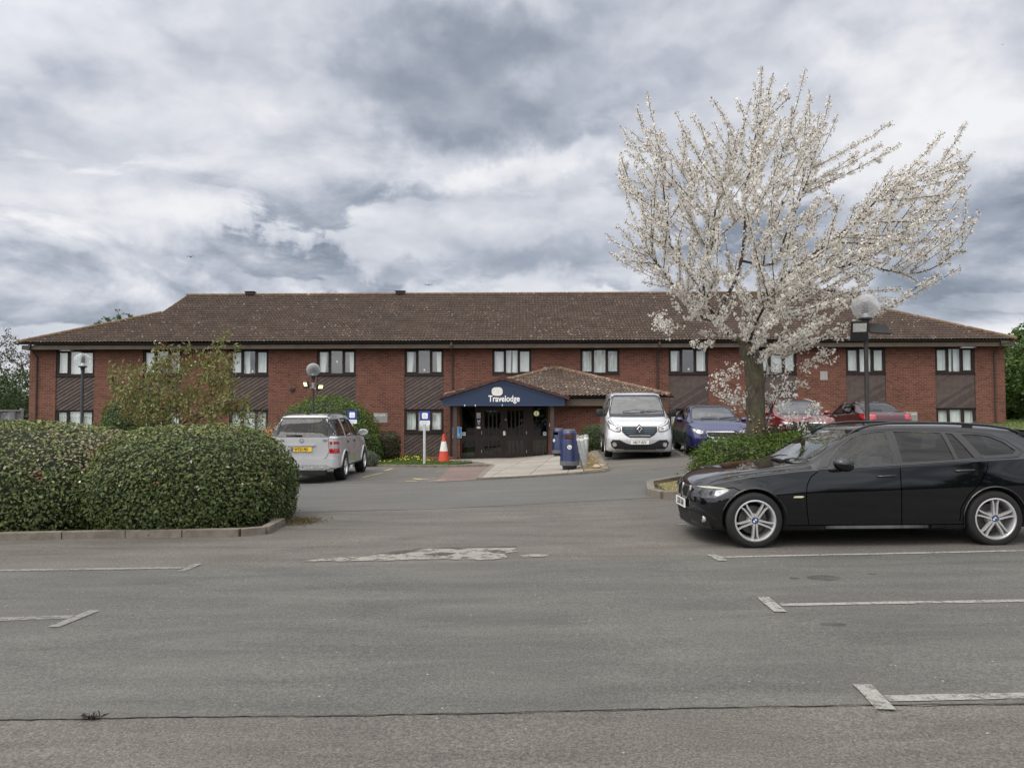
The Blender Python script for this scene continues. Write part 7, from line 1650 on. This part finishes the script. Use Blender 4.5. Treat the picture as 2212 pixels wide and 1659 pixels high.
for (u0, u1, v0, v1, n) in ((800, 850, 1001, 1005, 18), (850, 905, 992, 1001, 34), (905, 936, 994, 1002, 16), (875, 905, 990, 995, 10), (957, 985, 990, 999, 7)):
    for _ in range(n): p = gnd(g_.uniform(u0, u1), g_.uniform(v0, v1)); pts.append((p.x, p.y, p.z+.12))
k = len(pts); pts = np.repeat(np.array(pts), 3, 0); leaves('dandelions', pts, np.tile([0, -.7, .7], (3*k, 1)), .036, leafmat('dandelion_petals', [(0, (.62, .48, .02)), (1, (.8, .66, .05))], .6, .1), None, None, .95, .1, .3, 9, 'stuff')
# straw on the soil strip
n = 2600; a_, b_ = Vector(A(1285, 1016)), Vector((2.3, 26.5)); pts = []
for _ in range(n): t_ = g_.random()**1.3; p = a_.lerp(b_, t_)+Vector((g_.normal()*.17, g_.normal()*.1)); pts.append((p.x, p.y, G(p.x, p.y)+.055+.03*g_.random()))
leaves('straw', np.array(pts), g_.normal(size=(n, 3))+np.array([0, 0, 1]), .10, leafmat('straw_blades', [(0, (.22, .16, .08)), (1, (.46, .37, .22))], .8, .2), None, None, .12, .1, .5, 3, 'stuff')
def rock(name, label, u, v, s, mat, seed, dz=0):
    r = random.Random(seed); b = MB(); b.sphere((0, 0, 0), 1, 10, 7); b.v = [(x*s[0]*(1+.25*math.sin(5*y+seed)), y*s[1]*(1+.2*math.sin(4*z+seed)), z*s[2]*(1+.2*math.sin(6*x+seed*2))) for x, y, z in b.v]
    p = gnd(u, v); o = b.build(name, mat, None, 30); o.location = (p.x, p.y, p.z+s[2]*.5+dz); o.rotation_euler = (0, 0, seed); return tag(o, label, 'stone')
m_rock = simple('pale_stone', (.36, .30, .20), .9, .25, 6, bump=.6)
rock('rock', 'pale flat stone on the soil behind the grey lavender clump', 828, 984, (.42, .2, .12), m_rock, 3); rock('rock', 'small pale stone beside the clipped brown bush', 806, 986, (.2, .15, .08), m_rock, 5)
rock('rock', 'broken sandy lump at the road end of the soil strip', 1288, 1015, (.13, .10, .07), m_rock, 7, .03); rock('rock', 'second broken sandy lump beside the kerb end', 1300, 1012, (.10, .08, .06), m_rock, 9, .03)

# ------------------------------------------------------------------ street furniture
m_pole = simple('black_lamp_pole', (.022, .024, .026), .5, .35, 5); m_poler = simple('rusty_black_pole', (.030, .026, .024), .6, .45, 6)
def globe_mat(name, tint, milk):
    m = Mat(name); m.col((.9, .92, .94)); m.set(Roughness=.12); out = m.N['Material Output']
    tr = m.node('ShaderNodeBsdfTransparent'); tr.inputs[0].default_value = (*tint, 1); mx = m.node('ShaderNodeMixShader')
    f = m.node('ShaderNodeLayerWeight'); f.inputs[0].default_value = .3
    m.L.new(m.mth('ADD', m.mth('MULTIPLY', f.outputs['Facing'], .45), milk), mx.inputs[0]); m.L.new(tr.outputs[0], mx.inputs[1]); m.L.new(m.b.outputs[0], mx.inputs[2]); m.L.new(mx.outputs[0], out.inputs[0]); return m.m
m_gl1 = globe_mat('clear_globe', (.93, .94, .96), .06); m_gl2 = globe_mat('grey_globe', (.55, .60, .62), .10); m_gl3 = globe_mat('frosted_globe', (.90, .91, .93), .20)
m_alu = simple('lamp_aluminium', (.66, .66, .64), .35, .1, 8, metal=.3)
def lamp(label, u, vg, Y, gr, pr, gmat, sz=1.0, pm=None):
    c = at(u, vg, Y); zb = G(c.x, Y)-.05; o = thing('lamp_post', label, 'lamp post', (c.x, Y, zb), 0, 'globe lamp posts of the car park'); h = c.z-zb
    b = MB(); b.tube([(0, 0, 0), (0, 0, .9), (0, 0, .93), (0, 0, h-gr*sz-.03)], [pr*1.25, pr*1.2, pr, pr*.92], 14); b.build('pole', pm or m_pole, o, 40)
    MB().lathe([(0, -.02), (gr*.50, -.02), (gr*.52, 0), (gr*.46, .02), (0, .02)], (0, 0, h-gr*sz*.93), 20).lathe([(pr, -.14), (pr*1.15, -.10), (gr*.3, -.02)], (0, 0, h-gr*sz*.93), 16).build('collar', m_pole, o, 40)
    b = MB(); b.sphere((0, 0, h), gr, 32, 20, 1, 1, sz); b.build('globe', gmat, o, 180)
    zc = h-gr*sz*.9; b = MB(); b.lathe([(gr*.28, 0), (gr*.24, gr*.42), (0, gr*.42)], (0, 0, zc), 20); b.build('lamp_holder', m_alu, o, 40)
    b = MB()
    for k in range(6): b.lathe([(gr*.20, 0), (gr*(.34-.01*k), .004), (gr*.20, .010)], (0, 0, zc+gr*.46+k*gr*.13), 20)
    b.lathe([(0, 0), (gr*.30, 0), (gr*.30, .01), (0, .01)], (0, 0, zc+gr*.46+6*gr*.13), 20); b.build('louvre', simple('louvre_grey', (.25, .27, .28), .4, .1, metal=.4), o, 40)
    return o, h
def flood(o, c, yaw, tilt, w, h, faceon, bracket=None):
    p = MB(); p.box(-w/2, w/2, -.03, .035, -h/2, h/2); q = p.build('floodlight', m_blk, o, bevel=.006); q.location = c; q.rotation_euler = (tilt, 0, yaw)
    g = MB(); g.box(-w*.38, w*.38, -.036, -.031, -h*.05, h*.40) if not faceon else g.box(-w*.30, w*.36, -.036, -.031, -h*.22, h*.36); g.build('lens', emit('lit_lamp', (1, .88, .48), 1.3) if faceon else simple('flood_lens', (.45, .46, .44), .25, .3, 30), q)
    return q
lamp('clear squat globe lamp post above the hedge by the left windows', 179, 778, 24.5, .255, .048, m_gl1, .87)
o, h = lamp('grey globe lamp post carrying two lit floodlights over the green bush', 676.7, 799, 26, .23, .043, m_gl2, 1.0)
flood(o, (-.22, -.08, h-.50), rad(-35), rad(20), .24, .24, True); flood(o, (.25, -.08, h-.58), rad(40), rad(28), .24, .22, True)
MB().tube([(-.18, 0, h-.6), (0, -.02, h-.62), (.2, 0, h-.68)], .018, 8).build('bracket', m_galv, o, 60); MB().cyl((0, 0, h-.62), (0, 0, h-.44), .055, n=12).build('clamp', m_galv, o, 40)
o, h = lamp('tall lamp post with large clear globe, unlit floodlight and solar panel by the maroon saloon', 1869, 663.5, 14.55, .243, .044, m_gl3, 1.0, m_poler)
flood(o, (-.165, -.10, h-.46), rad(-14), rad(14), .31, .36, False)
q = MB(); q.box(-.03, .38, -.16, .16, -.012, .012); sp_ = q.build('solar_panel', m_blk, o); sp_.location = (.04, -.05, h-.41); sp_.rotation_euler = (rad(38), rad(3), 0)
MB().tube([(.0, 0, h-.42), (.12, -.02, h-.46), (.30, -.03, h-.44)], .012, 6).build('bracket', m_blk, o); MB().tube([(.27, -.05, h-.44), (.17, -.05, h-.58), (.03, -.045, h-.62)], .005, 5).build('cable', m_blk, o)
# traffic cone
p = gnd(958.5, 1002); o = thing('traffic_cone', 'red and white traffic cone standing on the grass edge left of the entrance', 'cone', (p.x, p.y, p.z+.05))
m_or = simple('cone_red', (.52, .052, .022), .5, .1, 8); m_cw = simple('cone_white', (.62, .62, .60), .5, .08, 8)
MB().box(-.27, .27, -.25, .25, 0, .045).build('base', m_blk, o, bevel=.015)
b = MB(); prof = [(.175, .045), (.135, .36)]; b.lathe([(.20, .045), (.195, .07), (.140, .39)], n=24); b.lathe([(.142, .39), (.075, .72)], n=24); b.lathe([(.077, .72), (.045, .90), (.050, .905), (.050, .93), (.038, .94), (.034, .985), (0, .985)], n=24)
V1 = MB().lathe([(.20, .045), (.195, .07), (.140, .39)], n=28).build('cone_body', m_or, o, 40); MB().lathe([(.141, .39), (.079, .72)], n=28).build('sleeve', m_cw, o, 40); MB().lathe([(.078, .72), (.046, .90), (.051, .905), (.051, .93), (.038, .94), (.034, .985), (0, .985)], n=28).build('cone_top', m_or, o, 40)
# litter bins
m_bin = simple('bin_blue', (.008, .017, .075), .35, .1, 3, Coat_Weight=.4); m_bing = simple('bin_grey', (.10, .11, .12), .5, .15, 4)
def litter_bin(label, x, y, h, rz, green):
    o = thing('litter_bin', label, 'bin', (x, y, G(x, y)+.05), rz, 'blue litter bins at the entrance'); k = h/1.0
    MB().lathe([(0, 0), (.175, 0), (.18, .05), (.19, .075), (.19, .10)], n=28).build('foot', m_blk, o, 40)
    MB().lathe([(.19, .09), (.245, .10), (.248, .20), (.243, .205)], n=32).build('base', m_bing, o, 40)
    b = MB(); prof = [(.243, .205), (.238, .25), (.205, .72), (.198, .76)]; b.lathe(prof, n=36)
    # opening band: posts either side of a slot facing the front
    n = 36; z0, z1 = .76, .865; r0, r1 = .198, .190; V = []; Fc = []
    for i in range(n): a = 2*math.pi*i/n; V += [(r0*math.cos(a), r0*math.sin(a), z0), (r1*math.cos(a), r1*math.sin(a), z1)]
    for i in range(n):
        am = (i+.5)*360/n
        if any(abs((am-c+180) % 360-180) < 44 for c in (270, 90)): continue
        j = (i+1) % n; Fc.append((2*i, 2*j, 2*j+1, 2*i+1))
    b.add(V, Fc); b.lathe([(.190, .865), (.188, .90), (.165, .955), (.15, .965)], n=36); b.build('body', m_bin, o, 40)
    MB().lathe([(.155, .962), (.155, .985), (.13, 1.0), (0, 1.0)], n=28).build('lid', m_bing, o, 40)
    MB().lathe([(0, .70), (.17, .70)], n=24).build('liner', m_dark, o)
    if green: pass
    b = MB(); b.lathe([(0, 0), (.055, 0)], (0, -.222, .56), 24, 'y'); b.v = [(x, -.2255-.000*(z-.56)-(z-.56)*-.07+.0-.004, z) for x, y, z in b.v]; b.build('symbol_disc', m_wht, o)
    b = MB()
    for (x0, x1, zz0, zz1) in ((-.026, -.012, .525, .585), (-.024, -.014, .588, .598), (.004, .028, .528, .562), (-.012, .004, .570, .578)):
        b.add([(x, -.2255+(z-.56)*.07-.0055, z) for x, z in ((x0, zz0), (x1, zz0), (x1, zz1), (x0, zz1))], [(0, 1, 2, 3)])
    b.build('symbol', m_plt, o)
    for ch in o.children: ch.scale = (1, 1, k)
    return o
bx = at(1230, 930, 19.45); litter_bin('nearer blue litter bin with a white disc, beside the leaning grey bollard', bx.x, 19.45, 1.0, rad(-4), True)
bx = at(1207, 930, 27.2); litter_bin('farther blue litter bin standing against the porch wall', bx.x, 27.2, .97, rad(-50), False)
# bollards
def bollard(label, p0, p1, r=.072):
    p0, p1 = Vector(p0), Vector(p1); o = thing('bollard', label, 'bollard', p0, 0, 'galvanised bollards beside the bins'); d = p1-p0; u_ = d.normalized()
    MB().tube([-u_*.15, d*.985, d], [r, r, r*.93], 20).build('post', m_galv, o, 40); MB().tube([d-u_*.14, d-u_*.075], [r+.003, r+.003], 20).build('band', m_wht, o, 40)
q0 = gnd(1264, 1015); bollard('grey steel bollard leaning hard over against the nearer blue bin', q0, at(1243.4, 940.5, q0.y-.05))
q0 = gnd(1266, 1003); bollard('grey steel bollard leaning behind the most tilted one', (q0.x, q0.y+.05, q0.z), at(1255, 941, q0.y))
q0 = gnd(1267, 999.5); bollard('upright grey steel bollard on the soil strip', (q0.x+.02, q0.y+.5, q0.z), at(1266, 938.5, q0.y+.5))
# bay signs
m_sb = simple('sign_blue', (.018, .045, .27), .4, .04)
def bay_sign(label, u, Y, vt, vm, vb, w, zb=None):
    c = at(u, vt, Y); m_ = at(u, vm, Y); b_ = at(u, vb, Y); z0 = G(c.x, Y)-.05; o = thing('bay_sign', label, 'sign', (c.x, Y, z0), 0, 'disabled bay signs')
    MB().tube([(-.02, .04, 0), (-.02, .04, c.z-z0-.04)], .042, 14).build('post', simple('sign_post_grey', (.50, .51, .52), .5, .06), o, 40)
    zt, zm, zl = c.z-z0, m_.z-z0, b_.z-z0; MB().box(-w/2, w/2, -.015, -.004, zm, zt).build('panel', m_sb, o); MB().box(-w/2, w/2, -.014, -.004, zl, zm-.002).build('lower_panel', m_paper, o)
    cz = (zt+zm)/2; MB().prism(rrect(0, cz, w*.58, w*.58, .03), lambda x, z: (x, -.020, z), lambda x, z: (x, -.0155, z)).build('symbol_field', m_wht, o)
    b = MB(); k = w*.09; gm = simple('faded_symbol', (.58, .60, .63), .5, .05); b.tube([(k*1.2*math.cos(rad(a))-.005, -.0215, cz-k*.6+k*1.2*math.sin(rad(a))) for a in range(110, 400, 20)], .006, 6); b.tube([(-k*.3, -.0215, cz+k*1.6), (-k*.2, -.0215, cz+.0), (k*1.2, -.0215, cz), (k*1.8, -.0215, cz-k*1.3)], .006, 6); b.sphere((-k*.35, -.0215, cz+k*2.1), k*.36, 8, 6, 1, .3, 1); b.build('symbol', gm, o, 60)
    b = MB(); h_ = zm-zl
    for i in range(3): b.box(-w*.36, w*.36-.02*i, -.0165, -.0145, zl+h_*(.62-.22*i), zl+h_*(.70-.22*i))
    b.build('print_line', simple('faint_print', (.42, .43, .45), .6), o); return o
bay_sign('blue and white disabled bay sign on a pale post beside the traffic cone', 918, 25.0, 888, 908.5, 917.5, .325)
bay_sign('blue and white disabled bay sign showing over the silver off-road car', 761, 25.6, 886.5, 906.5, 915, .31)
# panel fence at the left edge
a_ = at(-60, 885, 34.5); b_ = at(47, 885, 36); o = thing('panel_fence', 'pale grey corrugated metal panel fence at the left edge', 'fence', (b_.x, b_.y, G(b_.x, b_.y)-.1), math.atan2(b_.y-a_.y, b_.x-a_.x)); H_ = b_.z-o.location.z
L_ = 9.0; b = MB(); n = 120; V = []
for i in range(n+1):
    x = -L_+L_*i/n; y = .05*max(-1, min(1, 2.2*math.sin(i*math.pi/4.5))); V += [(x, y, 0), (x, y, H_-.08)]
b.add(V, [(2*i, 2*i+2, 2*i+3, 2*i+1) for i in range(n)]); b.build('panel', simple('fence_grey', (.30, .33, .37), .5, .15, 3, metal=.2), o)
MB().box(-L_, .05, -.07, .07, H_-.08, H_).build('rail', m_galv, o)
for x in (-L_+.1, -L_/2, 0): MB().box(x-.05, x+.05, -.09, .09, 0, H_+.06).build('post', m_galv, o)
# birds
for i, (u, v, Y, lb, s) in enumerate(((411, 555, 60, 'small dark bird gliding in the sky left of the hotel ridge', .32), (925, 616, 55, 'small dark bird banking just above the hotel roof', .30), (2166, 97, 80, 'tiny dark bird high in the upper right sky', .16))):
    c = at(u, v, Y); b = MB(); w = s
    b.add([(0, -.15*w, 0), (w*.5, -.02*w, .22*w), (w*1.0, .1*w, -.02*w), (w*.45, .18*w, .14*w), (0, .18*w, 0)], [(0, 1, 3, 4), (1, 2, 3)]); b.add([(0, -.15*w, 0), (-w*.5, -.02*w, .22*w), (-w*1.0, .1*w, -.08*w), (-w*.45, .18*w, .14*w), (0, .18*w, 0)], [(0, 4, 3, 1), (1, 3, 2)])
    b.tube([(0, -.5*w, 0), (0, -.4*w, .02*w), (0, 0, .0), (0, .35*w, 0), (0, .6*w, 0)], [.02*w, .09*w, .13*w, .07*w, .10*w], 8)
    tag(b.build('bird', m_blk, None, 60), lb, 'bird', 'birds in the sky').location = c
# unseen leaf belt added behind the camera to darken car paint reflections
g_ = np.random.default_rng(77); n = 16000; X_ = g_.uniform(-40, 44, n); hh = 3.6+1.6*np.sin(X_*.31)+.9*np.sin(X_*.83+1); Zt = g_.random(n)**.8
P_ = np.stack([X_, -20-2.5*g_.random(n)*(1-Zt*.5), Zt*hh+.1], 1); leaves('added_leaf_belt', P_, g_.normal(size=(n, 3))+np.array([0, 1., .4]), .62, m_tree, None, np.clip(.45+.2*g_.normal(size=n), 0, 1), .7, .2, .5, 12, 'stuff')
